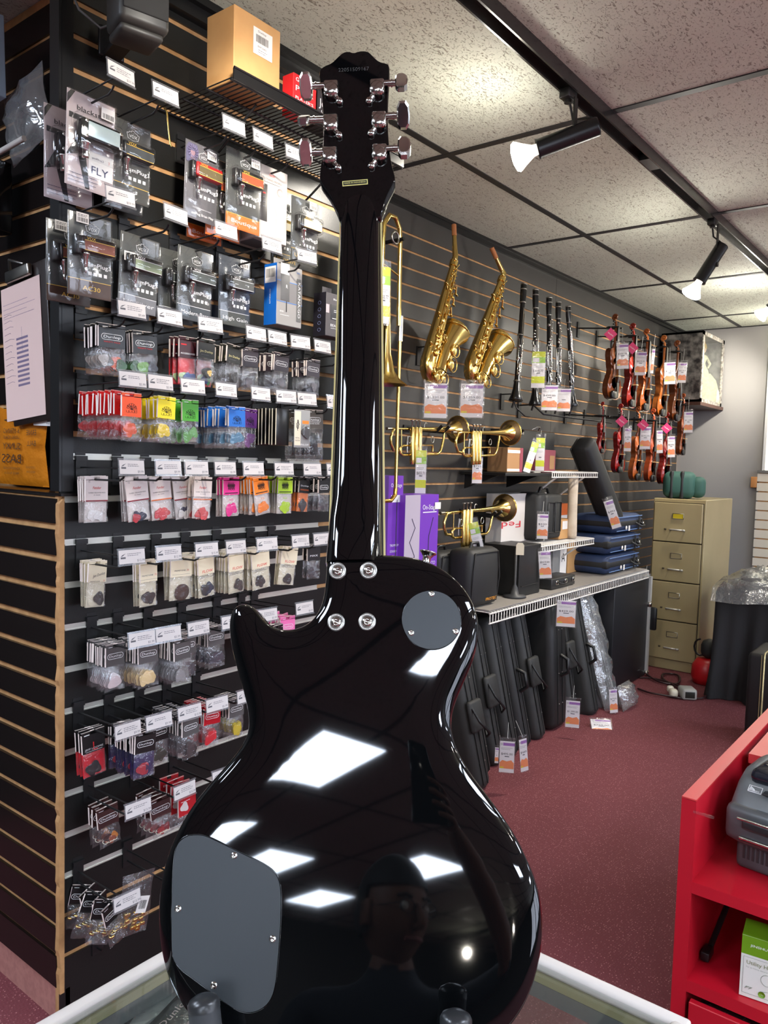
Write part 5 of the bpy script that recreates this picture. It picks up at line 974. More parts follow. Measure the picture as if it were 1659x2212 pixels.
for k, (px, py) in enumerate(((1319, 722), (1366, 752), (1343, 910), (1389, 918), (1440, 925))):
    P_ = hit(px, py, 1, 1.86); b = B().box((0, 0, 0), (.055, .001, .055), M=RY(PI/4)); b.text('Violins', .012, 0, 0, -.001, 1, w=.04, an=-.6)
    t = thing('hang_card', 'magenta diamond-shaped hang card, %s from the left among the violins' % ordn[k], 'hang card', T(*P_) @ RZ(facecam(P_)), 'magenta hang cards'); obj('card', b, [pink, wht], t); obj('string', B().tube([(0, 0, .036), (0, .14, .07)], .0009, 4), mat('clear tie', None), t)
# ---- doll in a glass box on a corner shelf
marble = mat('black marbled board', (44, 42, 42), .3, var=(16, (136, 132, 126))); lace = mat('ivory lace', (228, 220, 190), .7, var=(60, (204, 196, 164)))
x0, x1, y0, y1, z0, z1 = 6.38, 6.98, 1.87, 2.19, 1.965, 2.52
t = thing('display_box', 'glass-fronted marbled display box in the corner near the ceiling', 'display box', T(x0, y0, z0))
W_, D_, H_ = x1-x0, y1-y0, z1-z0
obj('left_panel', B().box((.008, D_/2, H_/2), (.016, D_, H_)), marble, t); obj('back_panel', B().box((W_/2, D_-.008, H_/2), (W_, .016, H_)), marble, t); obj('right_panel', B().box((W_-.008, D_/2, H_/2), (.016, D_, H_)), marble, t); obj('base', B().box((W_/2, D_/2, .01), (W_, D_, .02)), marble, t); obj('top', B().box((W_/2, D_/2, H_-.008), (W_, D_, .016)), marble, t)
b = B()
for a in (.02, W_-.02): b.box((a, -.004, H_/2), (.04, .008, H_))
for z in (.015, H_-.015): b.box((W_/2, -.004, z), (W_, .008, .03))
obj('front_frame', b, mat('speckled trim', (92, 88, 82), .4, var=(50, (190, 184, 172))), t); obj('glass_pane', B().box((W_/2, 0, H_/2), (W_-.06, .003, H_-.04)), GLASS, t)
solo('corner_shelf', B().box(((x0+x1)/2, (y0+y1)/2, z0-.014), (W_+.06, D_+.04, .026)), mat('dark walnut', (70, 42, 32), .4), 'dark wooden shelf under the marbled display box', 'shelf')
t = thing('doll', 'doll in a long ivory lace gown inside the display box', 'doll', T(x0+.45, y0+.125, z0+.02) @ RZ(-.9))
obj('gown', B().lathe([(.0, 0), (.12, 0), (.118, .02), (.1, .1), (.075, .2), (.05, .28), (.03, .32), (.026, .34), (.04, .38), (.035, .4), (.012, .41)], 24), lace, t)
obj('train', B().lathe([(.0, -.001), (.09, .0), (.08, .1), (.05, .2), (.0, .26)], 16, 0, T(.08, .02, 0)), lace, t)
obj('arms', B().tube([(-.035, 0, .39), (-.06, -.02, .33), (-.03, -.05, .29)], [.011, .01, .007], 8).tube([(.035, 0, .39), (.06, -.02, .33), (.03, -.05, .29)], [.011, .01, .007], 8), lace, t)
hd = B().lathe([(0, .40), (.012, .405), (.012, .42), (.024, .43), (.03, .45), (.028, .475), (.015, .49), (0, .494)], 16); hd.rbox((0, -.031, .452), (.006, .006, .008), .002); obj('head', hd, mat('porcelain skin', (226, 184, 158), .4), t)
obj('hair', B().lathe([(.031, .445), (.036, .47), (.03, .495), (.015, .51), (0, .515)], 16, 0, T(0, .005, 0)).tube([(.02*math.cos(a), .01, .51+.016*math.sin(a)) for a in [PI*j/6 for j in range(13)]], .007, 6), mat('blonde hair', (206, 164, 84), .6), t)
# ---- purple stand boxes
vio = mat('violet carton', (112, 52, 176), .4); viod = mat('dark violet carton', (74, 32, 120), .45); lil = mat('lilac grey panel', (176, 166, 182), .5)
zsh = .752
P1 = hit(876, 1070, 1, 1.92); P2 = hit(948, 1070, 1, 1.92)
t = thing('stand_carton', 'wide violet and lilac carton reading TALL ALTO TENOR SAX behind the guitar shoulder', 'box', T(P2.x, 1.92, zsh))
wB = P2.x-P1.x; hB = P1.z-zsh
b = B().box((-wB/2, .06, hB/2), (wB, .12, hB)); b.rect(-wB, 0, -wB*.56, hB-.0, -.0006, 1); b.text('On-Stage', .03, -wB*.28, hB-.055, -.001, 2, w=wB*.42); b.rect(-wB*.48, hB-.078, -wB*.06, hB-.074, -.001, 2)
b.text('TALL ALTO', .02, -wB*.28, hB-.30, -.001, 2, w=wB*.44); b.text('TENOR SAX', .02, -wB*.28, hB-.325, -.001, 2, w=wB*.44)
b.tube([(-wB*.8, -.001, hB-.1), (-wB*.7, -.001, hB-.14), (-wB*.85, -.001, hB-.2), (-wB*.7, -.001, hB-.26), (-wB*.9, -.001, hB-.4)], .002, 4, 3); b.tube([(-wB*.16, -.001, hB-.1), (-wB*.28, -.001, hB-.18), (-wB*.3, -.001, hB-.34)], .002, 4, 3)
obj('carton', b, [vio, lil, wht, mat('stand drawing', (60, 50, 80), .5)], t); obj('shelf_label', B().box((-wB*.04, -.003, hB-.05), (.045, .001, .03)), white, t)
P1 = hit(830, 1026, 1, 1.98); P3 = hit(849, 1026, 1, 1.98); P2 = hit(876, 1028, 1, 1.94)
t = thing('stand_carton', 'tall narrow violet carton reading TROMBONE STAND beside the trombone slide', 'box', T(P2.x-.0, 1.95, zsh))
wB = .14; hB = P2.z-zsh
b = B().box((-wB/2, .05, hB/2), (wB, .10, hB)); b.rect(-wB, 0, -wB*.72, hB, -.0006, 1); b.text('On-Stage', .022, -wB*.34, hB-.04, -.001, 2, w=.075); b.text('TROMBONE', .014, -wB*.34, hB-.29, -.001, 2, w=.07); b.text('STAND', .014, -wB*.42, hB-.315, -.001, 2, w=.045)
b.tube([(-wB*.3, -.001, hB-.1), (-wB*.3, -.001, hB-.5)], .0024, 4, 3); b.box((-wB*.34, -.001, hB-.095), (.07, .001, .03), 2)
b.add([(-wB-.0006, .1, 0), (-wB-.0006, 0, 0), (-wB-.0006, 0, hB), (-wB-.0006, .1, hB)], [(0, 1, 2, 3)], 1); b.text('TROMBONE STAND', .026, 0, hB-.28, -.0012, 2, T(-wB, .05, 0) @ RZ(-PI/2), w=.34, an=PI/2); b.box((-wB-.001, .05, hB-.48), (.001, .09, .12), 4)
b.text('JX', .03, 0, hB-.47, -.0022, 5, T(-wB, .05, 0) @ RZ(-PI/2))
obj('carton', b, [vio, viod, wht, mat('stand drawing', None), mat('dark label', (40, 40, 36), .5), yell], t)
# ---- wire shelving
wirew = mat('white coated wire', (214, 210, 204), .35)
def wireshelf(label, xa, xb, y0, y1, z, lip=.05, drop=True):
    t = thing('white_wire_shelf', label, 'shelf', T(xa, y0, z), 'white wire shelves'); L_ = xb-xa; W_ = y1-y0
    n = int(L_/.0265); wm = mesh('wire', B().tube([(0, W_-.002, 0), (0, .003, 0), (0, 0, -.003), (0, 0, -lip)], .0028, 5), wirew)
    k0 = 0
    st = B()
    for k in range(n+1):
        if k0 < 280: obj('wire', wm, None, t, T(k*L_/n, 0, 0)); k0 += 1
    for y, zz_ in ((0, -.004), (0, -lip), (W_*.35, -.006), (W_*.7, -.006), (W_-.01, -.006)): obj('rail', B().tube([(-.005, y, zz_), (L_+.005, y, zz_)], .0042, 6), wirew, t)
    for x in ((.3, 1.2) if L_ > 1 else (.12, L_-.12)): obj('brace', B().tube([(x, .03, -lip), (x, W_-.01, -lip-.2)], .006, 6), wirew, t)
    return t
SH = .745
wireshelf('long white wire shelf holding the cases and boxes', 3.12, 5.22, 1.80, YF, SH)
wireshelf('short white wire shelf piece just left of the long one', 2.55, 3.08, 1.86, YF, SH-.005)
wireshelf('middle white wire shelf with the grey case', 3.75, 4.51, 1.90, YF, 1.0, .035)
wireshelf('upper white wire shelf holding the tilted dark case', 3.91, 4.52, 1.90, YF, 1.40, .03)
t = thing('black_shelf', 'black flat shelf with small cartons left of the upper wire shelf', 'shelf', T(3.45, 1.93, 1.392)); obj('board', B().rbox((.28, .135, -.008), (.56, .27, .016), .002, seg=1, sm=False), black, t)
for x in (.05, .5): obj('shelf_bracket', B().prism([(0, -.016), (.2, -.016), (0, -.09)], -.006, .006, M=T(x, .27, 0) @ RZ(-PI/2)), black, t)
solo('shelf_liner', B().box((4.17, 2.0, SH+.008), (2.08, .38, .004)), mat('shelf mat', (140, 134, 128), .6), 'grey liner lying on the long wire shelf', 'mat')
# things on the upper black shelf
kraft3 = mat('dull kraft', (150, 112, 74), .7)
mrn = mat('maroon carton', (128, 52, 68), .5)
def carton(label, px0, px1, pyb, pyt, Y, d_, m, extra=None, cat='box', name='carton_box', zb=None):
    A = hit(px0, pyb, 1, Y); Bq = hit(px1, pyb, 1, Y); z1_ = hit((px0+px1)/2, pyt, 1, Y).z; zz0 = A.z if zb is None else zb
    w_ = Bq.x-A.x; h = z1_-zz0; t = thing(name, label, cat, T((A.x+Bq.x)/2, Y, zz0)); b = B().rbox((0, d_/2, h/2), (w_, d_, h), .002, seg=1, sm=False); ms = [m]
    if extra: ms += extra(b, w_, d_, h)
    obj('body', b, ms, t); return t
def e1(b, w_, d_, h): b.rect(-w_/2, h*.78, w_/2, h*.9, -.001, 1); b.rect(-w_/2, h*.04, w_/2, h*.14, -.001, 1); b.rect(w_*.3, 0, w_/2, h, -.0014, 2); return [white, mrn]
carton('small kraft carton with white tape on the black shelf', 1095, 1128, 1019, 967, 1.99, .12, kraft3, e1, zb=1.394)
carton('maroon carton at the right end of the black shelf', 1173, 1199, 1018, 972, 1.99, .1, mrn, lambda b, w_, d_, h: (b.rect(.0, h*.15, w_*.4, h*.75, -.001, 1), [kraft3])[1], zb=1.394)
def e2(b, w_, d_, h):
    b.tube([(-.04, -.01, h+.004), (-.02, -.03, h+.02), (.02, -.03, h+.02), (.04, -.01, h+.004)], .004, 5, 1); b.rbox((w_*.25, -.004, h-.02), (.02, .008, .02), .002, 1); b.rbox((-w_*.25, -.004, h-.02), (.02, .008, .02), .002, 1); b.text('ATG', .018, w_*.2, h*.62, -.001, 2); return [steel, ink]
carton('black hard instrument case behind the cartons on the black shelf', 1098, 1195, 1019, 930, 2.06, .12, mat('case vinyl', (36, 36, 36), .4), e2, 'case', 'hard_case', zb=1.394)
sale_tag(1148, 985, 19, 78, 1, 1.955, '', 'white leaning tag beside the green one on the black shelf', 'w', tilt=.3, turn=.5, string=0); sale_tag(1167, 978, 21, 82, 1, 1.93, '', 'green and white tag standing on the black shelf', 'g', string=.02)
# tilted dark case on the upper wire shelf
nyl = mat('black nylon', (28, 28, 29), .65, bump=(300, .2, .001)); nylg = mat('charcoal nylon', (37, 37, 36), .6, bump=(300, .2, .001))
A = hit(1262, 965, 1, 1.97); Bq = hit(1322, 1120, 1, 1.93)
t = thing('long_case', 'long dark case tilted across the upper wire shelf', 'case', T(*((A+Bq)/2)) @ (Bq-A).to_track_quat('Z', 'X').to_matrix().to_4x4()); L_ = (Bq-A).length*1.12
obj('shell', B().rbox((0, 0, 0), (.13, .12, L_), .03), nyl, t); obj('lid', B().rbox((0, -.062, 0), (.11, .012, L_*.96), .005), nylg, t); obj('handle', B().tube([(.066, 0, -.08), (.09, 0, -.04), (.09, 0, .04), (.066, 0, .08)], .008, 6), black, t); obj('latch', B().rbox((.03, -.07, -L_*.1), (.05, .006, .05), .003), steel, t)
sale_tag(1322, 1108, 22, 72, 1, 1.86, '$499', 'price tag hanging from the end of the tilted long case', tilt=-.35)
# paper roll standing between shelves
A = hit(1243, 1165, 1, 1.93); solo('paper_roll', B().lathe([(.0, 0), (.028, 0), (.03, .02), (.028, .2), (.03, .37), (.0, .375)], 16, 0, T(A.x, 1.955, 1.008) @ RY(-.03)), mat('rolled cream paper', (206, 190, 168), .7, var=(20, (190, 172, 150))), 'cream paper-wrapped roll standing between the wire shelves', 'roll')
# things on the middle shelf
zm = 1.006
def e3(b, w_, d_, h): b.text('Fed', .05, w_*.3, h*.32, -.001, 1, T(0, 0, h*.7) @ RY(PI), w=w_*.4); b.rect(w_*.0, h*.8, w_*.12, h, -.001, 2); return [mat('parcel red', (190, 40, 50), .5), mrn]
carton('white parcel carton with upside-down red lettering, behind the grey case', 1082, 1178, 1170, 1066, 2.06, .1, mat('parcel white', (200, 194, 190), .5), e3, zb=zm)
t = thing('clarinet_case', 'grey and black soft case with framed front on the middle shelf', 'case', T(*hit(1180, 1172, 1, 1.98).xy, zm)); 
obj('shell', B().rbox((-.05, .07, .14), (.14, .16, .27), .03), nyl, t); obj('front_panel', B().rbox((.05, .03, .14), (.2, .1, .255), .02), nylg, t)
b = B()
for dx in (-.05, .04): b.tube([(.05+dx-.036, -.023, .05), (.05+dx+.036, -.023, .05), (.05+dx+.036, -.023, .22), (.05+dx-.036, -.023, .22), (.05+dx-.036, -.023, .05)], .003, 4)
obj('piping', b, black, t); obj('handle', B().tube([(-.04, .04, .27), (-.02, .04, .3), (.06, .04, .3), (.08, .04, .27)], .009, 8), black, t)
sale_tag(1172, 1135, 26, 62, 1, 1.90, '$339', 'price tag on the grey case on the middle shelf')
carton('narrow orange and white carton beside the grey case', 1208, 1226, 1135, 1088, 2.1, .08, orng, lambda b, w_, d_, h: (b.rect(-w_*.5, 0, w_*.5, h*.5, -.001, 1), [white])[1], zb=zm+.05)
carton('small kraft carton with white labels on the middle shelf', 1207, 1238, 1165, 1122, 1.97, .08, kraft, lambda b, w_, d_, h: (b.rect(-w_*.3, h*.5, w_*.05, h*.92, -.001, 1), b.rect(w_*.1, h*.25, w_*.46, h*.5, -.001, 1), [white])[2], zb=zm)
# things on the long shelf
zl = SH+.012
def bag_soft(label, px0, px1, pyt, Y, d_, m, txt=None):
    A = hit(px0, 1280, 1, Y); Bq = hit(px1, 1280, 1, Y); h = hit((px0+px1)/2, pyt, 1, Y).z-zl; w_ = Bq.x-A.x
    t = thing('gig_bag', label, 'bag', T((A.x+Bq.x)/2, Y, zl)); obj('shell', B().rbox((0, d_/2, h/2), (w_, d_, h), .035), m, t)
    b = B().tube([(-w_*.42, .01, h*.06), (-w_*.44, -.002, h*.5), (-w_*.38, 0, h*.93), (w_*.38, 0, h*.93), (w_*.44, -.002, h*.5), (w_*.42, .01, h*.06)], .004, 5); obj('zipper', b, mat('zip tape', (22, 22, 22), .5), t)
    obj('handle', B().tube([(-.04, d_/2, h-.004), (-.03, d_/2, h+.02), (.03, d_/2, h+.02), (.04, d_/2, h-.004)], .008, 6), black, t)
    if txt: b = B().text(txt, .02, w_*.18, h*.12, -.003, 0, w=w_*.36); obj('lettering', b, mat('amber print', (226, 150, 30), .5), t)
    return t
bag_soft('charcoal soft bag standing left of the lettered one', 948, 1002, 1192, 2.0, .14, nylg); bag_soft('black soft bag with small amber lettering on the shelf', 1016, 1080, 1185, 1.87, .14, mat('dark grey nylon', (29, 29, 30), .6, bump=(300, .2, .001)), 'PROTEC')
solo('peg_stand', B().lathe([(0, 0), (.06, 0), (.058, .01), (.022, .016), (.016, .05), (.007, .065), (.007, .25), (0, .252)], 20, 0, T(*hit(1112, 1270, 1, 1.9).xy, zl)), mat('grey plastic peg', (50, 50, 52), .5), 'dark instrument peg stand with round base on the long shelf', 'stand')
carton('black cube-like case under the middle shelf', 1120, 1165, 1278, 1178, 1.88, .22, mat('black vinyl case', (22, 22, 22), .5), lambda b, w_, d_, h: (b.tube([(-w_*.4, -.002, h*.2), (w_*.4, -.002, h*.2)], .003, 4, 1), [black])[1], 'case', 'vinyl_case', zb=zl)
sale_tag(1177, 1217, 29, 68, 1, 1.84, '$519.00', 'price tag hanging below the middle shelf', tilt=-.1); 
b = B().prism([(-.02, 0), (.02, 0), (.02, .05), (.012, .062), (-.012, .062), (-.02, .05)], 0, .001); P_ = hit(1123, 1199, 1, 1.86); solo('string_label', b, cream, 'tiny cream string label left of the hanging price tag', 'label', T(*P_) @ RZ(facecam(P_)))
A = hit(1218, 1255, 1, 1.86); t = thing('hard_case', 'thin black hard case with chrome latches lying on the long shelf', 'case', T(A.x, 1.86, zl) @ RZ(.0)); obj('shell', B().rbox((0, .06, .03), (.3, .12, .058), .006), mat('case vinyl', None), t)
for x in (-.09, .02, .12): obj('latch', B().rbox((x, -.003, .035), (.03, .006, .024), .002), chrome, t)
obj('handle', B().tube([(-.06, -.0, .03), (-.05, -.02, .026), (-.01, -.02, .026), (0, 0, .03)], .004, 6), black, t)
carton('grey carton with drawn letter A below the middle shelf', 1193, 1223, 1240, 1180, 2.05, .1, mat('grey card', (120, 120, 120), .6), lambda b, w_, d_, h: (b.rect(0, 0, w_*.46, h, -.001, 1), b.text('A', h*.4, w_*.22, h*.6, -.0016, 2), [white, inkd])[2], zb=zl)
carton('large kraft carton at the back below the middle shelf', 1225, 1268, 1238, 1160, 2.08, .12, kraft, None, zb=zl)
# blue violin cases stacked
blu = mat('blue nylon', (38, 54, 86), .6, bump=(200, .2, .001)); blub = mat('blue piping', (92, 122, 170), .5)
for k in range(3):
    z = zl+.001+k*.126; dx = [0, .005, .06][k]
    t = thing('violin_case', 'blue oblong instrument case, %s of the stack of three' % ['bottom', 'middle', 'topmost'][k], 'case', T(4.93+dx, 1.86, z), 'stacked blue instrument cases')
    w_ = .56-.06*(k == 2); obj('shell', B().rbox((0, .15, .06), (w_, .3, .118), .04), blu, t); obj('side_band', B().rbox((0, .15, .062), (w_+.006, .306, .05), .016), nyl, t)
    b = B()
    for zz_ in (.018, .104): b.tube([(-w_/2+.03, -.0, zz_), (w_/2-.03, -.0, zz_)], .0035, 5)
    obj('piping', b, blub, t)
    obj('handle', B().tube([(.1, -.004, .06), (.11, -.04, .04), (.17, -.04, .04), (.18, -.004, .06)], .007, 6), nylg, t); obj('strap', B().box((.14, -.012, .06), (.02, .004, .09)).box((.2, -.008, .05), (.012, .004, .06)), nyl, t)
    b = B().box((-.02, -.006, .03), (.024, .002, .034)).lathe([(0, -.001), (.014, -.001), (.014, .001), (0, .001)], 12, 0, T(-.07, -.006, .034) @ RX(PI/2)); obj('sticker', b, white, t); obj('buckle', B().rbox((.24, -.004, .05), (.02, .01, .026), .003), chrome, t)
# ---- cases under the shelf
def stand_case(label, x, yb, yt, h, th, dpt, m, lean=0, zip_=True, hd=False, tab=None, name='instrument_case', grp='black cases standing under the shelf', skew=0):
    """stands on the floor, foot at yb, leaning back so its top is at yt"""
    an = math.atan2(yt-yb, h); L_ = h/math.cos(an)
    t = thing(name, label, 'case', T(x, yb, .0) @ RY(skew) @ RX(-an), grp)
    obj('shell', B().rbox((0, dpt/2, L_/2+.002), (th, dpt, L_), min(th, .1)*.42, seg=3), m, t)
    if zip_: obj('zipper', B().tube([(th*.12, -.001, .03), (th*.12, -.003, L_*.5), (th*.12, .0, L_-.03)], .003, 5).tube([(-th*.18, -.001, .03), (-th*.18, -.003, L_*.5), (-th*.18, 0, L_-.03)], .003, 5), mat('zip tape', None), t)
    b = B()
    for z in (L_*.2, L_*.44, L_*.78):
        for dx in (-.02, .02): b.rbox((dx, -.001, z), (.006, .006, .006), .0025)
    obj('studs', b, steel, t)
    if hd: obj('handle', B().tube([(0, -.004, L_*.42), (.0, -.045, L_*.45), (.0, -.045, L_*.55), (0, -.004, L_*.58)], .01, 8), black, t)
    if tab == 'pocket': obj('pocket', B().rbox((-.0, -.012, L_*.52), (th*.9, .03, L_*.22), .014), m, t); obj('strap', B().tube([(-.03, -.01, L_*.62), (-.05, -.06, L_*.5), (.0, -.07, L_*.4), (.03, -.03, L_*.36), (.05, -.01, L_*.5)], .006, 5), black, t)
    return t
cs = [(2.93, 1.69, .64, 'first and nearest', 'pocket', 0), (3.06, 1.76, .69, 'second', None, 0), (3.22, 1.78, .695, 'third', 'pocket', 0), (3.37, 1.78, .70, 'fourth', None, 0), (3.52, 1.79, .70, 'fifth', None, 1), (3.68, 1.79, .70, 'sixth', 'pocket', 0)]
for x, yb, h, nm, tb, hd in cs: stand_case('dark grey soft case under the shelf, %s in the left row' % nm, x, yb-.02, yb+.13, h-.02, .115, .27, nylg if hd == 0 else mat('dark grey nylon', None), hd=bool(hd), tab=tb, skew=-.04)
stand_case('tall black hard case with latches, wider than its neighbours', 3.90, 1.78, 1.82, .70, .20, .36, mat('black vinyl case', None), hd=True)
stand_case('dark soft case right of the wide black one', 4.10, 1.78, 1.90, .70, .11, .27, nylg, tab='pocket')
stand_case('dark soft case leaning before the film-wrapped one', 4.26, 1.72, 1.88, .695, .12, .27, nylg, hd=True)
t = stand_case('grey case wrapped in clear plastic film, standing on the carpet', 4.44, 1.70, 1.90, .66, .09, .26, mat('silvery case', (120, 120, 122), .4)); g = B(); bagmesh(g, .2, .74, .02, .1, 0, 401, 8, 20); obj('film', g, WRAP, t, T(.02, .02, .70))
stand_case('dark blue case behind the film-wrapped one', 4.58, 1.76, 1.96, .66, .08, .2, mat('navy nylon', (34, 48, 74), .6))
g = B(); bagmesh(g, .2, .15, .152, .1, 0, 77, 8, 8); solo('plastic_film', g, WRAP, 'loose end of clear film lying on the carpet', 'film', T(4.52, 1.63, 0) @ RX(-.3))
t = thing('road_case', 'tall black road case with aluminium edges beside the filing cabinet', 'case', T(5.0, 1.82, 0)); obj('body', B().rbox((0, .17, .35), (.62, .34, .685), .004), mat('road case black', (20, 20, 24), .5), t)
for x in (.31,): obj('edge_profile', B().box((x, 0, .35), (.03, .03, .685)), mat('bright aluminium edge', (200, 200, 196), .4, me=.3), t)
obj('corner_ball', B().rbox((.31, -.005, .5), (.04, .04, .04), .012).rbox((.31, -.005, .02), (.04, .04, .04), .012), chrome, t); obj('handle', B().rbox((.33, -.03, .4), (.03, .05, .16), .012), black, t)
sale_tag(1223, 1323, 45, 66, 1, 1.74, '$429.00', 'price tag on the wide black case, under the shelf edge'); sale_tag(1237, 1540, 33, 68, 1, 1.66, '$1,399.00', 'price tag near the floor on the wide black case'); sale_tag(1325, 1512, 20, 60, 1, 1.66, '$759', 'narrow tilted price tag near the film-wrapped case', tilt=-.1, turn=.4)
sale_tag(1299, 1568, 48, 44, 2, .012, '$759.00', 'price tag lying nearly flat on the carpet', turn=.2, string=0, lean=-1.0, grp=None); sale_tag(1095, 1632, 36, 80, 1, 1.60, '$495.00', 'large price tag standing at the nearest case'); sale_tag(1131, 1628, 22, 84, 1, 1.58, '$449', 'price tag turned sideways beside the large one', turn=.6, tilt=-.12); sale_tag(1073, 1630, 9, 40, 1, 1.63, '', 'sliver of a price tag behind the large one', string=0)
P_ = hit(1394, 1262, 0, 5.45); sale_tag(1395, 1264, 20, 52, 0, 5.35, '$99', 'white and green price tag between the road case and the filing cabinet', 'w')
# ================================================================ GUITAR
n_ = -ray(925, 1620).normalized(); DG = .735
def gplane(x, y, off=0):
    v = ray(x, y); return CAM - v*((DG-off)/v.dot(n_))
O_ = gplane(757, 2000); ax_ = (gplane(765, 120)-gplane(757, 2200)).normalized(); u_ = ax_.cross(n_).normalized()
ax_ = n_.cross(u_)
GM = MX(((u_.x, ax_.x, n_.x, O_.x), (u_.y, ax_.y, n_.y, O_.y), (u_.z, ax_.z, n_.z, O_.z), (0, 0, 0, 1)))   # local x across, y along the neck, z out of the back
def gl(x, y, off=0): q = gplane(x, y, off)-O_; return V((q.dot(u_), q.dot(ax_), off))
ebony = mat('polished black lacquer', (6, 7, 8), .03, sp=.5)
def smooth(pts, k=3):
    for _ in range(k):
        o = []
        for i in range(len(pts)):
            a, b_ = pts[i], pts[(i+1) % len(pts)]; o += [(a[0]*.75+b_[0]*.25, a[1]*.75+b_[1]*.25), (a[0]*.25+b_[0]*.75, a[1]*.25+b_[1]*.75)]
        pts = o
    return pts
bpx = [(707, 1197), (760, 1195), (825, 1196), (880, 1199), (928, 1212), (965, 1233), (998, 1263), (1020, 1297), (1032, 1335), (1031, 1380), (1020, 1425), (1000, 1470), (981, 1513), (972, 1550), (973, 1585), (987, 1627), (1012, 1670), (1052, 1722), (1096, 1782), (1131, 1842), (1156, 1900), (1169, 1950), (1173, 2005), (1169, 2065), (1155, 2125), (1130, 2185), (1090, 2240), (1030, 2285), (950, 2318), (860, 2335), (755, 2338), (650, 2332), (550, 2300), (460, 2250), (395, 2190), (360, 2125), (343, 2060), (337, 1990), (341, 1920), (355, 1858), (378, 1800), (410, 1745), (450, 1695), (491, 1650), (521, 1612), (535, 1580), (535, 1540), (524, 1492), (509, 1440), (497, 1392), (492, 1350), (497, 1320), (510, 1305), (529, 1303), (545, 1314), (557, 1333), (577, 1351), (607, 1361), (640, 1358), (668, 1344), (688, 1320), (699, 1290), (704, 1250)]
out = smooth([tuple(gl(*p)[:2]) for p in bpx], 3)
gt = thing('electric_guitar', 'glossy black electric guitar seen from the back, standing on the glass counter', 'guitar', GM)
def bodymesh(out, zoff, depth, rings=((0, -.02), (.0008, -.011), (.0025, -.0062), (.006, -.0028))):
    n = len(out); P2 = [V((p[0], p[1])) for p in out]
    def dist(q):
        m = 9
        for i in range(n):
            a, b_ = P2[i], P2[(i+1) % n]; ab = b_-a; t_ = max(0, min(1, (q-a).dot(ab)/max(ab.length_squared, 1e-12))); m = min(m, (q-a-ab*t_).length)
        return m
    def inside(q):
        c = False; j = n-1
        for i in range(n):
            a, b_ = P2[i], P2[j]
            if (a.y > q.y) != (b_.y > q.y) and q.x < (b_.x-a.x)*(q.y-a.y)/(b_.y-a.y)+a.x: c = not c
            j = i
        return c
    nrm = []
    for i in range(n):
        e = (P2[(i+1) % n]-P2[i-1]).normalized(); nrm.append(V((-e.y, e.x)))
    if not inside(P2[0]+nrm[0]*.003): nrm = [-v for v in nrm]
    prof = lambda d: -.0034*math.exp(-d/.0045)-.0036*math.exp(-d/.0095)-.0003*math.exp(-d/.03)
    pts = list(P2); zz_ = []; st = .0065; ext = [(min(p.x for p in P2), min(p.y for p in P2)), (max(p.x for p in P2), max(p.y for p in P2))]
    con = [(i, (i+1) % n) for i in range(n)]; extra = []
    for dd in (.0012, .003, .0055, .0085, .012, .016, .021, .027):
        for i in range(0, n, 1 if dd < .01 else 2):
            q = P2[i]+nrm[i]*dd
            if inside(q) and dist(q) > dd*.93: extra.append(q)
    y = ext[0][1]
    while y < ext[1][1]:
        x = ext[0][0]
        while x < ext[1][0]:
            q = V((x, y))
            if inside(q) and dist(q) > .032: extra.append(q)
            x += st*1.5
        y += st*1.5
    vo_, eo, fo, *_r = delaunay_2d_cdt(pts+extra, con, [], 1, 1e-6)
    b = B(); vs = []
    for q in vo_: d = dist(q); vs.append((q.x, q.y, zoff+prof(d)))
    cen = lambda f: (vo_[f[0]]+vo_[f[1]]+vo_[f[2]])/3
    fs = [tuple(f) for f in fo if inside(cen(f))]
    fs = [f if (vo_[f[1]]-vo_[f[0]]).cross(vo_[f[2]]-vo_[f[0]]) > 0 else f[::-1] for f in fs]
    b.add(vs, fs, 0, True)
    # rolled rim down to the front
    rim = [(0, zoff+prof(0)), (-.0012, zoff-.0105), (-.0016, zoff-.015), (-.0016, zoff-depth+.004), (-.0006, zoff-depth)]
    o2 = []
    for dd, z in rim: o2 += [(P2[i].x+nrm[i].x*dd, P2[i].y+nrm[i].y*dd, z) for i in range(n)]
    fr = [(k*n+i, (k+1)*n+i, (k+1)*n+(i+1) % n, k*n+(i+1) % n) for k in range(len(rim)-1) for i in range(n)]
    ar = sum(P2[i].x*P2[(i+1) % n].y-P2[(i+1) % n].x*P2[i].y for i in range(n))
    if ar < 0: fr = [f[::-1] for f in fr]
    b.add(o2, fr, 0, True)
    b.add([(p.x, p.y, zoff-depth) for p in P2], [tuple(range(n))], 0, False); return b
bb = bodymesh(out, 0, .046)
# weld the shared rim so that shading is smooth
bm = bmesh.new(); me = mesh('body', bb, ebony); bm.from_mesh(me); bmesh.ops.remove_doubles(bm, verts=bm.verts, dist=2e-5); bmesh.ops.recalc_face_normals(bm, faces=bm.faces); bm.to_mesh(me); bm.free(); obj('body', me, None, gt)
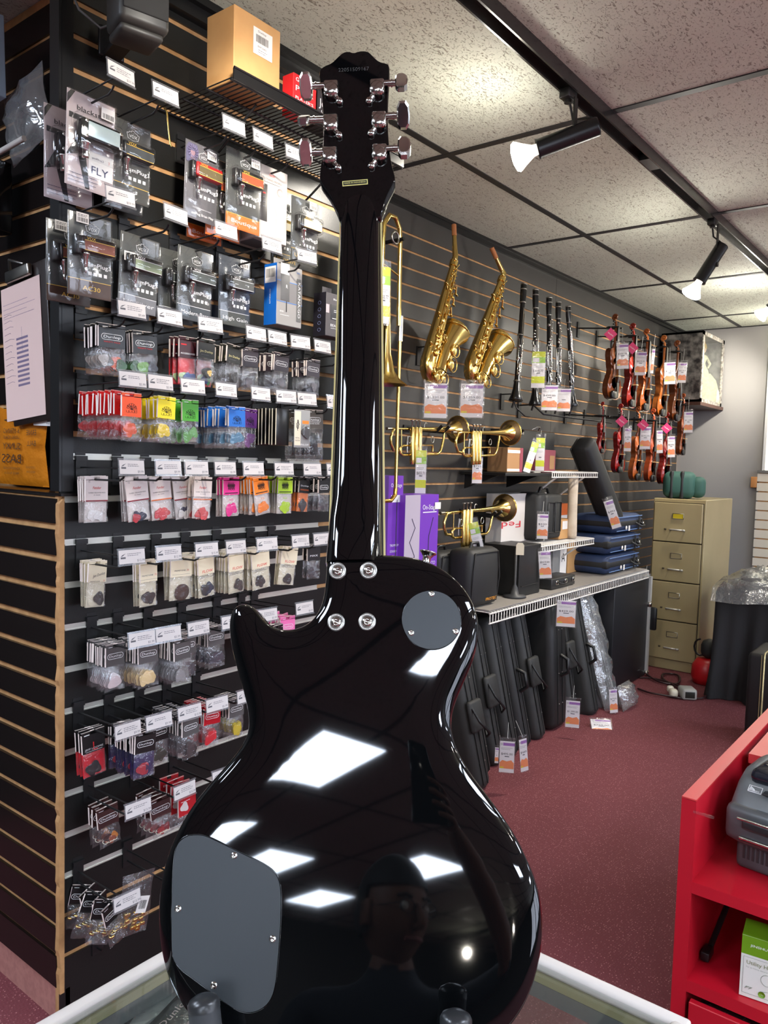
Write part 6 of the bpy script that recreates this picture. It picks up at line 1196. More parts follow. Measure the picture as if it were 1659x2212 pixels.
# neck: traced edges, D section
ne = [(428, 742, 814), (448, 735, 821), (471, 736, 820), (520, 735, 820), (600, 733, 820), (700, 731, 821), (800, 729, 822), (900, 725, 822), (1000, 721, 823), (1080, 717, 824), (1130, 714, 824), (1165, 711, 825), (1200, 708, 826), (1225, 706, 828)]
b = B(); vs = []; NS = 14
for k, (y, xl, xr) in enumerate(ne):
    z0 = -.030; a = gl(xl, y, z0); c = gl(xr, y, z0); rise = .018 if y < 1000 else .018+(.0125)*min(1, (y-1000)/185)**1.6
    if y < 472: rise = {428: .0145, 448: .0165, 471: .0172}[y]
    for j in range(NS+1):
        th = PI*j/NS; ex = .82 if y < 1100 else .6
        cx = -math.copysign(abs(math.cos(th))**ex, math.cos(th)); vs.append(((a.x+c.x)/2+(c.x-a.x)/2*cx, a.y, z0+rise*abs(math.sin(th))**(.9 if y < 1100 else .6)))
K = NS+1; b.add(vs, [(k*K+j, k*K+j+1, (k+1)*K+j+1, (k+1)*K+j)[::-1] for k in range(len(ne)-1) for j in range(NS)], 0, True); obj('neck', b, ebony, gt)
b = B(); 
L1 = [gl(736, 471, -.03), gl(824, 471, -.03)]; L2 = [gl(709, 1200, -.03), gl(828, 1200, -.03)]
fb = [(L1[0].x+.0006, L1[0].y), (L1[1].x-.0012, L1[1].y), (L2[1].x+.0005, L2[1].y-.05), (L2[0].x, L2[0].y-.05)]
def slab(b, poly, z0, z1, mi=0):
    n = len(poly); b.add([(p[0], p[1], z0) for p in poly]+[(p[0], p[1], z1) for p in poly], [tuple(range(n))[::-1], tuple(range(n, 2*n))]+[(i, (i+1) % n, (i+1) % n+n, i+n) for i in range(n)], mi)
slab(b, fb, -.0365, -.0302); obj('fretboard', b, mat('rosewood', (46, 30, 24), .5), gt)
b = B()
for i, s_ in ((1, 1), (0, -1)):
    p, q = fb[i], fb[2 if i else 3]; slab(b, [(p[0]-.0002*s_, p[1]), (p[0]+.0016*s_, p[1]), (q[0]+.0016*s_, q[1]), (q[0]-.0002*s_, q[1])], -.0366, -.0298)
obj('binding', b, mat('aged cream binding', (220, 204, 140), .3), gt)
# headstock: tilted back toward the viewer from the nut
hb = [(735, 475), (728, 455), (715, 425), (697, 400), (690, 388), (691, 370), (697, 330), (699, 280), (697, 230), (693, 190), (690, 165), (690, 150), (700, 142), (716, 136), (728, 124), (740, 113), (752, 110), (764, 114), (775, 110), (788, 109), (798, 112), (808, 123), (820, 133), (834, 136), (841, 139), (841, 160), (838, 200), (837, 250), (839, 300), (845, 350), (852, 375), (854, 388), (848, 400), (836, 424), (826, 452), (821, 475)]
ynut = gl(778, 471, -.02).y; TA = math.tan(math.radians(12))
def hs(x, y, off=0):   # hit the inclined plane of the headstock back
    v = ray(x, y); o = CAM-O_; a0 = V((o.dot(u_), o.dot(ax_), o.dot(n_))); d_ = V((v.dot(u_), v.dot(ax_), v.dot(n_)))
    # plane: z = -.020+off + TA*(y-ynut)
    s_ = (-.020+off+TA*(a0.y-ynut)-a0.z)/(d_.z-TA*d_.y); return a0+d_*s_
hp = [hs(*p) for p in hb]
hp2 = smooth([(p.x, p.y) for p in hp], 1); b = B(); n = len(hp2); zf = lambda y: -.020+TA*(y-ynut)
r_in = [(p[0]*.985+.0, (p[1]-.85)*.99+.85) for p in hp2]
b.add([(p[0], p[1], zf(p[1])) for p in r_in], [tuple(range(n))], 0, False)
b.add([(p[0], p[1], zf(p[1])) for p in r_in]+[(p[0], p[1], zf(p[1])-.0015) for p in hp2]+[(p[0], p[1], zf(p[1])-.015) for p in hp2], [(i+k*n, i+(k+1)*n, (i+1) % n+(k+1)*n, (i+1) % n+k*n) for k in (0, 1) for i in range(n)], 0, True)
b.add([(p[0], p[1], zf(p[1])-.015) for p in hp2], [tuple(range(n))[::-1]], 0, False)
me = mesh('headstock', b, ebony); bm = bmesh.new(); bm.from_mesh(me); bmesh.ops.recalc_face_normals(bm, faces=bm.faces); bm.to_mesh(me); bm.free(); obj('headstock', me, None, gt)
HT = MX.Rotation(math.atan(TA), 4, 'X')      # tilt of parts that sit on the headstock
def hM(x, y, off=0): p = hs(x, y, off); return T(*p) @ HT
# transition between neck and headstock (volute)

# lettering and the origin sticker: text builder faces -y, turn it to face +z of the guitar
TF = MX.Rotation(-PI/2, 4, 'X')
obj('serial_number', B().text('22051509167', .0065, 0, 0, 0, 0, w=.036), mat('faint grey stamp', (70, 70, 68), .5), gt, hM(764, 150, .0003) @ TF)
b = B().box((0, -.0001, 0), (.0295, .0004, .0062), 0).box((0, -.0004, 0), (.0275, .0004, .0042), 1).text('MADE IN INDONESIA', .0026, 0, 0, -.0008, 0, w=.025); obj('origin_sticker', b, [mat('pale yellow sticker', (224, 216, 130), .5), mat('dark olive print', (44, 42, 24), .5)], gt, hM(767, 395, .0003) @ MX.Rotation(.04, 4, 'Z') @ TF)
# tuning machines
nick = mat('nickel plate', (196, 192, 184), .16, me=1)
for k, (x, y, s_, rot, bx) in enumerate(((716, 195, -1, .55, 664), (715, 268, -1, -.95, 660), (713, 338, -1, .45, 663), (815, 192, 1, -.55, 866), (819, 262, 1, .6, 870), (820, 332, 1, -.35, 872))):
    hm = obj('tuning_machine', B().rbox((0, -.0005, .004), (.0165, .018, .008), .002).lathe([(0, .0095), (.0066, .0095), (.0072, .0088), (.0085, .0078), (.009, .004), (.009, 0)], 20, 0, T(0, -.003, 0)).rbox((.0, .006, .003), (.017, .006, .006), .0015), nick, gt, hM(x, y, .0))
    sl = abs(hs(bx, y).x-hs(x, y).x); 
    obj('tuner_shaft', B().tube([(s_*.008, .0035, .004), (s_*(sl-.005), .0035, .004)], [.0037, .0037], 12).lathe([(.0045, -.001), (.0045, .001)], 12, 0, T(s_*(sl-.0105), .0035, .004) @ RY(PI/2)), nick, hm)
    bt = B(); P_ = [(-.0085, 0), (-.0075, .009), (-.004, .0135), (.004, .0135), (.0075, .009), (.0085, 0), (.0075, -.009), (.004, -.0135), (-.004, -.0135), (-.0075, -.009)]
    P_ = [(p[0]*(1 if p[0]*s_ > 0 else .8), p[1]*1.12) for p in P_]
    bt.prism(P_, -.0033, .0033); 
    inn = [(p[0]*.8, p[1]*.82) for p in P_]; m_ = len(P_)
    for yy, sg in ((-.0033, -1), (.0033, 1)): bt.add([(p[0], yy, p[1]) for p in P_]+[(p[0], yy+sg*.0016, p[1]) for p in inn], [(i, (i+1) % m_, (i+1) % m_+m_, i+m_) for i in range(m_)]+[tuple(range(m_, 2*m_))], 0, False)
    me = mesh('tuner_button', bt, chrome); bm = bmesh.new(); bm.from_mesh(me); bmesh.ops.recalc_face_normals(bm, faces=bm.faces); bm.to_mesh(me); bm.free()
    obj('tuner_button', me, None, hm, T(s_*sl, .0035, .004) @ MX.Rotation(rot, 4, 'X') @ MX.Rotation(PI/2, 4, 'X'))
    obj('fixing_screw', B().tube([(-s_*.004, -.008, .002), (-s_*.0085, -.014, .002)], [.0035, .003], 10).lathe([(0, .0055), (.003, .0052), (.0042, .0035), (.0042, 0)], 14, 0, T(-s_*.0095, -.0155, 0)), nick, hm)
# four bolts in ferrules
for x, y in ((729, 1233), (796, 1232), (726, 1344), (793, 1343)):
    f = obj('ferrule', B().lathe([(.0052, .0004), (.0066, .0012), (.0078, .0012), (.0084, .0004), (.0084, -.001)], 28), mat('satin nickel', (186, 184, 176), .3, me=.8), gt, T(*gl(x, y)))
    obj('bolt', B().lathe([(0, .0012), (.0012, .0012), (.002, .0022), (.0042, .0014), (.005, .0002)], 20), nick, f)
# control covers
cov = mat('matt charcoal cover', (50, 54, 56), .42, sp=.4)
def cover(name, pts, label):
    b = B(); n = len(pts); ins = []; cx = sum(p[0] for p in pts)/n; cy = sum(p[1] for p in pts)/n
    rim = [((p[0]-cx)*1.012+cx, (p[1]-cy)*1.012+cy) for p in pts]
    b.add([(p[0], p[1], .0009) for p in pts], [tuple(range(n))], 0); b.add([(p[0], p[1], .0009) for p in pts]+[(p[0], p[1], -.006) for p in rim], [(i, i+n, (i+1) % n+n, (i+1) % n) for i in range(n)], 0, False)
    me = mesh(name, b, cov); bm = bmesh.new(); bm.from_mesh(me); bmesh.ops.recalc_face_normals(bm, faces=bm.faces); bm.to_mesh(me); bm.free(); c = obj(name, me, None, gt, None, label)
    b = B(); b.tube([(p[0], p[1], -.0002) for p in rim]+[(rim[0][0], rim[0][1], -.0002)], .0006, 4, cap=False); obj('cavity_edge', b, ebony, c); return c
cc = gl(932, 1339); rc = (gl(995, 1339)-gl(869, 1339)).length/2
c1 = cover('switch_cover', [(cc.x+rc*math.cos(2*PI*j/72), cc.y+rc*math.sin(2*PI*j/72)) for j in range(72)], 'round matt charcoal cover with three screws')
cp = [(376, 1850), (384, 1822), (402, 1807), (428, 1803), (450, 1808), (520, 1843), (577, 1870), (600, 1892), (607, 1925), (606, 1990), (600, 2075), (594, 2135), (580, 2168), (552, 2186), (520, 2186), (490, 2168), (430, 2122), (388, 2092), (373, 2068), (371, 2030), (372, 1930)]
c2 = cover('control_cover', smooth([tuple(gl(*p)[:2]) for p in cp], 2), 'large matt charcoal cover with four screws')
for c, lst in ((c1, ((932, 1283), (888, 1367), (984, 1364))), (c2, ((506, 1848), (385, 1963), (589, 2028), (462, 2128)))):
    for x, y in lst: obj('screw', B().lathe([(0, .0012), (.0009, .0012), (.0013, .0019), (.0026, .0014), (.003, .0008)], 14), nick, c, T(*gl(x, y)))
P_ = gl(920, 1212, -.022); obj('strap_button', B().lathe([(.004, 0), (.0042, .005), (.007, .0085), (.0085, .0095), (.0085, .0105), (.005, .0112), (0, .011)], 18, 0, T(P_.x, P_.y-.001, -.022) @ RZ(-.25) @ RX(-PI/2)), chrome, gt)
# ---- guitar stand
foam = mat('grey rubber foam', (48, 50, 52), .6); rub = mat('rubber end cap', (40, 41, 42), .3)
CT = .885
W = lambda x, y, z: GM @ V((x, y, z))
st = thing('guitar_stand', 'black guitar stand with grey foam arms holding the guitar from below', 'stand', T(.60, .45, CT))
iv = T(-.60, -.45, -CT)
for k, (px, py) in enumerate(((440, 2168), (985, 2203))):
    p = gl(px, py, .035); tip = W(p.x, p.y, .035); low = W(p.x*.92+.002, -.118-.004, .03); und = W(p.x*.8, -.128, -.02); bk = W(p.x*.5, -.125, -.09)
    Q = [iv @ q for q in (bk, und, low, tip)]
    a = obj('foam_arm', B().tube([Q[1], Q[2], Q[2].lerp(Q[3], .5), Q[3]], .0125, 16), foam, st); obj('steel_core', B().tube([Q[0], Q[1]], .006, 10), blackm, st)
    d_ = (Q[3]-Q[2]).normalized(); obj('end_cap', B().lathe([(.0127, -.004), (.0127, .001), (.011, .004), (.006, .0065), (0, .0072)], 20, 0, T(*Q[3]) @ d_.to_track_quat('Z', 'Y').to_matrix().to_4x4()), rub, a)
hub = iv @ W(0, -.12, -.09)
obj('hub', B().rbox(hub, (.03, .03, .03), .008), black, st)
fl = .012
for q in ((.30, .50), (.55, .28), (.70, .62)):
    e = iv @ V((q[0]+.0, q[1], CT+.008)); obj('leg', B().tube([hub, e], .006, 10), blackm, st); obj('rubber_foot', B().tube([e-(e-hub).normalized()*.02, e], .0085, 10), rub, st)
# ================================================================ GLASS COUNTER
X_0, X_1, Y_0, Y_1 = -.9, .79, .205, .70
gc = thing('display_counter', 'glass display counter with white frame in the foreground', 'display case', T(X_0, Y_0, 0)); W_, D_ = X_1-X_0, Y_1-Y_0
wf_ = mat('white painted frame', (214, 206, 198), .35)
fr = .017
obj('frame_back', B().rbox((W_/2, D_-fr/2, CT-.006), (W_, fr, .014), .004), wf_, gc); obj('frame_right', B().rbox((W_-fr/2, D_/2, CT-.006), (fr, D_, .0142), .004), wf_, gc); obj('frame_front', B().rbox((W_/2, fr/2, CT-.006), (W_, fr, .014), .004), wf_, gc); obj('frame_left', B().rbox((fr/2, D_/2, CT-.006), (fr, D_, .0138), .004), wf_, gc)
obj('glass_top', B().box((W_/2, D_/2, CT-.006), (W_-2*fr+.004, D_-2*fr+.004, .006)), GLASS, gc)
alu = mat('aluminium channel', (196, 200, 198), .3, me=.5); olive = mat('khaki edge strip', (168, 160, 116), .5)
for x in (.01, W_-.01):
    for y in (.01, D_-.01): obj('post', B().box((x, y, CT/2), (.02, .02, CT-.04)), alu, gc)
for z, h in ((CT-.019, .011), (CT-.034, .018), (.50, .02), (.12, .05)):
    obj('rail', B().box((W_/2, D_-.011, z), (W_-.03, .012, h)).box((W_/2, .011, z), (W_-.03, .012, h)).box((W_-.011, D_/2, z), (.012, D_-.04, h)).box((.011, D_/2, z), (.012, D_-.04, h)), {CT-.019: olive, CT-.034: mat('grey rubber seal', (104, 106, 106), .5)}.get(z, alu), gc)
obj('channel', B().box((W_/2, D_-.019, CT-.055), (W_-.04, .024, .02)).tube([(.02, D_-.038, CT-.058), (W_-.02, D_-.038, CT-.058)], .009, 8), alu, gc)

obj('glass_side', B().box((W_-.005, D_/2, .47), (.004, D_-.04, .78)), GLASS, gc); obj('glass_front', B().box((W_/2, D_-.005, .47), (W_-.04, .004, .78)), GLASS, gc)
obj('glass_shelf', B().box((W_*.42, D_/2, .50), (W_*.8, D_-.06, .006)), GLASS, gc); obj('plinth', B().box((W_/2, D_/2, .05), (W_-.02, D_-.02, .1)), mat('dark plinth', (60, 56, 54), .6), gc)
# packs lying under the glass
for k, (px, py, rz_) in enumerate(((388, 2196, .5), (318, 2206, .7), (440, 2225, .3), (262, 2222, .9))):
    P_ = hit(px, py, 2, CT-.055); b = B().box((0, 0, 0), (.07, .001, .1)).box((0, -.001, .035), (.07, .0012, .03), 1); b.text('Dunlop', .01, 0, .038, -.002, 0, w=.05); barcode(b, 0, -.0, .035, .02, -.001, 2)
    t = thing('counter_pack', 'pack lying under the counter glass, %s' % ['beside the guitar edge', 'with black header', 'nearest the stand arm', 'at the left'][k], 'pack', T(*P_) @ RZ(rz_) @ RX(-PI/2+.2), 'packs inside the glass counter'); obj('card', b, [mat('pinkish pack card', (206, 180, 176), .5), inkd, ink], t); g = B(); bagmesh(g, .072, .1, .05, .016, 0, 500+k); obj('bag', g, BAG, t)
obj('inner_glass_shelf', B().box((W_*.55, D_*.5, CT-.075), (W_*.7, D_*.84, .006)), GLASS, gc)
# ================================================================ FILING CABINET AND ITS CORNER
tan = mat('tan enamel', (168, 152, 112), .38, var=(3, (160, 144, 104))); tand = mat('dark cabinet gap', (70, 60, 42), .6)
fx, fy0, fy1, fh = 5.58, 1.553, 1.915, 1.222; fd = .68
fc = thing('filing_cabinet', 'tan four-drawer metal filing cabinet in the corner', 'cabinet', T(fx, fy0, 0)); FW = fy1-fy0
obj('body', B().rbox((fd/2+.012, FW/2, fh/2), (fd, FW, fh), .004, seg=1, sm=False), tan, fc)
MF = T(0, FW, 0) @ RZ(-PI/2)        # local x runs along the face from left to right, -y faces the room
dh = (fh-.10)/4
for k in range(4):
    z0 = .075+k*dh; d = obj('drawer', B().rbox((FW/2, -.004, z0+dh/2), (FW-.03, .02, dh-.008), .003, seg=1, sm=False).box((FW/2, .007, z0+dh/2), (FW-.022, .004, dh+.002), 1), [tan, tand], fc, MF)
    q = B(); x, z = FW*.51, z0+dh*.66
    q.tube([(x-.038, -.018, z-.018), (x+.038, -.018, z-.018), (x+.038, -.018, z+.018), (x-.038, -.018, z+.018), (x-.038, -.018, z-.018)], .003, 4)
    obj('label_holder', q.box((x, -.015, z), (.07, .002, .032), 1), [steel, mat('yellow label', (222, 196, 30), .6) if k == 3 else tan], d)
    z = z0+dh*.32; obj('handle', B().tube([(x-.048, -.014, z-.004), (x-.046, -.036, z), (x+.046, -.036, z), (x+.048, -.014, z-.004)], .006, 8).rbox((x+.046, -.036, z), (.02, .014, .014), .005), mat('pale steel', (196, 192, 182), .35, me=.35), d)
    obj('latch', B().rbox((x-.085, -.016, z), (.016, .008, .012), .003), tand, d)
t = thing('violin_case', 'dark green soft instrument case lying on top of the filing cabinet', 'case', T(fx+.16, fy0+.16, fh) @ RZ(.25))
grn = mat('dark green canvas', (44, 84, 74), .65, bump=(200, .2, .001)); A = B()
A.rbox((0, .07, .098), (.2, .22, .192), .05, seg=3); A.rbox((.0, -.055, .085), (.15, .1, .15), .04, seg=3)
obj('shell', A, grn, t)
for y in (.12, .05): obj('band', B().rbox((0, y, .098), (.206, .026, .198), .012), nyl, t)

# ---- cloth-covered amplifier with film on top
clo = mat('black drape cloth', (30, 29, 31), .8, bump=(60, .2, .003))
cx0, cx1, cy0, cy1, ch = 5.10, 5.75, .55, 1.33, .70
t = thing('covered_amplifier', 'tall shape draped in black cloth at the right edge', 'covered object', T(cx0, cy0, 0))
W_, D_ = cx1-cx0, cy1-cy0; b = B(); per = []; N_ = 160
for j in range(N_):
    s_ = j/N_*4; e = int(s_); f_ = s_-e
    x, y = [(f_*W_, 0), (W_, f_*D_), (W_-f_*W_, D_), (0, D_-f_*D_)][e]; nx_, ny_ = [(0, -1), (1, 0), (0, 1), (-1, 0)][e]; per.append((x, y, nx_, ny_, j))
vs = []; zs_ = [0, .12, .25, .38, .5, .6, .67, .7]
for i, z in enumerate(zs_):
    k_ = (1-z/ch)
    for x, y, nx_, ny_, j in per:
        am = k_*(.035*math.sin(j*.47+1.5*k_)+.02*math.sin(j*1.13+2+2*k_))+.012*k_; ix = .0 if i < len(zs_)-1 else 0
        vs.append((x+nx_*am-(x-W_/2)*.03*(i == len(zs_)-1), y+ny_*am-(y-D_/2)*.03*(i == len(zs_)-1), z+.004))
b.add(vs, [(i*N_+j, i*N_+(j+1) % N_, (i+1)*N_+(j+1) % N_, (i+1)*N_+j) for i in range(len(zs_)-1) for j in range(N_)], 0, True); b.add(vs[-N_:], [tuple(range(N_))], 0)
obj('drape', b, clo, t)
t = thing('film_bundle', 'heap of crinkled clear plastic film on the black draped shape', 'plastic film', T((cx0+cx1)/2-.05, .95, ch+.006)); rr = random.Random(8); b = B(); nn = 26; vs = []
for i in range(nn):
    for j in range(nn):
        u, v = i/(nn-1)*2-1, j/(nn-1)*2-1; r_ = max(abs(u), abs(v)); hgt = .11*(1-r_**3)+rr.uniform(-.018, .018)*(r_ < .97)+.02*math.sin(5*u+3*v)
        dr = max(0, abs(u)-.85)*1.0 if u < 0 else 0; vs.append((u*.36+.01*math.sin(9*v), v*.40+.01*math.sin(8*u), max(hgt, .0)-(dr*.55 if u < -.85 else 0)))
b.add(vs, [(i*nn+j, (i+1)*nn+j, (i+1)*nn+j+1, i*nn+j+1) for i in range(nn-1) for j in range(nn-1)], 0, True); obj('film', b, WRAP, t); obj('folded_foam', B().rbox((0, .0, .04), (.5, .5, .06), .02), mat('grey packing foam', (92, 90, 90), .6), t)
t = thing('accordion_case', 'black hard case with brass trim line at the right edge of the photo', 'case', T(4.30, .62, .002)); obj('shell', B().rbox((.16, .16, .25), (.34, .33, .50), .02), mat('black case leatherette', (26, 23, 24), .5), t)
b = B()
b.tube([(-.012, .245, .01), (-.012, .245, .495), (.0, .245, .505), (.33, .245, .505)], .0045, 6); b.tube([(-.012, .258, .01), (-.012, .258, .495)], .002, 6); obj('trim_line', b, mat('pale brass trim', (206, 190, 140), .3, me=.6), t)
obj('rivet', B().lathe([(0, .006), (.008, .004), (.01, 0)], 12, 0, T(-.01, .20, .44) @ RY(-PI/2)).lathe([(0, .006), (.008, .004), (.01, 0)], 12, 0, T(-.01, .20, .07) @ RY(-PI/2)), chrome, t)
obj('handle', B().tube([(.05, .1, .50), (.06, .1, .53), (.2, .1, .53), (.21, .1, .5)], .009, 8), black, t)
P_ = hit(1521, 1452, 2, 0); t = thing('red_bag', 'red round bag on the floor between the cabinet and the black drape', 'bag', T(5.42, 1.445, 0) @ MX.Scale(.85, 4)); obj('body', B().lathe([(0, .002), (.1, .004), (.115, .06), (.11, .14), (.08, .19), (.03, .2), (0, .2)], 20), mat('red vinyl', (186, 24, 30), .35), t)
t = thing('dark_bundle', 'dark bundle of cables resting on the red bag', 'bundle', T(5.43, 1.44, .17) @ MX.Scale(.8, 4)); obj('body', B().rbox((0, 0, .08), (.14, .12, .16), .05), nylg, t); obj('loop', B().tube([(0, .07+.05*math.sin(a), .08+.07*math.cos(a)) for a in [PI*j/6 for j in range(8)]], .008, 6), black, t)
P_ = hit(1484, 1508, 2, 0); t = thing('power_adapter', 'silver and black power adapter lying on the carpet', 'adapter', T(P_.x, P_.y, 0) @ RZ(.6)); obj('body', B().rbox((0, 0, .035), (.11, .09, .066), .012), mat('silver grey plastic', (166, 166, 160), .35), t); obj('front', B().rbox((-.054, 0, .035), (.006, .06, .04), .003), mat('dark window', (40, 42, 38), .3), t); obj('plug', B().rbox((.0, .085, .03), (.06, .05, .05), .016).rbox((.05, .09, .04), (.04, .04, .04), .012), mat('cream plastic', (214, 206, 186), .4), t)
cabm = mat('dark rubber cable', (46, 26, 28), .35)
Q = [(1385, 1440), (1395, 1462), (1420, 1478), (1460, 1483), (1470, 1476), (1466, 1462), (1446, 1458), (1428, 1462), (1433, 1474), (1455, 1482), (1475, 1490)]
def floorc(lst, r, lab): 
    pts = [hit(x, y, 2, 0) for x, y in lst]; pts = [V((p.x, p.y, r+.002+.012*math.sin(i*1.1)**2)) for i, p in enumerate(pts)]
    for _ in range(2): pts = [pts[0]]+[q for a, b_ in zip(pts[:-1], pts[1:]) for q in (a.lerp(b_, .25), a.lerp(b_, .75))]+[pts[-1]]
    solo('cable', B().tube(pts, r, 6), cabm, lab, 'cable', None, 'cables on the carpet')
floorc(Q, .007, 'dark cable looping on the carpet before the cabinet'); floorc([(1382, 1466), (1410, 1470), (1445, 1478), (1478, 1500)], .006, 'dark cable running to the adapter'); floorc([(1378, 1490), (1400, 1502), (1440, 1508), (1476, 1512)], .006, 'dark cable nearest the camera on the carpet'); floorc([(1500, 1512), (1520, 1514), (1534, 1500), (1528, 1488)], .006, 'dark cable from the adapter to the black drape'); floorc([(1460, 1448), (1480, 1436), (1510, 1444), (1528, 1462)], .006, 'grey cable arching beside the red bag')
# ================================================================ RED COUNTER, PRINTER, BOX
rd = mat('red painted board', (178, 14, 34), .42, var=(2, (188, 22, 40))); rdl = mat('paler red counter top', (206, 60, 62), .35)  # top faces use a paler red than the boards
_q = hit(1446, 2214, 2, 0); RX0, RY1 = _q.x, _q.y; RH = hit(1476, 1721, 0, RX0).z; RW = 1.1; RD_ = 1.05; th = .036
rc_ = thing('red_counter', 'red painted shelving counter at the lower right', 'counter', T(RX0, RY1-RW, 0))
obj('side_panel', B().box((RD_/2, RW-th/2, RH/2-.002), (RD_, th, RH-.004)), rd, rc_); obj('side_panel', B().box((RD_/2, th/2, RH/2-.002), (RD_, th, RH-.004)), rd, rc_)
obj('panel_cap', B().box((RD_/2, RW-th/2, RH-.001), (RD_, th, .004)), rdl, rc_); obj('back_top', B().box((.44+.3, RW/2-.02, RH-.014), (.6, RW-th*2, .028)), rdl, rc_)
zA = hit(1492, 1905, 0, RX0).z; zB = hit(1478, 2114, 0, RX0).z
for z, t_ in ((zA-.014, .03), (zB-.016, .032)): obj('shelf', B().box((RD_/2, RW/2, z), (RD_-.002, RW-2*th, t_)), rd, rc_)
obj('back_panel', B().box((.52, RW/2, RH/2-.01), (.02, RW-2*th, RH-.05)), rd, rc_)
obj('drawer_front', B().rbox((-.002, RW/2-.005, zB/2-.022), (.02, RW-2*th-.012, zB-.05), .002, seg=1, sm=False), rd, rc_)
solo('clear_tape', B().box((0, 0, 0), (.002, .05, .006)), sleeve, 'small clear plastic piece at the corner of the red counter', 'plastic piece', T(RX0-.002, RY1-.055, RH-.03))
# label printer, front toward the camera
pg = mat('printer graphite', (74, 76, 78), .38); pgl = mat('printer light grey', (98, 102, 104), .35); pd = mat('printer dark', (40, 41, 42), .35)
yL = hit(1572, 1800, 0, RX0+.14).y; t = thing('label_printer', 'grey desktop label printer on the red counter shelf', 'printer', T(RX0+.12, yL, zA+.001) @ RZ(-.12) @ MX.Diagonal((1.14, 1.14, 1.32, 1))); PW, PD = .24, .27
# local: x into the counter, y from the left side (0) to the right (-PW)
obj('base', B().rbox((PD/2+.02, -PW/2, .035), (PD-.03, PW-.02, .07), .012), pg, t)
def sec(y, s): return [(p[0], y, p[1]) for p in s]
so = [(.005, .065), (-.012, .085), (-.014, .125), (.012, .15), (.05, .182), (.09, .198), (.18, .2), (.25, .185), (.27, .15), (.27, .06), (.02, .058)]
def shell(b, ys, mi=0):
    n = len(so); vs = []
    for y, s_ in ys:
        vs += [((p[0]-.13)*s_+.13, y, (p[1]-.058)*s_+.058) for p in so]
    b.add(vs, [(k*n+i, k*n+(i+1) % n, (k+1)*n+(i+1) % n, (k+1)*n+i) for k in range(len(ys)-1) for i in range(n)], mi, True); b.add(vs[:n], [tuple(range(n))], mi); b.add(vs[-n:], [tuple(range(n))], mi)
b = B(); shell(b, [(0, .86), (-.006, .93), (-.02, .99), (-.035, 1), (-PW+.035, 1), (-PW+.02, .99), (-PW+.006, .93), (-PW, .86)]); me = mesh('housing', b, pgl); bm = bmesh.new(); bm.from_mesh(me); bmesh.ops.recalc_face_normals(bm, faces=bm.faces); bm.to_mesh(me); bm.free(); obj('housing', me, None, t)
obj('lower_housing', B().rbox((.128, -PW/2, .105), (.286, PW+.002, .07), .014), pg, t)
obj('label_slot', B().rbox((-.02, -PW/2-.012, .112), (.014, PW-.06, .016), .003), pd, t); obj('tear_bar', B().tube([(-.026, -.032, .122), (-.026, -PW+.02, .122)], .0028, 6).tube([(-.018, -.036, .082), (-.018, -PW+.02, .082)], .003, 6), chrome, t)
b = B()
for k in range(18): b.box((.0345, -.03-.010*k, .036), (.002, .005, .026))
obj('vent_slats', b, pd, t); obj('window', B().rbox((.115, -PW/2, .188), (.15, PW*.76, .03), .014), mat('smoked window', (28, 30, 40), .05), t); b = B(); b.rbox((.03, -PW/2+.028, .168), (.03, .05, .004), .0015, 0, None); obj('badge', b, pd, t, MX.Identity(4))
MB_ = T(.022, -.05, .170) @ RZ(-PI/2) @ RX(-.9); b = B(); b.tube([(-.014, 0, -.006), (.014, 0, -.006), (.014, 0, .008), (-.014, 0, .008), (-.014, 0, -.006)], .0008, 4, 0, cap=False); b.text('ZEBRA', .0042, .003, -.003, -.0006, 0, w=.014)
for k in range(6): b.tube([(-.010+.0016*k, -.0004, .006-.001*k), (-.012+.0025*k, -.0004, -.004)], .0006, 4, 0)
obj('badge_print', b, wht, t, MB_)
# utility hook box
q_ = hit(1596, 2149, 2, zB); t = thing('hook_carton', 'white and green carton reading Utility H on the lower red shelf', 'box', T(q_.x, q_.y, zB+.002) @ RZ(-PI/2+.12)); w_, d_, h = .15, .08, .155
b = B().box((w_/2, d_/2, h/2), (w_, d_, h)); b.rect(0, h*.7, w_, h, -.0006, 1); b.box((w_/2, d_/2, h+.0006), (w_, d_, .001), 1); b.text('JINSHUNFA', .0085, .05, h*.86, -.001, 2, w=.062); b.text('Utility Hook', .014, .048, h*.575, -.001, 3, w=.07); b.text('For an Home decoration', .005, .04, h*.5, -.001, 4, w=.055)
b.tube([(.006, -.0008, .01), (.006, -.0008, h*.66), (w_-.006, -.0008, h*.66), (w_-.006, -.0008, .01), (.006, -.0008, .01)], .0005, 4, 4, cap=False); b.tube([(.06+.014*math.cos(a), -.0008, .075*.75+.014*math.sin(a)) for a in [2*PI*j/14 for j in range(15)]]+[(.07, -.0008, .03), (.046, -.0008, .025)], .0006, 4, 4, cap=False); b.lathe([(0, 0), (.008, 0), (.008, .001)], 16, 1, T(.05, -.001, .018) @ RX(PI/2)); b.text('1 Pcs', .004, .05, .018, -.0022, 2)
for q in range(5): b.tube([(.012+.003*q, -.0008, .022+.002*(q % 3)), (.016+.003*q, -.0008, .028)], .0009, 4, 4)
obj('carton', b, [mat('glossy white carton', (222, 220, 212), .35), mat('leaf green print', (106, 150, 24), .4), wht, mat('olive print', (120, 130, 80), .5), mat('faint print', (150, 156, 140), .5)], t)
t = thing('shelf_strut', 'black bracket screwed inside the lower red shelf', 'bracket', T(RX0+.12, RY1-th-.004, zB+.006)); obj('foot', B().rbox((.0, -.012, .012), (.05, .022, .024), .003), black, t); obj('rod', B().tube([(.02, -.014, .02), (.36, -.03, .17)], .008, 8), black, t)
